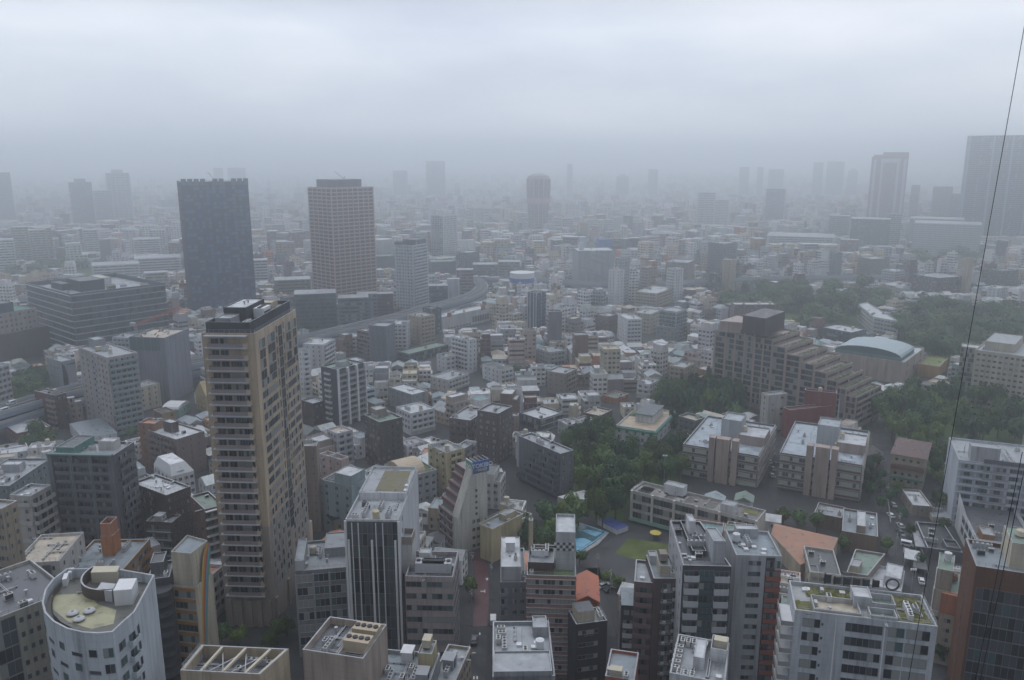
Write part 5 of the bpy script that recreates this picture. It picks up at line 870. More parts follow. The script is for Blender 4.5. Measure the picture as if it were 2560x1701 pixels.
b.W(b.face(3), 3, 1.5, 1.2); b.rbox('second_stage', .05, .98, .25, .98, 7, (.42, .37, .3), 'rgreen'); b.rbox('third_stage', .1, .8, .5, .95, 13, (.42, .37, .3), 'rgreen'); m = MB(); m.prism([(p - b.o).xy for p in (b.uv(-.02, .3), b.uv(.12, .3), b.uv(.12, .75), b.uv(-.02, .75))], b.z, b.z + 6, 0); b.part('red_wall', m, ('wall',), C('terra')); D(b, ('tank', .75, .15, 0, None, 'cream'), ('tank', .5, .7, 0, b.deck + 13, 'white'), ('ac', .3, .1, 0, None, 'white'), ('ac', .6, .4, 0, b.deck + 7, 'terra'), ('ac', .7, .5, 0, b.deck + 7, 'terra'), ('stair', .2, .12, 0, None, 'white')); b.finish()
b = B(OF, 'low brown tiled box building with grey roof units between street and school', OB, 'b4', (718, 632), (483, 592), (712, 478), by=1392, col=(.2, .145, .11), roof='rblue', fh=3.4, sh='the brown tiled box', vis=1375); b.rbox('roof_house', .1, .75, .35, .6, 3, 'taupe', 'rlight'); D(b, ('ac2', .6, .8), ('ac', .4, .2, 0, None, 'white'), ('hatch', .5, .15), ('hatch', .8, .15)); b.finish()
Q(OF, 'brown tiled wing with small square windows behind the brown tiled box', OB, 'b4', (303, 470), (480, 510), (505, 440), 1330, (.2, .145, .11), 'rgrey', 's', '', 3, sh='the brown tiled wing', vis=1315)
b = B(HS, 'gymnasium with a big plain orange roof and cream walls', 'hall', 'b4', (210, 815), (22, 612), (455, 655), by=1455, raw=[(210, 815), (425, 720), (458, 640), (40, 545), (20, 612)], col='cream', roof=(.33, .17, .11), fh=3, sh='the orange gym roof', vis=1420, par=0); b.finish()
b = B(AP, 'small cream block with a dark parapeted roof by the orange gym roof', AB, 'b4', (275, 862), (230, 690), (478, 882), by=1495, col=(.46, .43, .36), roof='rdark', fh=3, sh='the dark-roofed cream block', vis=1480, raw=[(275, 862), (478, 882), (428, 718), (232, 690)]); b.W(b.face(0), 4, 1.6, 1.3, .9, .05, .95, 2, .4); b.W(b.face(3), 4, 1, 1.4, .9, .1, .9, 1); b.rbox('sunken_step', .02, .3, .05, .3, .6, 'dgrey', 'rdark'); D(b, ('ac', .2, .75, 0, None, 'white'), ('ac', .5, .4, 0, None, 'white'), ('pipe', .5, .6, 1.57)); b.finish()
b = B(HS, 'grey flat-roofed house with a raised cream rim in front of the street', 'house', 'b4', (512, 865), (570, 712), (640, 890), by=1478, raw=[(512, 862), (650, 885), (765, 742), (570, 712)], col='taupe', roof='rgreen', fh=3, sh='the cream-rimmed grey house'); b.W(b.face(0), 3, 1.4, 1.2); b.rbox('stair_house', .1, .5, .1, .4, 2.5, 'cream', 'rgrey'); b.finish()
b = B(HS, 'white cubic house with roof terraces behind the garden-roofed white block', 'house', 'b4', (870, 990), (648, 905), (893, 855), by=1512, col='white', roof='rlight', fh=3, sh='the white cubic house'); b.W(b.face(3), 4, 1, 1); b.rbox('upper_cube', .3, .95, .05, .5, 2.8, 'white', 'rlight'); b.finish()
Q(HS, 'low grey house with a pale roof beside the sloping street', 'house', 'b4', (872, 318), (945, 425), (1030, 405), 1290, 'taupe', 'rlight', 's', 's', 2, sh='the pale-roofed street house')
Q(HS, 'small beige house with a lean-to next to the pale-roofed street house', 'house', 'b4', (1035, 440), (1075, 500), (1150, 470), 1305, 'cream', 'rgrey', 's', 's', 1, sh='the beige lean-to house')
b = B(OF, 'low commercial block with a wide black roof beside the sloping street', OB, 'b4', (1040, 712), (965, 535), (1272, 735), by=1400, raw=[(1040, 702), (1270, 735), (1150, 548), (968, 532)], col='dgrey', roof=(.04, .042, .048), fh=3, sh='the black-roofed low block'); D(b, ('ac', .4, .7, 0, None, 'white'), ('ac', .3, .5, 0, None, 'white'), ('ac2', .2, .3)); b.rbox('plant_pen', .55, .95, .02, .3, 2, 'dgrey', 'rdark', par=1); b.finish()
# ---- big white block with garden roof
b = B(OF, 'large white block with square windows and planted beds on its roof', OB, 'b4', (1108, 1218), (176, 1108), (1012, 1012), z=44, col=(.43, .46, .49), roof=(.3, .31, .31), fh=3.35, sh='the garden-roofed white block', vis=1760, par=.9, gap=.9)
f = b.face(3); b.W(f, 1, 3.6, 2.1, .6, .05, .2, 3, .45, frame=GL); b.W(f, 1, .5, .6, 1.3, .19, .22, 1, 0); b.RB(f, 1.9, .7, .37, .63, 1.2, .1); b.W(f, 1, 3.1, 2.2, .6, .66, .79, 2, .4); b.W(f, 1, 4.6, 2.2, .6, .79, .96, 3, .5); b.FIN(f, (.3, .645), .25, .12, 0, b.z - 1, 'white', 'facade_rib')
fl = b.face(2)
for nm, u0, u1, v0, v1 in (('roof_garden', .03, .14, .02, .4), ('roof_garden', .12, .5, .62, .95), ('roof_garden', .72, .97, .02, .95)):
    g = MB(); r = random.Random(int(u0 * 99))
    for k in range(420):
        p = b.uv(1 - (r.uniform(u0, u1)) if 0 else r.uniform(v0, v1), 1 - r.uniform(u0, u1)) - b.o; s_ = r.uniform(.25, .6); a_ = r.uniform(0, 3); dx, dy = math.cos(a_) * s_, math.sin(a_) * s_; zz = r.uniform(.03, .22)
        g.poly([(p.x - dx, p.y - dy, p.z + zz), (p.x + dy, p.y - dx, p.z + zz + .1), (p.x + dx, p.y + dy, p.z + zz), (p.x - dy, p.y + dx, p.z + zz + .1)])
    b.part(nm, g, ('leaf',), (.15, .15, .05))
b.rbox('terrace_rail', .06, .52, .52, .86, 1.3, (.4, .4, .39), 'rbeige', par=1.25); b.rbox('roof_pit', .03, .3, .27, .46, 1.5, 'pale', 'rgreen', par=1.2); b.rbox('roof_pit', .38, .72, .25, .42, 2, 'pale', 'rgreen', par=1.4); b.rbox('stair_house', .42, .8, .42, .55, 2.8, 'rlight', 'rlight')
D(b, ('ac2', .45, .16, 0, None, 'white'), ('pipe', .5, .24, 1.57), ('ac', .5, .1, 0, None, 'pale'), ('hatch', .85, .6), ('pipe', .1, .35))
for k in range(12):
    c = cached(('side_balcony', 1), lambda m: (m.box(-2.6, 0, 0, 9, -.2, 0), m.box(-2.6, -2.5, 0, 9, 0, 1.1, 1), m.box(-2.6, 0, 0, .1, 0, 1.1, 1)), ('paint', 'g2')); p = b.uv(0, 1, b.zt - 3.2 - 3.35 * k); b.put('side_balcony', c, p, f.rz, C('white'))
m = MB(); m.tube((0, 0, 1.2), (13, 0, 1.2), .08, 4); m.tube((0, 0, 3.4), (13, 0, 3.4), .08, 4); m.tube((0, 0, .3), (18, 0, .3), .1, 4)
for k in range(7): m.tube((k * 2.2, 0, 0), (k * 2.2, .9, 3.4), .06, 4)
sgn = bpy.data.objects.new('rooftop_sign', None); COL.objects.link(sgn); sgn.location = b.uv(.98, .74); sgn.rotation_euler = (0, 0, f.rz + .06); tag(sgn, 'black sign letters seen from behind on the garden-roofed white block', 'sign')
ob('sign_frame', m.mesh('sign_frame', ('steel',)), sgn)
m = MB()
for k in range(20):
    a0, a1 = 2 * math.pi * k / 20, 2 * math.pi * (k + 1) / 20
    m.faces([(15 + r * math.cos(a), y, 2.3 + r * math.sin(a)) for y in (-.2, .2) for r, a in ((1.5, a0), (1.5, a1), (1.2, a1), (1.2, a0))], [(0, 1, 2, 3), (7, 6, 5, 4), (0, 4, 5, 1), (2, 6, 7, 3)])
ob('ring_letter', m.mesh('ring_letter', ('dark',)), sgn)
for k in range(6): m = MB(); m.box(.2 + k * 2.1, 1.7 + k * 2.1, -.2, .2, 1.4, 3.0 + (.5 if k == 0 else 0)); m.box(.2 + k * 2.1, .5 + k * 2.1, -.2, .2, 1.2, 3.8 if k == 0 else 3.2); ob('letter', m.mesh('letter', ('dark',)), sgn)
b.finish()
# ================================================================== towers in the distance
b = B(TW, 'dark blue glass tower with a saw-tooth crown, widest of the far towers', TB, 's1', (1672, 278), (1632, 268), (2282, 262), by=792, col=(.025, .04, .075), roof='rdark', fh=3.4, sh='the dark blue glass tower', vis=770, par=0)
for i in (3, 0): f = b.face(i); b.RB(f, 2.6, .5, .01, .99, 2.8, .2, frame=('dark', 'g4', 'g5', 'g6', 'g4')); b.FIN(f, [k / 6 for k in range(7)], .5, .3, 0, b.z, (.06, .04, .06), 'pier')
f = b.face(0); b.FIN(f, [.03 + k * .094 for k in range(11) if k not in (4, 7)], 4.2, .2, b.z - 3, b.z + 2.6, (.1, .13, .17), 'crown_fin'); m = MB(); m.tube((0, 0, 0), (-7, 0, 8), .25, 4); b.part('roof_crane', m, ('steel',)).location = b.uv(.55, .4) - b.o; b.finish()
b = B(TW, 'pinkish-beige gridded tower with a dark louvred crown and cut corner', TB, 's2', (690, 330), (480, 322), (1076, 318), by=775, col=(.3, .22, .2), roof='rgrey', fh=3.5, sh='the pink gridded tower', vis=745, raw=[(720, 335), (1076, 392), (1000, 300), (640, 285), (480, 322), (650, 332)], par=0) if 0 else B(TW, 'pinkish-beige gridded tower with a dark louvred crown and cut corner', TB, 's2', (690, 332), (480, 322), (1076, 322), by=775, col=(.34, .25, .22), roof='rgrey', fh=3.5, sh='the pink gridded tower', vis=745, par=0)
for i, n in ((3, 5), (0, 8)): f = b.face(i); b.RB(f, 2.1, .4, .02, .98, 2.5, .12, frame=('g8', 'g8', 'g8', 'g1', 'g8')); b.FIN(f, [k / n for k in range(n + 1)], .9, .5, 0, b.z, (.5, .37, .33), 'pier'); b.SL(f, .6, .8, 0, 1, (.52, .4, .36), 'floor_band', zo=.2)
b.rbox('louvred_crown', .12, .84, .2, .85, 7, (.15, .15, .17), 'rgrey'); m = MB(); m.tube((0, 0, 0), (-9, 0, 7), .3, 4); m.tube((0, 0, 0), (0, 0, 3), .4, 4); b.part('roof_crane', m, ('steel',)).location = b.uv(.6, .5, b.z + 7) - b.o; b.finish()
Q(TW, 'pale grey slab tower with stacked balconies in front of the expressway', TB, 's2', (1275, 850), (1445, 862), (1582, 860), 782, (.5, .53, .57), 'rdark', 'w', 'b', 3, sh='the pale grey slab tower', vis=770); b = HEROES[-1]; b.rbox('dark_crown', .3, 1, .1, .8, 5, 'dgrey', 'rdark'); b.rbox('dark_crown', .0, .4, .6, 1, 3, 'dgrey', 'rdark'); b.finish()
Q(TW, 'slim tower with white cross bars on dark glass and a dark roof edge', TB, 's2', (1615, 582), (1722, 590), (1852, 578), 655, (.58, .6, .63), 'rdark', 'Rlv', 'w', 2, sh='the white-barred slim tower', vis=640)
Q(AP, 'dark small tower with a white window lattice', TB, 's2', (1845, 925), (1945, 930), (2060, 920), 692, (.14, .15, .18), 'rgrey', 'Rlv', 'w', 1, sh='the white lattice block')
Q(AP, 'long dark housing block with white balcony columns left of the slab tower', AB, 's2', (1050, 960), (1085, 965), (1290, 955), 678, (.13, .15, .17), (.2, .28, .25), 'w', 'b', 2, sh='the first dark housing block')
Q(AP, 'long dark housing block with a green roof right of the slab tower', AB, 's2', (1590, 1010), (1615, 1015), (1842, 1002), 690, (.13, .15, .17), (.2, .3, .26), 'w', 'b', 2, sh='the second dark housing block')
# octagonal flared tower
ctr = at((1345, 586), 0); zt = z_from_base((1345, 440), 586); k = ctr.length / 2000
m = MB(); m2 = MB(); prev = None
for zz, r in ((0, 18.5), (zt * .38, 18.5), (zt * .6, 21), (zt * .78, 22), (zt * .94, 22), (zt * .97, 20)):
    r *= ctr.y / 1400; ring = [(math.cos(math.pi / 8 + i * math.pi / 4) * r, math.sin(math.pi / 8 + i * math.pi / 4) * r, zz) for i in range(8)]
    if prev:
        for i in range(8): m.poly([prev[i], prev[(i + 1) % 8], ring[(i + 1) % 8], ring[i]])
    prev = ring
m.poly(prev); o = bpy.data.objects.new('apartment_tower', None); COL.objects.link(o); o.location = ctr; tag(o, 'pink eight-sided tower flaring wider toward a domed top', TB)
ob('wall', m.mesh('wall', ('wall',)), o, color=(.5, .33, .33))
m = MB(); r0 = prev[0][0] / math.cos(math.pi / 8); m.cyl(0, 0, r0, zt * .97, zt * 1.0, 16, 0, r0 * .85); m.cyl(0, 0, r0 * .85, zt, zt * 1.035, 16, 0, r0 * .4); ob('domed_top', m.mesh('domed_top', ('wall',)), o, color=(.2, .23, .22))
for i in range(8):
    a = math.pi / 4 * i; n_ = Vector((math.cos(a), math.sin(a)))
    if n_.y > .3: continue
    m = MB()
    for j in range(34):
        zz = 4 + j * zt * .92 / 34; q = zz / zt; r = 18.5 if q < .38 else 18.5 + min(1, (q - .38) / .38) * 3.5; ap = (r + .12) * ctr.y / 1400 * math.cos(math.pi / 8) + .3; w = r * ctr.y / 1400 * .34
        for w0, w1 in ((-w, -w * .1), (w * .1, w)): t_2 = Vector((-n_.y, n_.x)); a1, a2 = n_ * ap + t_2 * w0, n_ * ap + t_2 * w1; m.poly([(a1.x, a1.y, zz), (a2.x, a2.y, zz), (a2.x, a2.y, zz + 1.9), (a1.x, a1.y, zz + 1.9)])
    ob('window_bay', m.mesh('window_bay', ('g1',)), o)
def far(label, x0, x1, yt, by, col, cat='tower', roof='rgrey', st='w', name=TW, sh=None, dep=.7, **kk):
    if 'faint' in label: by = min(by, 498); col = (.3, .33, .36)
    z = z_from_base(((x0 + x1) / 2, yt), by); a = at(((x0 + x1) / 2, by), 0); w = (x1 - x0) / 2000 * a.y / cP * 1.0; d = Vector((a.x, a.y)).normalized(); t = Vector((d.y, -d.x)); w *= .98
    pl = [a.xy - t * w / 2 * 0 , ] ; l, r = a.xy - t * w / 2, a.xy + t * w / 2
    pl = [l, r, r + d * w * dep, l + d * w * dep]
    b = Bld(name, label, cat, pl, z, col=C(col), roof=roof, par=0, fh=3.6 if z > 60 else 3.2, sh=sh, vis=by - 10)
    f = b.face(0)
    for c in st:
        if c == 'w': b.RB(f, 1.7, 1, .04, .96, 2.4, .15)
        if c == 'v': b.FIN(f, [k / 5 for k in range(6)], w * .035, .6, 0, z, b.col, 'pier')
        if c == 'R': b.RB(f, 2.9, .4, .02, .98, 2.4, .05)
        if c == 't': b.rbox('crown', .25, .75, .2, .8, z * .04 + 3, b.col, 'rgrey')
        if c == 'l': b.SL(f, .5, .8, 0, 1, 'white', 'floor_band')
    b.finish(); return b
OCT = (1310, 1382, ctr.y - 30, 575)
b = far('red-brown tower with a pale arch of trim and a slanted red crown', 2168, 2249, 392, 562, (.25, .08, .085), st='w', sh='the red-brown far tower'); f = b.face(0); b.FIN(f, (.1, .3, .74, .92), b.poly[0].x * .0 + 5, 1, 0, b.z * .96, (.45, .42, .43), 'pale_trim'); b.SL(f, 1, 8, .25, .8, (.45, .42, .43), 'arch_trim', floors=[1]); b.rbox('slanted_crown', .3, 1, .05, .95, 9, (.27, .08, .085), 'maroon'); b.rbox('crown_step', .05, .5, .05, .95, 4, (.27, .1, .1), 'maroon')
b = far('enormous blue-grey glass tower whose top sinks into cloud at the right edge', 2405, 2640, 338, 600, (.28, .35, .4), st='R', sh='the enormous glass tower', dep=.9); f = b.face(0); b.FIN(f, (.03, .25, .42, .6, .8), 3, 1, 0, b.z, (.32, .38, .42), 'pier')
F_ = [('dark far tower at the left photo edge', -30, 36, 432, 560, (.24, .26, .28), 'w'), ('teal glass office tower with a pale top band', 188, 238, 456, 570, (.13, .22, .23), 'Rt'), ('pale tower with vertical ribs behind the teal glass tower', 280, 332, 433, 555, (.46, .46, .48), 'wvt'), ('low wide grey far block between the teal and ribbed towers', 244, 284, 477, 560, (.3, .32, .34), 'w'),
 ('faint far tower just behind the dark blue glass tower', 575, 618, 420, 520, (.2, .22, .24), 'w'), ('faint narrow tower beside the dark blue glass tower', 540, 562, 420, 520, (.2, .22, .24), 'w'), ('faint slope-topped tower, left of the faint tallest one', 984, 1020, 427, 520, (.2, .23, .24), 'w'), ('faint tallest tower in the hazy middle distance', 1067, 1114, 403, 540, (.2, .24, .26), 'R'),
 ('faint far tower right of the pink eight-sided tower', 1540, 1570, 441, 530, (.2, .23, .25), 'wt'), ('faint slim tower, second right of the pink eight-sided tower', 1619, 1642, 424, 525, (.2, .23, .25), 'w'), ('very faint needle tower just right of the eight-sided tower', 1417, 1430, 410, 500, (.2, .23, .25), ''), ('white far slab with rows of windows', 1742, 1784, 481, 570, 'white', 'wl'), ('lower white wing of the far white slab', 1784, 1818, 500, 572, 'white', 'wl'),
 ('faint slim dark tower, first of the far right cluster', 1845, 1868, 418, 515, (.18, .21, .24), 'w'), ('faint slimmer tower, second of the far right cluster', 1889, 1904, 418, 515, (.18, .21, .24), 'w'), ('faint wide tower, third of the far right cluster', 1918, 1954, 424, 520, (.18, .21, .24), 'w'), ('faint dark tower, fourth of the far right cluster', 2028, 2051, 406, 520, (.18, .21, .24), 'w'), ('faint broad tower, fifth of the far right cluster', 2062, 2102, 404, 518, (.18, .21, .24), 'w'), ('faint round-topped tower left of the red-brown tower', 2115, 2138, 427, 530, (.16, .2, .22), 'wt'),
 ('slate blue far office left of the red-brown tower', 1912, 1956, 472, 560, (.12, .17, .26), 'R'), ('slim grey tower right of the red-brown tower', 2270, 2290, 463, 555, (.2, .23, .25), 'w'), ('beige tower with a dark vertical slot near the enormous glass tower', 2326, 2368, 467, 565, 'taupe', 'wv'), ('lower slab against the enormous glass tower', 2368, 2405, 485, 572, (.18, .22, .24), 'w'),
 ('white balcony tower at the left photo edge', -10, 42, 600, 690, 'white', 'wl'), ('first beige tower of the left hillside row', 42, 80, 568, 660, 'cream', 'w'), ('second beige tower of the left hillside row', 85, 122, 575, 662, 'cream', 'w'), ('third beige tower of the left hillside row', 98, 136, 570, 655, 'beige', 'w'), ('white far block below the teal glass tower', 215, 248, 575, 640, 'white', 'w'), ('wide white far block left of the dark blue tower', 340, 402, 598, 645, 'white', 'w'), ('low white office with long window rows near the trees', 240, 348, 662, 705, 'offwhite', 'wl'), ('low white office with a courtyard left of the dark blue tower', 345, 452, 645, 690, 'offwhite', 'wl'), ('cream dormitory-like block before the dark blue tower', 368, 422, 682, 735, 'cream', 'w'),
 ('white terraced block between the two far towers', 628, 672, 650, 715, 'white', 'wl'), ('beige stone block left of the pink gridded tower', 690, 778, 700, 745, 'taupe', 'w'), ('grey glass-fronted office below the pink gridded tower', 742, 845, 735, 832, (.13, .15, .18), 'R'), ('second grey office below the pink gridded tower', 848, 925, 745, 828, (.17, .19, .22), 'w'), ('dark red office beside the pale grey slab tower', 940, 985, 735, 800, (.15, .06, .07), 'w'), ('grey office with a satellite roof below the pink gridded tower', 895, 945, 735, 812, (.2, .22, .25), 'w'),
 ('white narrow block beside the expressway curve', 1118, 1150, 698, 758, (.5, .53, .58), ''), ('pinkish stepped block at the expressway curve', 1142, 1184, 675, 745, 'rose', 'w'), ('dark office row right of the white lattice block', 1182, 1245, 662, 702, (.13, .14, .17), 'w'), ('grey ribbed office right of the dark office row', 1245, 1300, 655, 705, 'taupe', 'w'), ('dark triangular-roofed low block below the slab tower', 1070, 1120, 715, 765, 'dgrey', 'w'),
 ('white museum-like building with a curved glass front', 2285, 2434, 560, 640, (.4, .43, .45), 'l'), ('pale long hall behind the white museum-like building', 2275, 2395, 548, 615, (.33, .36, .37), ''), ('green-tinted glass office below the red-brown tower', 2125, 2215, 548, 625, (.1, .15, .16), 'R'), ('white gridded slab beside the green-tinted office', 2215, 2245, 535, 622, 'offwhite', 'wv'), ('grey gridded block left of the green-tinted office', 2070, 2118, 540, 600, 'grey', 'w'), ('long white far school at the foot of the haze', 1920, 2080, 592, 618, 'white', 'w'), ('red brick block before the green-tinted office', 2100, 2142, 600, 640, (.22, .09, .085), 'w')]
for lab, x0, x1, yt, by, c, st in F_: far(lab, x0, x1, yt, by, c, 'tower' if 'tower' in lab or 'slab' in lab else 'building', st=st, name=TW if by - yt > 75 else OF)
# round roof sign far away
q = at((1305, 705), 22); o = bpy.data.objects.new('rooftop_sign', None); COL.objects.link(o); o.location = q; tag(o, 'round white and blue advertising drum on a far roof', 'sign'); m = MB(); m.cyl(0, 0, 12, 4.5, 9.5, 20); ob('white_band', m.mesh('white_band', ('paint',)), o, color=C('white')); m = MB(); m.cyl(0, 0, 12.1, 0, 4.5, 20); ob('blue_band', m.mesh('blue_band', ('paint',)), o, color=(.05, .13, .4)); m = MB(); m.cyl(0, 0, 4, -22, 0, 10); ob('support', m.mesh('support', ('conc',)), o)
# ================================================================== ground sheets, streets, school yard
def sheet(name, t, pts, m, z=.02, kind='structure', lab=None, cat=None):
    mb = MB(); mb.poly([at(px(t, p), 0).xy.to_3d() + Vector((0, 0, z)) for p in pts]); o = ob(name, mb.mesh(name, (m,)))
    return tag(o, lab, cat, None, kind)
def ribbon(name, t, pts, w, m, z=.02, kind='structure', h=0):
    P = [at(px(t, p), h).xy for p in pts]; mb = MB(); L, Rr = [], []
    for i, p in enumerate(P):
        d = (P[min(i + 1, len(P) - 1)] - P[max(i - 1, 0)]).normalized(); n = Vector((-d.y, d.x)); L.append(p + n * w / 2); Rr.append(p - n * w / 2)
    for i in range(len(P) - 1): mb.poly([(*Rr[i], z), (*Rr[i + 1], z), (*L[i + 1], z), (*L[i], z)])
    o = ob(name, mb.mesh(name, (m,))); tag(o, kind=kind); return P
M['redroad'] = mat('red road surface', .55, .35, col=(.085, .035, .038), var=.35, scale=.2, streak=False)
M['field'] = mat('school lawn', .9, .1, col=(.1, .125, .045), var=.4, scale=.12, streak=False)
M['yard'] = mat('wet yard asphalt', .6, .3, col=(.045, .045, .05), var=.4, scale=.08, streak=False)
M['pool'] = mat('pool blue', .25, .5, col=(.16, .36, .5), var=.2, scale=.3, streak=False)
M['water'] = mat('pool water', .06, .5, col=(.05, .11, .13), var=.2, scale=.2, streak=False)
M['amber'] = mat('amber line paint', .6, .3, col=(.45, .19, .05), var=.1)
ROADS = []
def road(pts, w, m='road', t='s', z=.02, kerb=True, name='road'):
    P = ribbon(name, t, pts, w, m, z); ROADS.append((P, w / 2 + 2))
    if kerb:
        mb = MB()
        for sgn in (1, -1):
            for i in range(len(P) - 1):
                d = (P[i + 1] - P[i]); l = d.length; d.normalize(); mb.obox((*P[i], 0), d, 0, l, sgn * w / 2 - (0 if sgn > 0 else 1.6), sgn * w / 2 + (1.6 if sgn > 0 else 0), 0, .13)
        tag(ob('pavement', mb.mesh('pavement', ('paving',))), kind='structure')
    return P
road([(1196, 1380), (1203, 1430), (1205, 1500), (1200, 1566)], 4.6, 'redroad', name='street')
road([(1200, 1568), (1196, 1640), (1190, 1720)], 4.6, 'road', name='street')
road([(1196, 1378), (1210, 1340), (1230, 1290)], 5); road([(1262, 1225), (1240, 1172), (1225, 1120)], 6)
road([(2190, 1010), (2210, 1100), (2206, 1226), (2223, 1315), (2246, 1407), (2285, 1500), (2330, 1600)], 8)
road([(1520, 1590), (1500, 1500), (1480, 1420)], 5); road([(300, 1340), (420, 1300), (560, 1250)], 5); road([(700, 1180), (850, 1130), (1000, 1080)], 6)
road([(1935, 1075), (1938, 1140), (1950, 1215), (1960, 1270)], 9, kerb=False)
road([(-60, 1060), (206, 985), (743, 868), (1060, 790), (1200, 745)], 20, z=.01, kerb=False)
def marks(name, t, quads, m='white', z=.03):
    mb = MB()
    for q in quads: mb.poly([at(px(t, p), 0).xy.to_3d() + Vector((0, 0, z)) for p in q])
    tag(ob(name, mb.mesh(name, (m,))), kind='structure')
sq = lambda x, y, w, h: [(x, y), (x + w, y), (x + w, y + h), (x, y + h)]
marks('road_markings', 's', [sq(1201, 1478, 12, 1.6), sq(1211, 1475, 1.8, 7), sq(1214, 1446, 11, 1.6), [(1215, 1449), (1218, 1452), (1222, 1446), (1219, 1445)], sq(1180, 1632, 9, 1.6), sq(1183, 1691, 3.5, 8), sq(1191, 1691, 3.5, 8), sq(1198, 1582, 3, 6)])
marks('road_markings', 's', [[(1226, 1600), (1228, 1600), (1217, 1690), (1215, 1690)], sq(1236, 1597, 24, 1.6), sq(1238, 1603, 4, 5), sq(1246, 1603, 4, 5), sq(1254, 1603, 4, 5)], 'amber')
marks('road_markings', 's', [[(1228 + i * 4.6, 1174 - i * .6), (1230.5 + i * 4.6, 1173 - i * .6), (1243 + i * 3, 1180 + i * .4), (1240.5 + i * 3, 1181 + i * .4)] for i in range(6)])
sheet('school_yard', 'b3', [(470, 830), (690, 595), (1030, 640), (1060, 800), (1000, 1000), (700, 960), (560, 905)], 'yard', .02)
sheet('lawn', 'b3', [(670, 742), (762, 640), (1020, 682), (1060, 760), (834, 790)], 'field', .03)
def wood_floor(t, pts): sheet('lawn', t, pts, 'grass', .015)
# swimming pool
pl = bpy.data.objects.new('swimming_pool', None); COL.objects.link(pl); c0 = at(px('b3', (500, 650)), 0); pl.location = c0; tag(pl, 'half covered light blue school swimming pool with a pale rim', 'swimming pool')
def poolpart(name, pts, m, z, th=0):
    mb = MB(); P = [at(px('b3', p), 0) - c0 for p in pts]
    if th: mb.prism([(p.x, p.y) for p in P], 0, z)
    else: mb.poly([(p.x, p.y, z) for p in P])
    ob(name, mb.mesh(name, (m,)), pl)
poolpart('deck', [(395, 560), (448, 548), (632, 612), (560, 690), (420, 775), (385, 770)], 'conc', .5, 1); poolpart('rim', [(405, 570), (452, 558), (618, 613), (540, 678), (420, 755), (400, 750)], 'pool', .9, 1)
poolpart('water', [(412, 575), (452, 565), (610, 614), (538, 670), (420, 745), (408, 740)], 'water', .92); poolpart('floating_cover', [(452, 606), (490, 600), (560, 614), (590, 622), (545, 645), (500, 628)], 'pool', .94); poolpart('lane_cover', [(412, 660), (470, 655), (520, 678), (420, 742)], 'pool', .94)
b = Q(HS, 'tiny white changing hut with a dark blue roof beside the pool', 'hut', 'b3', (560, 525), (685, 590), (718, 548), 1338, 'white', (.03, .05, .2), '', '', 0, par=0, sh='the pool hut'); b.W(b.face(3), 2, 1, 1.6, .2, 0, 1, 1, 0); b.finish()
q = at(px('b3', (935, 640)), 0); o = bpy.data.objects.new('canopy_tent', None); COL.objects.link(o); o.location = q; tag(o, 'small yellow canopy at the edge of the school yard', 'canopy'); m = MB(); m.cyl(0, 0, 2.2, 2.2, 2.9, 10, 0, .3); ob('cover', m.mesh('cover', ('paint',)), o, color=(.5, .42, .08)); m = MB(); [m.tube((x, y, 0), (x, y, 2.3), .05, 4) for x in (-1.4, 1.4) for y in (-1.4, 1.4)]; ob('pole', m.mesh('pole', ('steel',)), o)
def lamp_pole(t, p, h, label):
    o = bpy.data.objects.new('floodlight_pole', None); COL.objects.link(o); o.location = at(px(t, p), 0); tag(o, label, 'light pole'); m = MB(); m.tube((0, 0, 0), (0, 0, h), .12, 6, 0, .07); ob('pole', m.mesh('pole', ('steel',)), o)
    for x in (-.7, 0, .7): m = MB(); m.cyl(x, 0, .3, h - .2, h + .3, 8); ob('lamp', m.mesh('lamp', ('white',)), o)
lamp_pole('b3', (990, 300), 14, 'tall white floodlight pole behind the school roof'); lamp_pole('b4', (930, 1010), 9, 'thin street lamp pole beside the white cubic house')
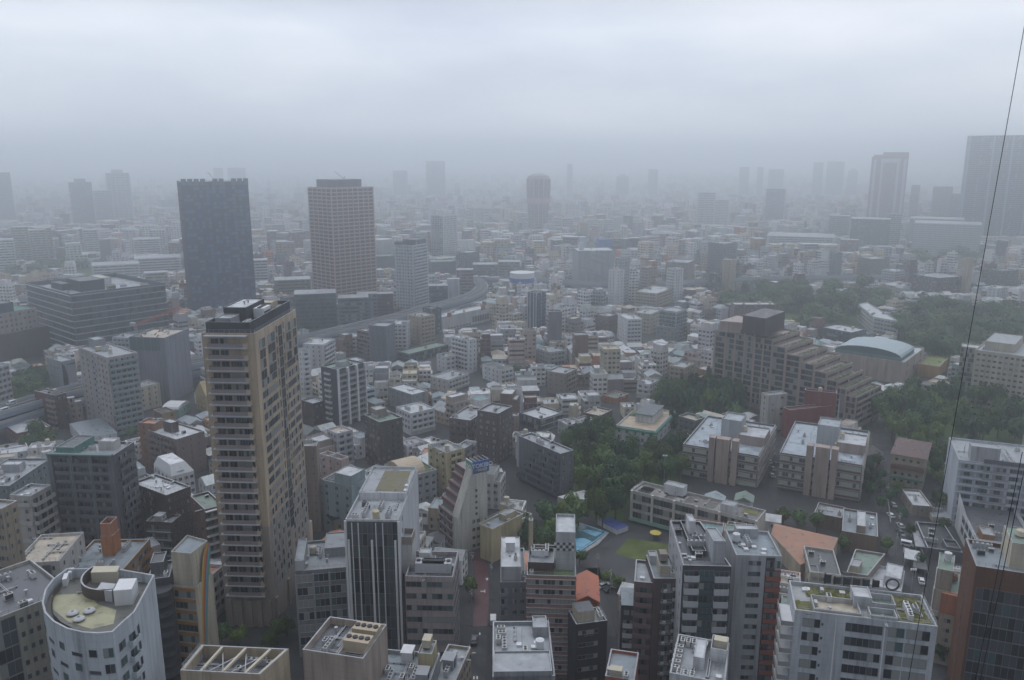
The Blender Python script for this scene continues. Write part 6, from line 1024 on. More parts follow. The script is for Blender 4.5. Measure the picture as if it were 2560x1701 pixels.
# ================================================================== elevated expressway
def viaduct(label, pts, w, z, t='s', deck2=0, pier=28):
    P = [at(px(t, p), z).xy for p in pts]; S_ = []
    for i in range(len(P) - 1):
        k = max(2, int((P[i + 1] - P[i]).length / 12))
        for j in range(k):
            u = j / k; p0_, p1_, p2, p3 = P[max(i - 1, 0)], P[i], P[i + 1], P[min(i + 2, len(P) - 1)]
            S_.append(.5 * ((2 * p1_) + (p2 - p0_) * u + (2 * p0_ - 5 * p1_ + 4 * p2 - p3) * u * u + (3 * p1_ - p0_ - 3 * p2 + p3) * u ** 3))
    S_.append(P[-1]); r = bpy.data.objects.new('elevated_expressway', None); COL.objects.link(r); r.location = (*S_[0], 0); tag(r, label, 'expressway'); o = S_[0]; ROADS.append((S_, w / 2 + 3))
    def strip(name, m, x0, x1, za, zb, col=None):
        mb = MB(); n = len(S_); ring = []
        for i, p in enumerate(S_):
            d = (S_[min(i + 1, n - 1)] - S_[max(i - 1, 0)]).normalized(); k = Vector((-d.y, d.x)); a, c = p + k * x0 - o, p + k * x1 - o; ring.append([(a.x, a.y, za), (c.x, c.y, za), (c.x, c.y, zb), (a.x, a.y, zb)])
        for i in range(n - 1):
            for j in range(4): mb.poly([ring[i][j], ring[i][(j + 1) % 4], ring[i + 1][(j + 1) % 4], ring[i + 1][j]][::-1])
        mb.poly(ring[0]); mb.poly(ring[-1]); ob(name, mb.mesh(name, (m,)), r, color=col)
    for dz in ([0] if not deck2 else [0, -deck2]):
        strip('deck', 'conc', -w / 2, w / 2, z - 1.8 + dz, z + dz); strip('carriageway', 'road', -w / 2 + .6, w / 2 - .6, z + dz, z + .02 + dz)
        for s_ in (-1, 1): strip('barrier', 'paint', s_ * w / 2 - .2, s_ * w / 2 + .2, z + dz - .5, z + dz + 1.3, (.32, .34, .37)); strip('side_girder', 'paint', s_ * w / 2 - .1 * s_ - .3, s_ * w / 2 - .1 * s_ + .3, z - 2.6 + dz, z - .6 + dz, (.2, .25, .33))
        strip('median', 'paint', -.2, .2, z + dz + .03, z + dz + .8, (.3, .3, .3))
    acc = 0
    for i in range(1, len(S_)):
        acc += (S_[i] - S_[i - 1]).length
        if acc > pier:
            acc = 0; d = (S_[i] - S_[i - 1]).normalized(); q = S_[i] - o; mb = MB(); mb.obox((q.x, q.y, 0), d, -1.3, 1.3, -1.3, 1.3, 0, z - 2.6); mb.obox((q.x, q.y, 0), d, -1.2, 1.2, -w / 2, w / 2, z - 3.6 - deck2, z - 2.4 - deck2); ob('pier', mb.mesh('pier', ('conc',)), r)
    return S_
VX = viaduct('double-deck elevated expressway running behind the tall beige tower and curving away', [(-90, 1052), (0, 1026), (88, 1000), (206, 968), (480, 908), (743, 850), (831, 829), (942, 803), (1019, 784), (1057, 772), (1099, 762), (1156, 747), (1190, 732), (1204, 717), (1192, 703), (1150, 692)], 12.5, 14, deck2=5)
VX2 = viaduct('pale far expressway crossing the middle of the hazy city', [(860, 668), (935, 674), (986, 678), (1100, 689), (1200, 697), (1361, 701), (1430, 706), (1520, 712), (1600, 712), (1714, 705), (1903, 697), (2030, 694), (2200, 690)], 11, 12)
# ================================================================== vehicles
def k_car(L=4.4, W=1.75, H=1.45, van=False):
    mb = MB(); x, y = L / 2, W / 2
    pr = [(-x, .3), (-x, .85), (-x + .15, .95), (x - .9, .92), (x, .72), (x, .3)] if not van else [(-x, .3), (-x, H - .1), (-x + .15, H), (x - .9, H), (x - .15, 1.05), (x, .85), (x, .3)]
    n = len(pr); mb.faces([(a, -y, z) for a, z in pr] + [(a, y, z) for a, z in pr], [tuple(range(n - 1, -1, -1)), tuple(range(n, 2 * n))] + [(i, (i + 1) % n, (i + 1) % n + n, i + n) for i in range(n)])
    return mb
def k_cabin(L=4.4, W=1.75, H=1.45):
    mb = MB(); b0, t0 = [(-L / 2 + .2, .93), (L / 2 - 1.0, .91)], [(-L / 2 + .65, H), (L / 2 - 1.9, H)]; y, yt = W / 2 - .06, W / 2 - .25
    v = [(b0[0][0], -y, b0[0][1]), (b0[1][0], -y, b0[1][1]), (b0[1][0], y, b0[1][1]), (b0[0][0], y, b0[0][1]), (t0[0][0], -yt, H), (t0[1][0], -yt, H), (t0[1][0], yt, H), (t0[0][0], yt, H)]
    mb.faces(v, [(0, 1, 5, 4), (1, 2, 6, 5), (2, 3, 7, 6), (3, 0, 4, 7)], 0); mb.faces(v, [(4, 5, 6, 7)], 1); return mb
M['carpaint'] = mat('car paint', .3, .5, src='obj', var=0)
CARM = {}
for kind, van in (('car', 0), ('van', 1)):
    H = 2.0 if van else 1.45; wh = MB()
    wh2 = MB(); wh2.faces([(math.cos(a * math.pi / 5) * .32, y, math.sin(a * math.pi / 5) * .32) for y in (-.1, .1) for a in range(10)], [tuple(range(9, -1, -1)), tuple(range(10, 20))] + [(i, (i + 1) % 10, (i + 1) % 10 + 10, i + 10) for i in range(10)])
    w = MB()
    if van:
        for s_ in (-1, 1): w.faces([(-1.9, s_ * .9, 1.1), (1.1, s_ * .9, 1.1), (.9, s_ * .9, 1.75), (-1.9, s_ * .9, 1.75)], [(0, 1, 2, 3)])
        w.faces([(2.13, -.75, 1.1), (2.13, .75, 1.1), (1.45, .7, 1.97), (1.45, -.7, 1.97)], [(0, 1, 2, 3)])
    CARM[kind] = (k_car(4.6, 1.78, H, van).mesh('body', ('carpaint',)), (w if van else k_cabin()).mesh('glazing', ('g0', 'carpaint')), wh2.mesh('wheel', ('dark',)))
def car(kind, pos, rz, col, label, group=None):
    r = bpy.data.objects.new('van' if kind == 'van' else 'car', None); COL.objects.link(r); r.location = pos; r.rotation_euler = (0, 0, rz); tag(r, label, kind, group); b_, g_, w_ = CARM[kind]
    ob('body', b_, r, color=C(col)); ob('glazing', g_, r, color=C(col))
    for x in (-1.4, 1.4):
        for y in (-.85, .85): ob('wheel', w_, r, (x, y, .32))
G_ = lambda t, p, z=.03: at(px(t, p), 0) + Vector((0, 0, z))
car('van', G_('b4', (908, 692)), -.5, 'white', 'big white van turning beside the black-roofed low block'); car('car', G_('b4', (862, 568)), 1.5, 'pale', 'silver car going up the sloping street'); car('van', G_('s', (1233, 1556)), 1.6, 'white', 'white van parked at the end of the red street')
for i, (p, c, l) in enumerate((((12, 1455), 'white', 'white car at the back of the lot between the twin offices'), ((30, 1500), 'pale', 'silver car in the lot between the twin offices'), ((25, 1545), 'white', 'white car nearest the front in the lot between the twin offices'), ((48, 1470), 'dgrey', 'dark car along the second twin office'))): car('car', G_('t8', p), 1.35 + i * .1, c, l)
for p, c, l, a in (((880, 640), 'dgrey', 'dark car behind the big white van', 1.2), ((930, 760), 'maroon', 'red car parked below the big white van', 1.0), ((950, 850), 'dark', 'black car by the fence of the sloping street', 1.3), ((800, 500), 'white', 'small white car near the top of the sloping street', 1.5), ((900, 735), 'pale', 'silver car waiting behind the red parked car', 1.1)): car('car', G_('b4', p), a, c, l)
def on_via(S_, z, specs):
    for k, off, c, l, kd in specs:
        k = min(k, len(S_) - 2); d = (S_[k + 1] - S_[k]).normalized(); n = Vector((-d.y, d.x)); q = S_[k] + n * off; car(kd, (q.x, q.y, z + .03), math.atan2(d.y, d.x) + (math.pi if off > 0 else 0), c, l)
near = lambda S_, p: min(range(len(S_)), key=lambda i: (S_[i] - at(p, 17).xy).length)
on_via(VX, 14, [(near(VX, (33, 1020)), -4, 'white', 'white van on the expressway before the pale edge slab', 'van'), (near(VX, (82, 1003)), 4, 'white', 'second white van on the expressway by the red-brown block', 'van'), (near(VX, (1178, 742)), -4, 'white', 'white car on the curve of the expressway', 'car'), (near(VX, (760, 846)), -3, 'dgrey', 'dark car on the expressway right of the beige tower', 'car'), (near(VX, (900, 812)), 4, 'pale', 'silver car on the expressway above the brick-orange office', 'car')])
# ================================================================== trees
def crown_mesh(seed, kind=0):
    r = random.Random(seed); mb = MB(); lobes = []
    for i in range(11 if kind == 0 else 7):
        a = r.uniform(0, 6.28); d = r.uniform(0, .62) if kind == 0 else r.uniform(0, .3); z = r.uniform(.1, .8) if kind == 0 else i / 7 * 1.5
        lobes.append((math.cos(a) * d, math.sin(a) * d, z, r.uniform(.34, .52) if kind == 0 else .55 - .06 * i))
    for lx, ly, lz, lr in lobes:
        for k in range(70):
            u, v = r.uniform(-1, 1), r.uniform(0, 6.28); s_ = math.sqrt(1 - u * u); n = Vector((s_ * math.cos(v), s_ * math.sin(v), u))
            if n.z < -.6: continue
            p = Vector((lx, ly, lz)) + n * lr * r.uniform(.75, 1.06); n = (n + Vector((r.uniform(-.5, .5), r.uniform(-.5, .5), r.uniform(-.1, .6)))).normalized(); a = n.orthogonal().normalized(); c = n.cross(a); sz = r.uniform(.05, .11)
            rot = r.uniform(0, 3); a, c = a * math.cos(rot) + c * math.sin(rot), c * math.cos(rot) - a * math.sin(rot)
            mb.poly([p + a * sz * 1.3, p + c * sz, p - a * sz, p - c * sz * 1.2])
        mb.cyl(lx, ly, lr * .75, lz - lr * .3, lz + lr * .45, 7, 0, lr * .3)
    return mb.mesh('crown', ('leaf',))
CR = [crown_mesh(s) for s in range(6)]; CRC = [crown_mesh(40 + s, 1) for s in range(3)]
tm = MB(); tm.tube((0, 0, 0), (0, 0, 1), .045, 6, 0, .025); tm.tube((0, 0, .6), (.25, .1, 1.1), .022, 4); tm.tube((0, 0, .6), (-.2, .15, 1.1), .022, 4); TRUNK = tm.mesh('trunk', ('bark',))
TREES = []
def tree(p, rad, h, label, group, rnd, con=False, base=0):
    r = bpy.data.objects.new('tree', None); COL.objects.link(r); r.location = (p.x, p.y, base); tag(r, label, 'tree', group)
    t = ob('trunk', TRUNK, r); t.scale = (h * .6, h * .6, h * .6); c = ob('crown', rnd.choice(CRC if con else CR), r, (0, 0, h * (.42 if not con else .2)), rnd.uniform(0, 6.28))
    c.scale = (rad, rad, h * (.55 if not con else .5)); g = rnd.random(); k = rnd.uniform(.6, 1.45)
    c.color = ((.03 + .045 * g) * k, (.072 + .04 * g) * k, (.03 - .006 * g) * k, 1) if not con else (.024, .056, .034, 1); TREES.append((p, rad))
def inpoly(p, poly):
    c = False; n = len(poly)
    for i in range(n):
        a, b_ = poly[i], poly[i - 1]
        if (a.y > p.y) != (b_.y > p.y) and p.x < (b_.x - a.x) * (p.y - a.y) / (b_.y - a.y) + a.x: c = not c
    return c
PARKS = []
PW = [(1538, 1695, 1083, 1), (1882, 2150, 985, 3), (1790, 1862, 925, 3)]
def wood(t, pts, gap, h, label, group, seed, con=.12, zc=6, cap=54):
    W_ = [at(px(t, p), zc).xy for p in pts]; PARKS.append(W_); r = random.Random(seed); x0, x1 = min(p.x for p in W_), max(p.x for p in W_); y0, y1 = min(p.y for p in W_), max(p.y for p in W_); mb = MB(); mb.poly([(p.x, p.y, .015) for p in W_]); tag(ob('lawn', mb.mesh('lawn', ('grass',))), kind='structure'); got = []
    for k in range(6000):
        p = Vector((r.uniform(x0, x1), r.uniform(y0, y1)))
        if not inpoly(p, W_) or any((p - q).length < gap for q in got) or any(inpoly(p, b.poly) for b in HEROES): continue
        tq = proj((p.x, p.y, h * 1.05)); rp_ = gap * .8 / tq[2] * FPX
        if any(sd_ == seed and x0_ - rp_ * .5 < tq[0] < x1_ + rp_ * .5 and tq[1] < yv_ for x0_, x1_, yv_, sd_ in PW): continue
        got.append(p); tree(p, gap * (r.uniform(.62, .9) if gap < 10 else r.uniform(.8, 1.1)), h * r.uniform(.75, 1.2), label, group, r, r.random() < con)
        if len(got) >= cap: break
wood('d', [(1300, 1015), (1390, 980), (1425, 1005), (1490, 1022), (1560, 985), (1585, 1060), (1572, 1095), (1520, 1088), (1470, 1100), (1450, 1130), (1440, 1165), (1385, 1185), (1350, 1130), (1320, 1110)], 6.5, 13, 'leafy tree in the hillside wood around the green-trimmed villa', 'trees in the hillside wood', 1)
wood('d', [(1225, 1190), (1270, 1165), (1330, 1170), (1350, 1195), (1300, 1235), (1230, 1250), (1205, 1240)], 6, 10, 'round tree between the pool and the pale yellow block', 'trees behind the pool', 2)
wood('d', [(1510, 925), (1560, 898), (1640, 880), (1720, 878), (1735, 930), (1700, 955), (1600, 965), (1540, 965)], 7, 15, 'tall dark tree at the foot of the terraced brown building', 'trees below the terraced building', 3, .4)
wood('d', [(2000, 955), (2060, 910), (2120, 892), (2200, 900), (2290, 918), (2380, 950), (2420, 1000), (2300, 1022), (2220, 1025), (2190, 1062), (2140, 1062), (2110, 1015), (2060, 1015), (2010, 1005)], 7.5, 15, 'dense green tree in the large wood before the cream hotel', 'trees in the large wood before the hotel', 4, .1)
wood('d', [(1670, 668), (1740, 650), (1800, 665), (1850, 660), (1900, 668), (1960, 668), (1990, 660), (2060, 660), (2090, 688), (2070, 698), (1990, 706), (1980, 735), (1960, 755), (1880, 750), (1830, 750), (1790, 712), (1690, 710), (1660, 698)], 12, 17, 'dark tree in the far wood behind the terraced brown building', 'trees in the far wood', 5, .05, 9, 42)
wood('d', [(2060, 748), (2090, 718), (2160, 700), (2220, 700), (2300, 700), (2360, 725), (2345, 775), (2290, 795), (2240, 805), (2170, 820), (2130, 798), (2080, 772)], 12, 17, 'dark tree in the wood behind the arched-roof hall', 'trees behind the arched hall', 6, .05, 9, 42)
wood('d', [(30, 618), (130, 600), (235, 606), (235, 645), (100, 645), (-20, 645)], 14, 14, 'dark tree in the belt above the huge dark glass office', 'trees above the dark glass office', 7, .05, 8, 14)
wood('d', [(5, 880), (90, 845), (112, 872), (100, 905), (40, 935), (10, 935)], 9, 10, 'tree in the garden between brick office and expressway', 'trees by the brick office', 8, .1, 5, 10)
wood('d', [(1300, 552), (1400, 545), (1480, 560), (1470, 585), (1380, 588), (1310, 580)], 20, 16, 'hazy tree right of the pink eight-sided tower', 'hazy trees by the eight-sided tower', 9, 0, 8, 9); wood('d', [(1085, 530), (1130, 515), (1205, 522), (1200, 552), (1100, 558)], 20, 16, 'hazy tree left of the pink eight-sided tower', 'hazy trees left of the eight-sided tower', 10, 0, 8, 8)
wood('d', [(585, 582), (650, 590), (648, 615), (590, 610)], 14, 13, 'hazy tree between the two widest far towers', 'hazy trees between the far towers', 11, 0, 8, 8); wood('d', [(1780, 575), (1900, 570), (1910, 592), (1800, 600)], 18, 15, 'hazy tree before the long white far school', 'hazy trees before the far school', 12, 0, 8, 6); wood('d', [(2080, 585), (2330, 580), (2340, 605), (2100, 610)], 16, 15, 'hazy tree at the foot of the museum-like building', 'hazy trees by the museum', 13, 0, 8, 10)
rt = random.Random(77)
for t, p, rad, h, l in (('b1', (1440, 1290), 3.5, 7, 'tree at the foot of the tall beige tower, by its left corner'), ('b1', (1560, 1300), 3, 6, 'smaller tree at the foot of the tall beige tower'), ('b2', (140, 1270), 3.5, 7, 'tree between the tall beige tower and the sunken-roof block'), ('b2', (200, 1220), 3, 7, 'tree at the right corner of the tall beige tower'), ('b2', (90, 1320), 3, 6, 'lowest tree beside the tall beige tower'), ('b3', (440, 770), 3, 6, 'tree beside the school pool'), ('b3', (500, 1540), 3, 8, 'street tree below the black-clad building'), ('b3', (690, 925), 3, 5, 'bush-like tree at the yard corner'), ('b3', (620, 900), 3, 5, 'low tree on the near edge of the school yard'),
    ('b4', (640, 270), 4, 8, 'tree beside the second twin office'), ('b4', (660, 350), 4, 8, 'tree at the near corner of the second twin office'), ('b4', (630, 200), 4, 9, 'tall tree behind the corner of the second twin office'), ('b4', (1090, 220), 4, 10, 'tree right of the green-eaved beige house'), ('b4', (1130, 300), 4, 10, 'tree below the green-eaved beige house'), ('b4', (1100, 400), 3.5, 8, 'tree above the black-roofed low block'), ('b4', (100, 510), 4, 7, 'garden tree behind the orange gym roof'), ('b4', (200, 530), 4, 7, 'garden tree in the middle behind the orange gym roof'), ('b4', (320, 560), 4, 8, 'garden tree at the end behind the orange gym roof'), ('b4', (490, 690), 3, 7, 'tree beside the brown tiled box'), ('b4', (1130, 1400), 3, 6, 'street tree below the cream stepped building'), ('b4', (780, 690), 3, 6, 'tree at the street corner beside the brown tiled box'), ('b4', (1160, 250), 4, 9, 'tree left of the large white-blue block'),
    ('b4', (735, 240), 3, 6, 'tree on the verge, highest of three along the sloping street'), ('b4', (738, 300), 3, 6, 'tree on the verge, middle one of three along the sloping street'), ('b4', (745, 420), 3, 6, 'tree on the verge, lowest of three along the sloping street'), ('b4', (800, 380), 3.2, 7, 'tree behind the fence left of the pale-roofed street house'), ('b4', (840, 330), 3, 7, 'tree above the pale-roofed street house'), ('b4', (700, 160), 4, 8, 'tree by the dark end of the sloping street'), ('b4', (1170, 420), 4, 8, 'tree between the beige lean-to and the white-blue block'), ('b4', (1140, 560), 3, 6, 'tree behind the black-roofed low block'), ('b4', (930, 590), 2.5, 5, 'small tree left of the black-roofed low block'), ('b4', (880, 480), 2.5, 5, 'small tree in front of the pale-roofed street house'), ('b4', (1000, 780), 2.5, 5, 'small tree below the black-roofed low block'),
    ('t5', (240, 1290), 6, 11, 'large dark tree right of the brick-red low building'), ('t5', (300, 1340), 6, 11, 'large dark tree above the green-trimmed grey block'), ('t5', (200, 1350), 5, 9, 'dark tree by the photo edge above the dark teal block'), ('t5', (860, 1280), 4, 7, 'tree at the foot of the teal-balcony slab tower'), ('t5', (90, 1470), 5, 8, 'green tree on the terrace of the dark teal block'), ('t6', (1440, 1380), 3, 8, 'dark tree right of the mauve block'), ('t7', (790, 740), 4, 6, 'tree on a mound in the dense quarter'), ('t8', (690, 860), 5, 12, 'pointed tree before the arched-roof hall'), ('t7', (30, 880), 4, 9, 'dark tree in the dense quarter beside the lilac-grey flats'), ('b2', (1400, 980), 3, 7, 'tree by the top of the red street')):
    tree(at(px(t, p), 3).xy, rad, h, l, None, rt)
# ================================================================== cables hanging past the camera
for lab, a, za in (('thin dark steel cable crossing the sky and city, the longest of three', ((2562, 60), (2268, 1720)), 9.), ('thin dark cable low over the orange building, outer one of the pair', ((2556, 1130), (2434, 1720)), 8.), ('thin dark cable low over the orange building, inner one of the pair', ((2566, 1150), (2447, 1720)), 8.)):
    p, q = [Vector((0, 0, CAMZ)) + ray(x) * za for x in a]; m = MB(); m.tube((0, 0, 0), q - p, .004, 6); o = ob('steel_cable', m.mesh('steel_cable', ('dark',)), None, p); tag(o, lab, 'cable')

# small street clutter on the sloping street
b = Q(HS, 'low dark red temple-like hall beside the second twin office', 'hall', 'b4', (640, 130), (690, 175), (735, 90), 1190, (.13, .04, .035), (.06, .05, .05), '', '', 0, par=0, sh='the dark red hall'); m = MB(); q = [b.uv(u, v) - b.o for u, v in ((-.1, -.1), (1.1, -.1), (1.1, 1.1), (-.1, 1.1))]; e0_, e1_ = (q[0] + q[3]) / 2 + Vector((0, 0, 3)), (q[1] + q[2]) / 2 + Vector((0, 0, 3)); [m.poly(x) for x in ([q[0], q[1], e1_, e0_], [q[2], q[3], e0_, e1_], [q[3], q[0], e0_], [q[1], q[2], e1_])]; b.part('tiled_roof', m, ('roof',), (.07, .055, .055))
for i, (p, a_, w_, dd_, hh_, lab) in enumerate((((985, 690), 1.2, 4, 14, 2.6, 'long grey carport roof beside the sloping street'), ((935, 800), 1.1, 5, 8, 2.8, 'small grey shed roof below the parked red car'), ((985, 860), 1.1, 4, 6, 2.4, 'low dark shed at the bottom of the sloping street'))):
    r_ = bpy.data.objects.new('carport', None); COL.objects.link(r_); r_.location = at(px('b4', p), 0); r_.rotation_euler = (0, 0, a_); tag(r_, lab, 'carport'); m = MB(); m.box(-dd_ / 2, dd_ / 2, -w_ / 2, w_ / 2, hh_, hh_ + .2); ob('canopy', m.mesh('canopy', ('roof',)), r_, color=C(('rgrey', 'rlight', 'rdark')[i])); m = MB(); [m.box(x - .08, x + .08, y - .08, y + .08, 0, hh_) for x in (-dd_ / 2 + .3, 0, dd_ / 2 - .3) for y in (-w_ / 2 + .2, w_ / 2 - .2)]; ob('post', m.mesh('post', ('steel',)), r_)
for k, (p, q_, h_, lab) in enumerate((((770, 300), (800, 560), 1.6, 'pale concrete wall along the upper side of the sloping street'), ((960, 560), (1040, 900), 1.8, 'grey fence wall between street and black-roofed low block'), ((480, 880), (690, 1000), 1.5, 'low wall behind the white cubic house'))):
    a_, b_ = at(px('b4', p), 0), at(px('b4', q_), 0); v_ = (b_ - a_).xy; m = MB(); m.obox((0, 0, 0), (1, 0), 0, v_.length, -.12, .12, 0, h_); o = ob('street_wall', m.mesh('street_wall', ('conc',)), None, a_, math.atan2(v_.y, v_.x)); tag(o, lab, 'wall')

def pole(t, p, lab):
    o = bpy.data.objects.new('utility_pole', None); COL.objects.link(o); o.location = at(px(t, p), 0); tag(o, lab, 'utility pole', 'grey utility poles along the streets'); o.rotation_euler = (0, 0, len(lab) % 3)
    m = MB(); m.tube((0, 0, 0), (0, 0, 9.5), .17, 7, 0, .11); ob('pole', m.mesh('pole', ('conc',)), o); m = MB(); m.box(-.9, .9, -.05, .05, 8.6, 8.75); m.box(-.7, .7, -.05, .05, 7.7, 7.85); ob('crossarm', m.mesh('crossarm', ('steel',)), o); m = MB(); m.cyl(.35, 0, .25, 6.6, 7.5, 8); ob('transformer', m.mesh('transformer', ('steel',)), o)
for t, p, l in (('s', (1180, 1440), 'utility pole on the building side of the red street, far end'), ('s', (1228, 1470), 'utility pole on the office side of the red street, far end'), ('s', (1178, 1540), 'utility pole at the near end of the red street'), ('b4', (770, 420), 'utility pole beside the verge trees of the sloping street'), ('b4', (850, 620), 'utility pole behind the silver car on the sloping street'), ('b4', (830, 760), 'utility pole opposite the parked red car'), ('b4', (960, 900), 'utility pole at the bottom of the sloping street'), ('b3', (560, 905), 'utility pole at the near corner of the school yard'), ('b3', (640, 1010), 'utility pole behind the orange-roofed house')): pole(t, p, l)
cars2 = [('s', (1186, 1604), 1.55, 'dgrey', 'dark car at the crossing below the red street'), ('b4', (815, 430), 1.5, 'white', 'white car parked under the verge trees of the sloping street'), ('b4', (860, 610), 1.45, 'dark', 'black car right behind the silver car on the sloping street'), ('b4', (1000, 930), 1.2, 'white', 'white car beside the low dark shed'), ('b3', (600, 960), .6, 'pale', 'silver car at the corner below the school yard'), ('b3', (640, 985), .6, 'dark', 'black car at the corner below the school yard'), ('s', (1243, 1190), 1.3, 'white', 'white car by the zebra crossing near the sign-topped wedge')]
for t, p, a_, c_, l in cars2: car('car', G_(t, p), a_, c_, l)
# ================================================================== the dense quarters: houses and small blocks
RN = random.Random(2024)
HB = []   # hero boxes in the photo: x0, x1, distance, row down to which the hero must stay visible
for h in HEROES:
    xs = [proj((p.x, p.y, 0))[0] for p in h.poly] + [proj((p.x, p.y, h.z))[0] for p in h.poly]; near_ = min(h.poly, key=lambda p: p.y); by = proj((near_.x, near_.y, 0))[1]
    HB.append((min(xs), max(xs), h.poly, (h.vis if h.vis else by - 6)))
HB += [OCT, (1430, 1700, 268, 1440), (1190, 1240, 250, 1640), (1400, 1700, 330, 1300), (2170, 2560, 420, 1135), (1640, 1890, 480, 1030), (0, 760, 480, 968), (740, 1060, 560, 832), (1060, 1210, 720, 745), (2212, 2238, 300, 1390), (1560, 1960, 700, 800), (2230, 2560, 600, 880)]
HPOLY = [([q for q in h.inset(h.poly, -1.6)], min(p.x for p in h.poly) - 3, max(p.x for p in h.poly) + 3, min(p.y for p in h.poly) - 3, max(p.y for p in h.poly) + 3) for h in HEROES]
YARD = [at(px('b3', p), 0).xy for p in ((380, 780), (400, 560), (720, 540), (1040, 620), (1080, 800), (1000, 1000), (640, 960), (480, 880))]
def dseg(p, a, b_):
    d = b_ - a; t = max(0, min(1, (p - a).dot(d) / max(d.length_squared, 1e-6))); return (a + d * t - p).length
RSEG = [(P[i], P[i + 1], w) for P, w in ROADS for i in range(len(P) - 1)]
def free(c, w, d, ca, sa):
    pts = [Vector((c.x + ca * x - sa * y, c.y + sa * x + ca * y)) for x in (-w / 2, 0, w / 2) for y in (-d / 2, 0, d / 2)]
    r = max(w, d) * .7
    for P, x0, x1, y0, y1 in HPOLY:
        if c.x + r < x0 or c.x - r > x1 or c.y + r < y0 or c.y - r > y1: continue
        if any(inpoly(q, P) for q in pts) : return False
        for q in P:
            dx, dy = q.x - c.x, q.y - c.y
            if abs(dx * ca + dy * sa) < w / 2 and abs(-dx * sa + dy * ca) < d / 2: return False
    for P in PARKS + [YARD]:
        if any(inpoly(q, P) for q in pts): return False
    for a, b_, rw in RSEG:
        if abs(a.y - c.y) > 90 and abs(b_.y - c.y) > 90: continue
        if dseg(c, a, b_) < rw + min(w, d) * .5: return False
    return all((c - p).length > rad * .7 + 2 for p, rad in TREES[-45:])
def behind(pts, c, hy):
    if not isinstance(hy, list): return hy >= c.y
    for p in pts:
        for i in range(len(hy)):
            a, b_ = hy[i - 1], hy[i]; den = p[0] * (b_.y - a.y) - p[1] * (b_.x - a.x)
            if abs(den) < 1e-6: continue
            t = (a.x * (b_.y - a.y) - a.y * (b_.x - a.x)) / den; u = (a.x * p[1] - a.y * p[0]) / den
            if t > 1 and -.05 <= u <= 1.05: return True
    return False
def fit(c, w, d, ca, sa, h):
    xs, near_ = [], 1e9; pts = [(c.x + ca * x - sa * y, c.y + sa * x + ca * y) for x in (-w / 2, w / 2) for y in (-d / 2, d / 2)]
    while True:
        q = [proj((x, y, h)) for x, y in pts]; x0, x1, yt = min(v[0] for v in q), max(v[0] for v in q), min(v[1] for v in q); far_ = max(p[1] for p in pts)
        if all(x1 < a or x0 > b_ or yt >= vis - 1 or not behind(pts, c, hy) for a, b_, hy, vis in HB): return h
        h -= 3.0
        if h < 5.5: return 0
seeds = [(Vector((RN.uniform(-900, 900), RN.uniform(200, 1150))), RN.choice((.5, .62, .42, .75, .3, -.35, -.2, .1, .55))) for _ in range(70)]
LOTS = []
for si, (sp, an) in enumerate(seeds):
    ca, sa = math.cos(an), math.sin(an)
    gx = -170.
    while gx < 170:
        pw = RN.uniform(6.8, 11.5); gy = -170.; col_i = int((gx + 170) / 42)
        sxx = 4.0 if RN.random() < .2 else .5
        while gy < 170:
            pd = RN.uniform(7, 12); x, y = gx + pw / 2, gy + pd / 2; c = Vector((sp.x + ca * x - sa * y, sp.y + sa * x + ca * y)); gy += pd + (4 if RN.random() < .18 else .6)
            if c.y < 205 or c.y > 1050 or abs(c.x) > c.y * .7 + 25: continue
            if min(range(len(seeds)), key=lambda k: (seeds[k][0] - c).length_squared) != si: continue
            w, d = pw - .3, pd - .3
            if RN.random() < .03: continue
            far_ = c.y > 480
            h = RN.choice((6.2, 6.4, 7, 8.8, 9.2, 9.5, 10, 12.4, 12.6)) if RN.random() < .74 else (RN.uniform(14, 22) if RN.random() < .72 else RN.uniform(22, 33))
            if c.y < 330: h = max(h, RN.choice((9, 12, 15)))
            if not free(c, w, d, ca, sa): continue
            h = fit(c, w, d, ca, sa, h)
            if h: LOTS.append((c, w, d, an, h))
        gx += pw + sxx
# infill: small houses in the gaps that are left
GRID = {}
def gput(l): GRID.setdefault((int(l[0].x // 16), int(l[0].y // 16)), []).append(l)
for l in LOTS: gput(l)
def clash(c, w, d, an):
    for i in (-1, 0, 1):
        for j in (-1, 0, 1):
            for q, w2, d2, a2, _ in GRID.get((int(c.x // 16) + i, int(c.y // 16) + j), ()):
                for (P, wa, da, aa), (Q2, wb, db, ab) in ((((c, w, d, an), (q, w2, d2, a2))), (((q, w2, d2, a2), (c, w, d, an)))):
                    ca, sa, cb, sb = math.cos(aa), math.sin(aa), math.cos(ab), math.sin(ab)
                    for x in (-wb / 2, 0, wb / 2):
                        for y in (-db / 2, 0, db / 2):
                            vx, vy = Q2.x + cb * x - sb * y - P.x, Q2.y + sb * x + cb * y - P.y
                            if abs(vx * ca + vy * sa) < wa / 2 + .2 and abs(-vx * sa + vy * ca) < da / 2 + .2: return True
    return False
for k in range(16000):
    y = 205 + 845 * RN.random() ** .75; c = Vector((RN.uniform(-.7, .7) * (y + 30), y)); w, d = RN.uniform(5, 8.5), RN.uniform(5, 9)
    an = seeds[min(range(len(seeds)), key=lambda q: (seeds[q][0] - c).length_squared)][1]; h = RN.choice((5.8, 6.2, 6.4, 8.6, 9, 11.5))
    if clash(c, w, d, an) or not free(c, w, d, math.cos(an), math.sin(an)): continue
    h = fit(c, w, d, math.cos(an), math.sin(an), h)
    if h: LOTS.append((c, w, d, an, h)); gput(LOTS[-1])
print('LOTS', len(LOTS))
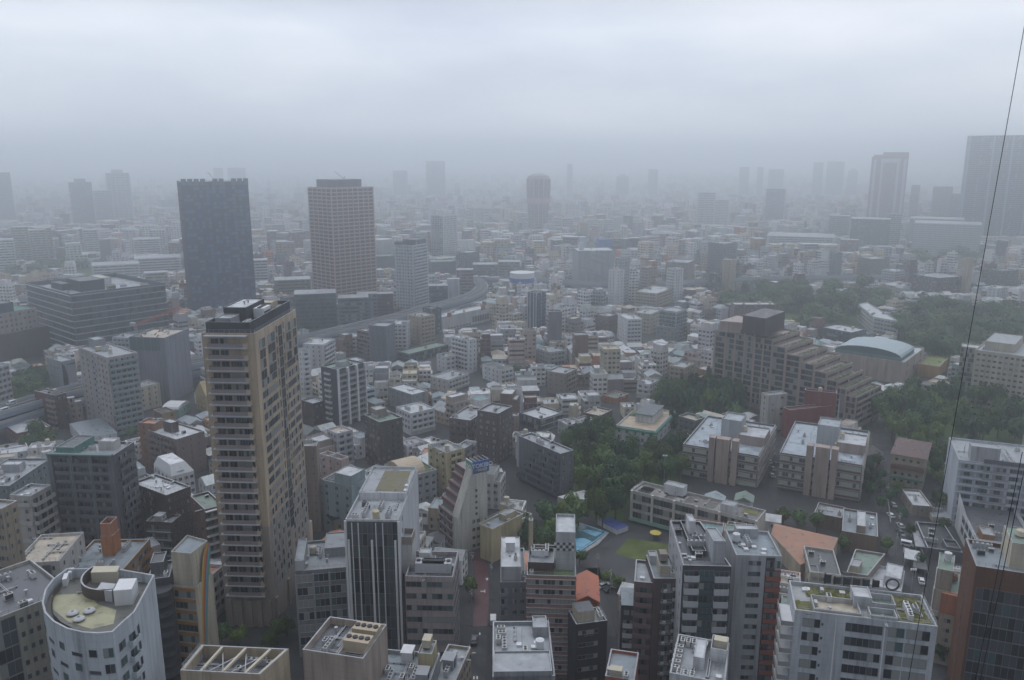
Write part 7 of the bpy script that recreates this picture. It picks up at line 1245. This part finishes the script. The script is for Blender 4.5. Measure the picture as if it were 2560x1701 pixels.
WCOL = [('white', 'white', 22), ('offwhite', 'off-white', 17), ('pale', 'pale grey', 14), ('grey', 'grey', 7), ('cream', 'cream', 15), ('beige', 'beige', 7), ('taupe', 'taupe', 7), ('brown', 'brown', 5), ('dbrown', 'dark brown', 4), ('terra', 'terracotta', 2), ('pink', 'pink', 3), ('dgrey', 'dark grey', 4), ('mauve', 'mauve', 4), ('cyan', 'light blue', 2), ('yellow', 'pale yellow', 3), ('maroon', 'maroon', 2), ('ochre', 'ochre', 1)]
WPOOL = [w for w in WCOL for _ in range(w[2])]
RC = [('rgrey', 'grey-roofed', 8), ('rlight', 'pale-roofed', 14), ('rdark', 'dark-roofed', 4), ('rgreen', 'green-grey-roofed', 3), ('rblue', 'blue-grey-roofed', 5), ('terra', 'red-roofed', 1), ('rbeige', 'beige-roofed', 4), ('teal', 'teal-roofed', 1)]
RPOOL = [w for w in RC for _ in range(w[2])]
def seen(c, w, d, h): p = proj((c.x, c.y, h)); return w * h / (c.length + 1) ** 2 if -80 < p[0] < 2640 and p[1] < 1740 else 0
order = sorted(range(len(LOTS)), key=lambda i: -seen(LOTS[i][0], LOTS[i][1], LOTS[i][2], LOTS[i][4] + 6))
NH = NA = 0; IND = []; REST = []
for i in order:
    l = LOTS[i]; ap = l[4] > 10.8
    if seen(l[0], l[1], l[2], l[4]) and (NA < 290 if ap else NH < 290): IND.append(i); NA += ap; NH += not ap
    else: REST.append(i)
def relation(c):
    best = None
    for h in HEROES:
        if not h.sh: continue
        q = sum(h.poly, Vector((0, 0))) / len(h.poly); dd = (q - c).length
        if best is None or dd < best[0]: best = (dd, h, q)
    dd, h, q = best; v = c - q; f = q.normalized(); r = Vector((f.y, -f.x)); a, b_ = v.dot(f), v.dot(r)
    if abs(a) > abs(b_): s = 'behind ' if a > 0 else 'in front of '
    else: s = 'right of ' if b_ > 0 else 'left of '
    return s + h.sh
def gable(b, P, z, hh, e=.35, hip=0.0):
    """gable or hipped roof over the rectangle P (list of 4 xy), ridge along the longer side"""
    if (P[1] - P[0]).length < (P[2] - P[1]).length: P = P[1:] + P[:1]
    u = (P[1] - P[0]).normalized(); v = (P[3] - P[0]).normalized(); Q_ = [P[0] - u * e - v * e, P[1] + u * e - v * e, P[2] + u * e + v * e, P[3] - u * e + v * e]
    L = (Q_[1] - Q_[0]).length; r0 = (Q_[0] + Q_[3]) / 2 + u * L * hip; r1 = (Q_[1] + Q_[2]) / 2 - u * L * hip; T = lambda p, zz: (p.x, p.y, zz)
    b.poly([T(Q_[0], z), T(Q_[1], z), T(r1, z + hh), T(r0, z + hh)]); b.poly([T(Q_[2], z), T(Q_[3], z), T(r0, z + hh), T(r1, z + hh)]); b.poly([T(Q_[3], z), T(Q_[0], z), T(r0, z + hh)]); b.poly([T(Q_[1], z), T(Q_[2], z), T(r1, z + hh)])
def winfaces(b, P, h, fh, r, pit, m0=2):
    """window panes set into a far building's walls, part of the wall's surface"""
    st = r.choice('wwwbr')
    for i in range(4):
        p, q = P[i], P[(i + 1) % 4]; d = q - p; l = d.length; t = d / l; n = Vector((t.y, -t.x)); mid = (p + q) / 2
        if n.dot(mid + b.off) > 0: continue
        if r.random() < .15: continue
        nf = int(h / fh)
        for k in range(nf):
            z = k * fh + .9
            cells = [(.05 * l, .95 * l)] if st == 'r' else [(l * (j + .18) / max(1, round(l / pit)), l * (j + .82) / max(1, round(l / pit))) for j in range(max(1, round(l / pit)))]
            for a, c in cells:
                g = m0 + (0 if r.random() < .7 else 1); A_, B_ = p + t * a + n * .04, p + t * c + n * .04; zz = z + (1.3 if st != 'b' else 1.7) ; b.poly([(A_.x, A_.y, z), (B_.x, B_.y, z), (B_.x, B_.y, zz), (A_.x, A_.y, zz)], g)
            if st == 'b' and k:
                A_, B_ = p + t * (.05 * l), p + t * (.95 * l); b.obox((A_.x, A_.y, 0), t, 0, (B_ - A_).length, -1.0, -.05, z - 1.0, z + .2, 0)
DESC = {}
def build_lot(i, merged=None):
    c, w, d, an, h = LOTS[i]; r = random.Random(i * 17 + 5); wc = r.choice(WPOOL); rc = r.choice(RPOOL); ap = h > 10.8; col = tuple(min(.72, x * k_) for x, k_ in zip(jit(COLS[wc[0]], r, .2), (1.22, 1.18, 1.18))); rcol = jit(COLS[rc[0]], r, .15)
    ca, sa = math.cos(an), math.sin(an); P = [Vector((c.x + ca * x - sa * y, c.y + sa * x + ca * y)) for x, y in ((-w / 2, -d / 2), (w / 2, -d / 2), (w / 2, d / 2), (-w / 2, d / 2))]
    k = min(range(4), key=lambda j: P[j].length); P = P[k:] + P[:k]
    pitched = (not ap and r.random() < .42); step = (ap or h > 8.5) and r.random() < .5 and not pitched; nearby = c.y < 430
    if merged is None:
        name = 'apartment_building' if ap else 'house'; size = ('tall ' if h > 22 else 'mid-rise ' if h > 14 else 'small ') if ap else ('low ' if h < 8 else '')
        noun = 'flats' if ap else 'house'; desc = (size, wc[1], 'pitched ' + rc[1] if pitched else ('stepped ' + rc[1] if step else rc[1]), noun, relation(c))
        hb = h - 2.8 if step else h
        b = Bld(name, 'x', 'apartment building' if ap else 'house', P, hb, col=col, roof=rcol, par=0 if pitched else r.choice((.5, .8, 1.0)), cope=r.random() < .6, fh=3.0 if ap else 2.85, hero=False, seed=i, gap=.5, fac=None if nearby else (lambda m, P_, H_: (setattr(m, 'off', P[0]), winfaces(m, P_, H_, 3.0, r, 3.0, 2))))
        DESC.setdefault(desc, []).append((proj((c.x, c.y, h))[0], b.root))
        if pitched: m = MB(); gable(m, [p - b.o.xy for p in P], h, min(w, d) * r.uniform(.2, .32), .35, r.choice((0, 0, .25))); b.part('pitched_roof', m, ('roof',), rcol)
        elif step: u0, v0 = r.choice(((0, .25), (.25, 0), (.2, .2))); b.rbox('setback_storey', u0 + .01, .99, v0 + .01, .99, 2.9 + b.par, col, rcol, par=.4)
        if nearby:
            for e in range(4):
                f = b.face(e); mid = f.p + f.t * f.w / 2
                if f.n.dot(mid) > 0: continue
                st = r.choice(('w', 'w', 's', 'b', 'w', 's') if ap or e % 2 else ('w', 's', 's', 'w')); style(b, e, st, .3)
        else:
            pass
        if not pitched and not step: b.clutter(r.choice((1, 2, 3)) if nearby else r.choice((1, 2, 3)), ('ac', 'tank', 'hatch', 'stair', 'ac2', 'vent', 'stair', 'mast') if ap else ('ac', 'hatch', 'ac', 'vent'), .2, .8)
        b.finish()
    else:
        m = merged; m.cc = col; m.off = Vector((0, 0)); n = 4; hb = h - 2.8 if step else h
        m.faces([(p.x, p.y, 0) for p in P] + [(p.x, p.y, hb) for p in P], [(j, (j + 1) % 4, (j + 1) % 4 + 4, j + 4) for j in range(4)], 0); winfaces(m, P, hb, 3, r, 3.0, 2)
        m.cc = rcol
        if pitched: gm = MB(); gm.cc = rcol; gable(gm, P, h, min(w, d) * .27, .35, r.choice((0, .25))); gm.m = [1] * len(gm.f); m.add(gm)
        else:
            m.poly([(p.x, p.y, hb - .5) for p in P], 1)
            m.cc = tuple(x * .9 for x in col); I = [p + (sum(P, Vector((0, 0))) / 4 - p) * .06 for p in P]; m.faces([(p.x, p.y, hb) for p in P] + [(p.x, p.y, hb) for p in I], [(j, (j + 1) % 4, (j + 1) % 4 + 4, j + 4) for j in range(4)], 0); m.faces([(p.x, p.y, hb - .5) for p in I] + [(p.x, p.y, hb) for p in I], [((j + 1) % 4, j, j + 4, (j + 1) % 4 + 4) for j in range(4)], 0)
            q = [P[0] + (P[2] - P[0]) * k_ for k_ in (.3, .6)]; ww = min(w, d) * .17
            m.cc = col; m.obox((q[0].x, q[0].y, hb - .5), Vector((ca, sa)), -ww, ww, -ww, ww, 0, 2.9 if ap else 1.2, 0)
            if step: S4 = [P[0] + (P[2] - P[0]) * .12, P[1] + (P[3] - P[1]) * .06, P[2] + (P[0] - P[2]) * .03, P[3] + (P[1] - P[3]) * .06]; m.prism([(p.x, p.y) for p in S4], hb - .5, h, 0); m.cc = rcol; m.poly([(p.x, p.y, h + .02) for p in S4], 1)
for i in IND: build_lot(i)
ORD = ('first', 'second', 'third', 'fourth', 'fifth', 'sixth', 'seventh', 'eighth', 'ninth', 'tenth', 'eleventh', 'twelfth')
for (sz, wc, rf, noun, rel), v in DESC.items():
    v.sort(key=lambda x: x[0]); pln = {'house': 'houses', 'flats': 'flats'}[noun]
    for k, (x, root) in enumerate(v):
        if len(f'first from left of {sz}{wc} {rf} {pln} {rel}'.replace('-', '').split()) > 15: rf = rf.replace('stepped ', '').replace('pitched ', '')
        root['label'] = f'{sz}{wc} {rf} {noun} {rel}' if len(v) == 1 else f'{ORD[min(k, 11)]} from left of {len(v) if 0 else ""}{sz}{wc} {rf} {pln} {rel}'.replace('  ', ' '); root['group'] = 'small houses of the dense quarter' if noun == 'house' else 'small apartment blocks of the dense quarter'
mm = MB()
for i in REST: build_lot(i, mm)
o = ob('distant_houses', mm.mesh('distant_houses', ('wallA', 'roofA', 'g0', 'g2'), attr=True)); tag(o, 'sea of small houses and flats filling the middle distance', 'houses', None, 'stuff')
# ---- the hazy far city
mm = MB(); r = random.Random(99); mm.off = Vector((0, 0)); cnt = 0; PK = PARKS
for k in range(26000):
    y = 1040 + 4200 * r.random() ** 1.35; x = r.uniform(-.72, .72) * y; c = Vector((x, y)); w, d = r.uniform(8, 22), r.uniform(8, 17); an = r.choice((.5, .3, -.3, .7, .1)); ca, sa = math.cos(an), math.sin(an)
    if any((abs(x - (q0.x + q1.x) / 2) < 50 and dseg(c, q0, q1) < rw + 6) for q0, q1, rw in RSEG if abs(q0.y - y) < 80): continue
    if any(inpoly(c, P) for P in PK): continue
    if any(x0 - 8 < x < x1 + 8 and y0 - 8 < y < y1 + 8 for _, x0, x1, y0, y1 in HPOLY): continue
    h = r.choice((7, 8, 10, 12, 13, 16)) if r.random() < .72 else r.uniform(18, 40) * (1 + max(0, (y - 2500) / 6000))
    h = fit(c, w, d, ca, sa, h)
    if not h: continue
    P = [Vector((x + ca * a - sa * b_, y + sa * a + ca * b_)) for a, b_ in ((-w / 2, -d / 2), (w / 2, -d / 2), (w / 2, d / 2), (-w / 2, d / 2))]; wc = r.choice(WPOOL); mm.cc = tuple(min(.72, x * k_) for x, k_ in zip(jit(COLS[wc[0]], r, .2), (1.22, 1.18, 1.18)))
    mm.faces([(p.x, p.y, 0) for p in P] + [(p.x, p.y, h) for p in P], [(j, (j + 1) % 4, (j + 1) % 4 + 4, j + 4) for j in range(4)], 0)
    if y < 2600: winfaces(mm, P, h, 3.2, r, 4.2 if y < 1700 else 7, 2)
    mm.cc = jit(COLS[r.choice(RPOOL)[0]], r, .15); mm.poly([(p.x, p.y, h + .02) for p in P], 1); cnt += 1
o = ob('distant_buildings', mm.mesh('distant_buildings', ('wallA', 'roofA', 'g0', 'g2'), attr=True)); tag(o, 'endless far city fading into haze', 'buildings', None, 'stuff')
# far tree clumps between the buildings
mm = MB(); cl = MB(); rr = random.Random(5)
base = []
for k in range(60):
    u, v = rr.uniform(-.3, 1), rr.uniform(0, 6.28); s_ = math.sqrt(max(0, 1 - u * u)); n = Vector((s_ * math.cos(v), s_ * math.sin(v), u)); base.append(n)
for k in range(950):
    y = 700 + 2800 * rr.random() ** 1.2; x = rr.uniform(-.72, .72) * y; c = Vector((x, y))
    if any(x0 < x < x1 and y0 < y < y1 for _, x0, x1, y0, y1 in HPOLY) or fit(c, 8, 8, 1, 0, 9) < 9: continue
    R_ = rr.uniform(3, 6) if y < 1200 else rr.uniform(6, 13); hh = rr.uniform(6, 11)
    for n in base:
        p = Vector((x + n.x * R_, y + n.y * R_, hh * .45 + n.z * hh * .5)); a = n.orthogonal().normalized(); b_ = n.cross(a); sz = R_ * rr.uniform(.22, .4); mm.poly([p + a * sz, p + b_ * sz, p - a * sz, p - b_ * sz])
o = ob('distant_trees', mm.mesh('distant_trees', ('leaf',)), None, color=(.045, .075, .035)); tag(o, 'scattered tree clumps between the far houses', 'trees', None, 'stuff')
print('FAR', cnt, 'TREES', len(TREES), 'IND', len(IND), 'REST', len(REST))
# ------------------------------------------------------------------ ground and haze
m = MB(); m.poly([(-8000, -300, 0), (8000, -300, 0), (8000, 9000, 0), (-8000, 9000, 0)]); tag(ob('ground', m.mesh('ground', ('paving',))), kind='structure')
hz = bpy.data.materials.new('haze'); hz.use_nodes = True; t = hz.node_tree; t.nodes.clear(); o = N(t, 'ShaderNodeOutputMaterial'); pv = N(t, 'ShaderNodeVolumePrincipled')
pv.inputs['Color'].default_value = (.93, .97, 1, 1); pv.inputs['Density'].default_value = HAZE; pv.inputs['Anisotropy'].default_value = 0.85; t.links.new(pv.outputs[0], o.inputs['Volume'])
m = MB(); m.box(-8100, 8100, -400, 9100, -1, 238); h = ob('haze', m.mesh('haze', (hz,))); tag(h, kind='stuff')
print('OBJECTS BUILT', len(S.objects))
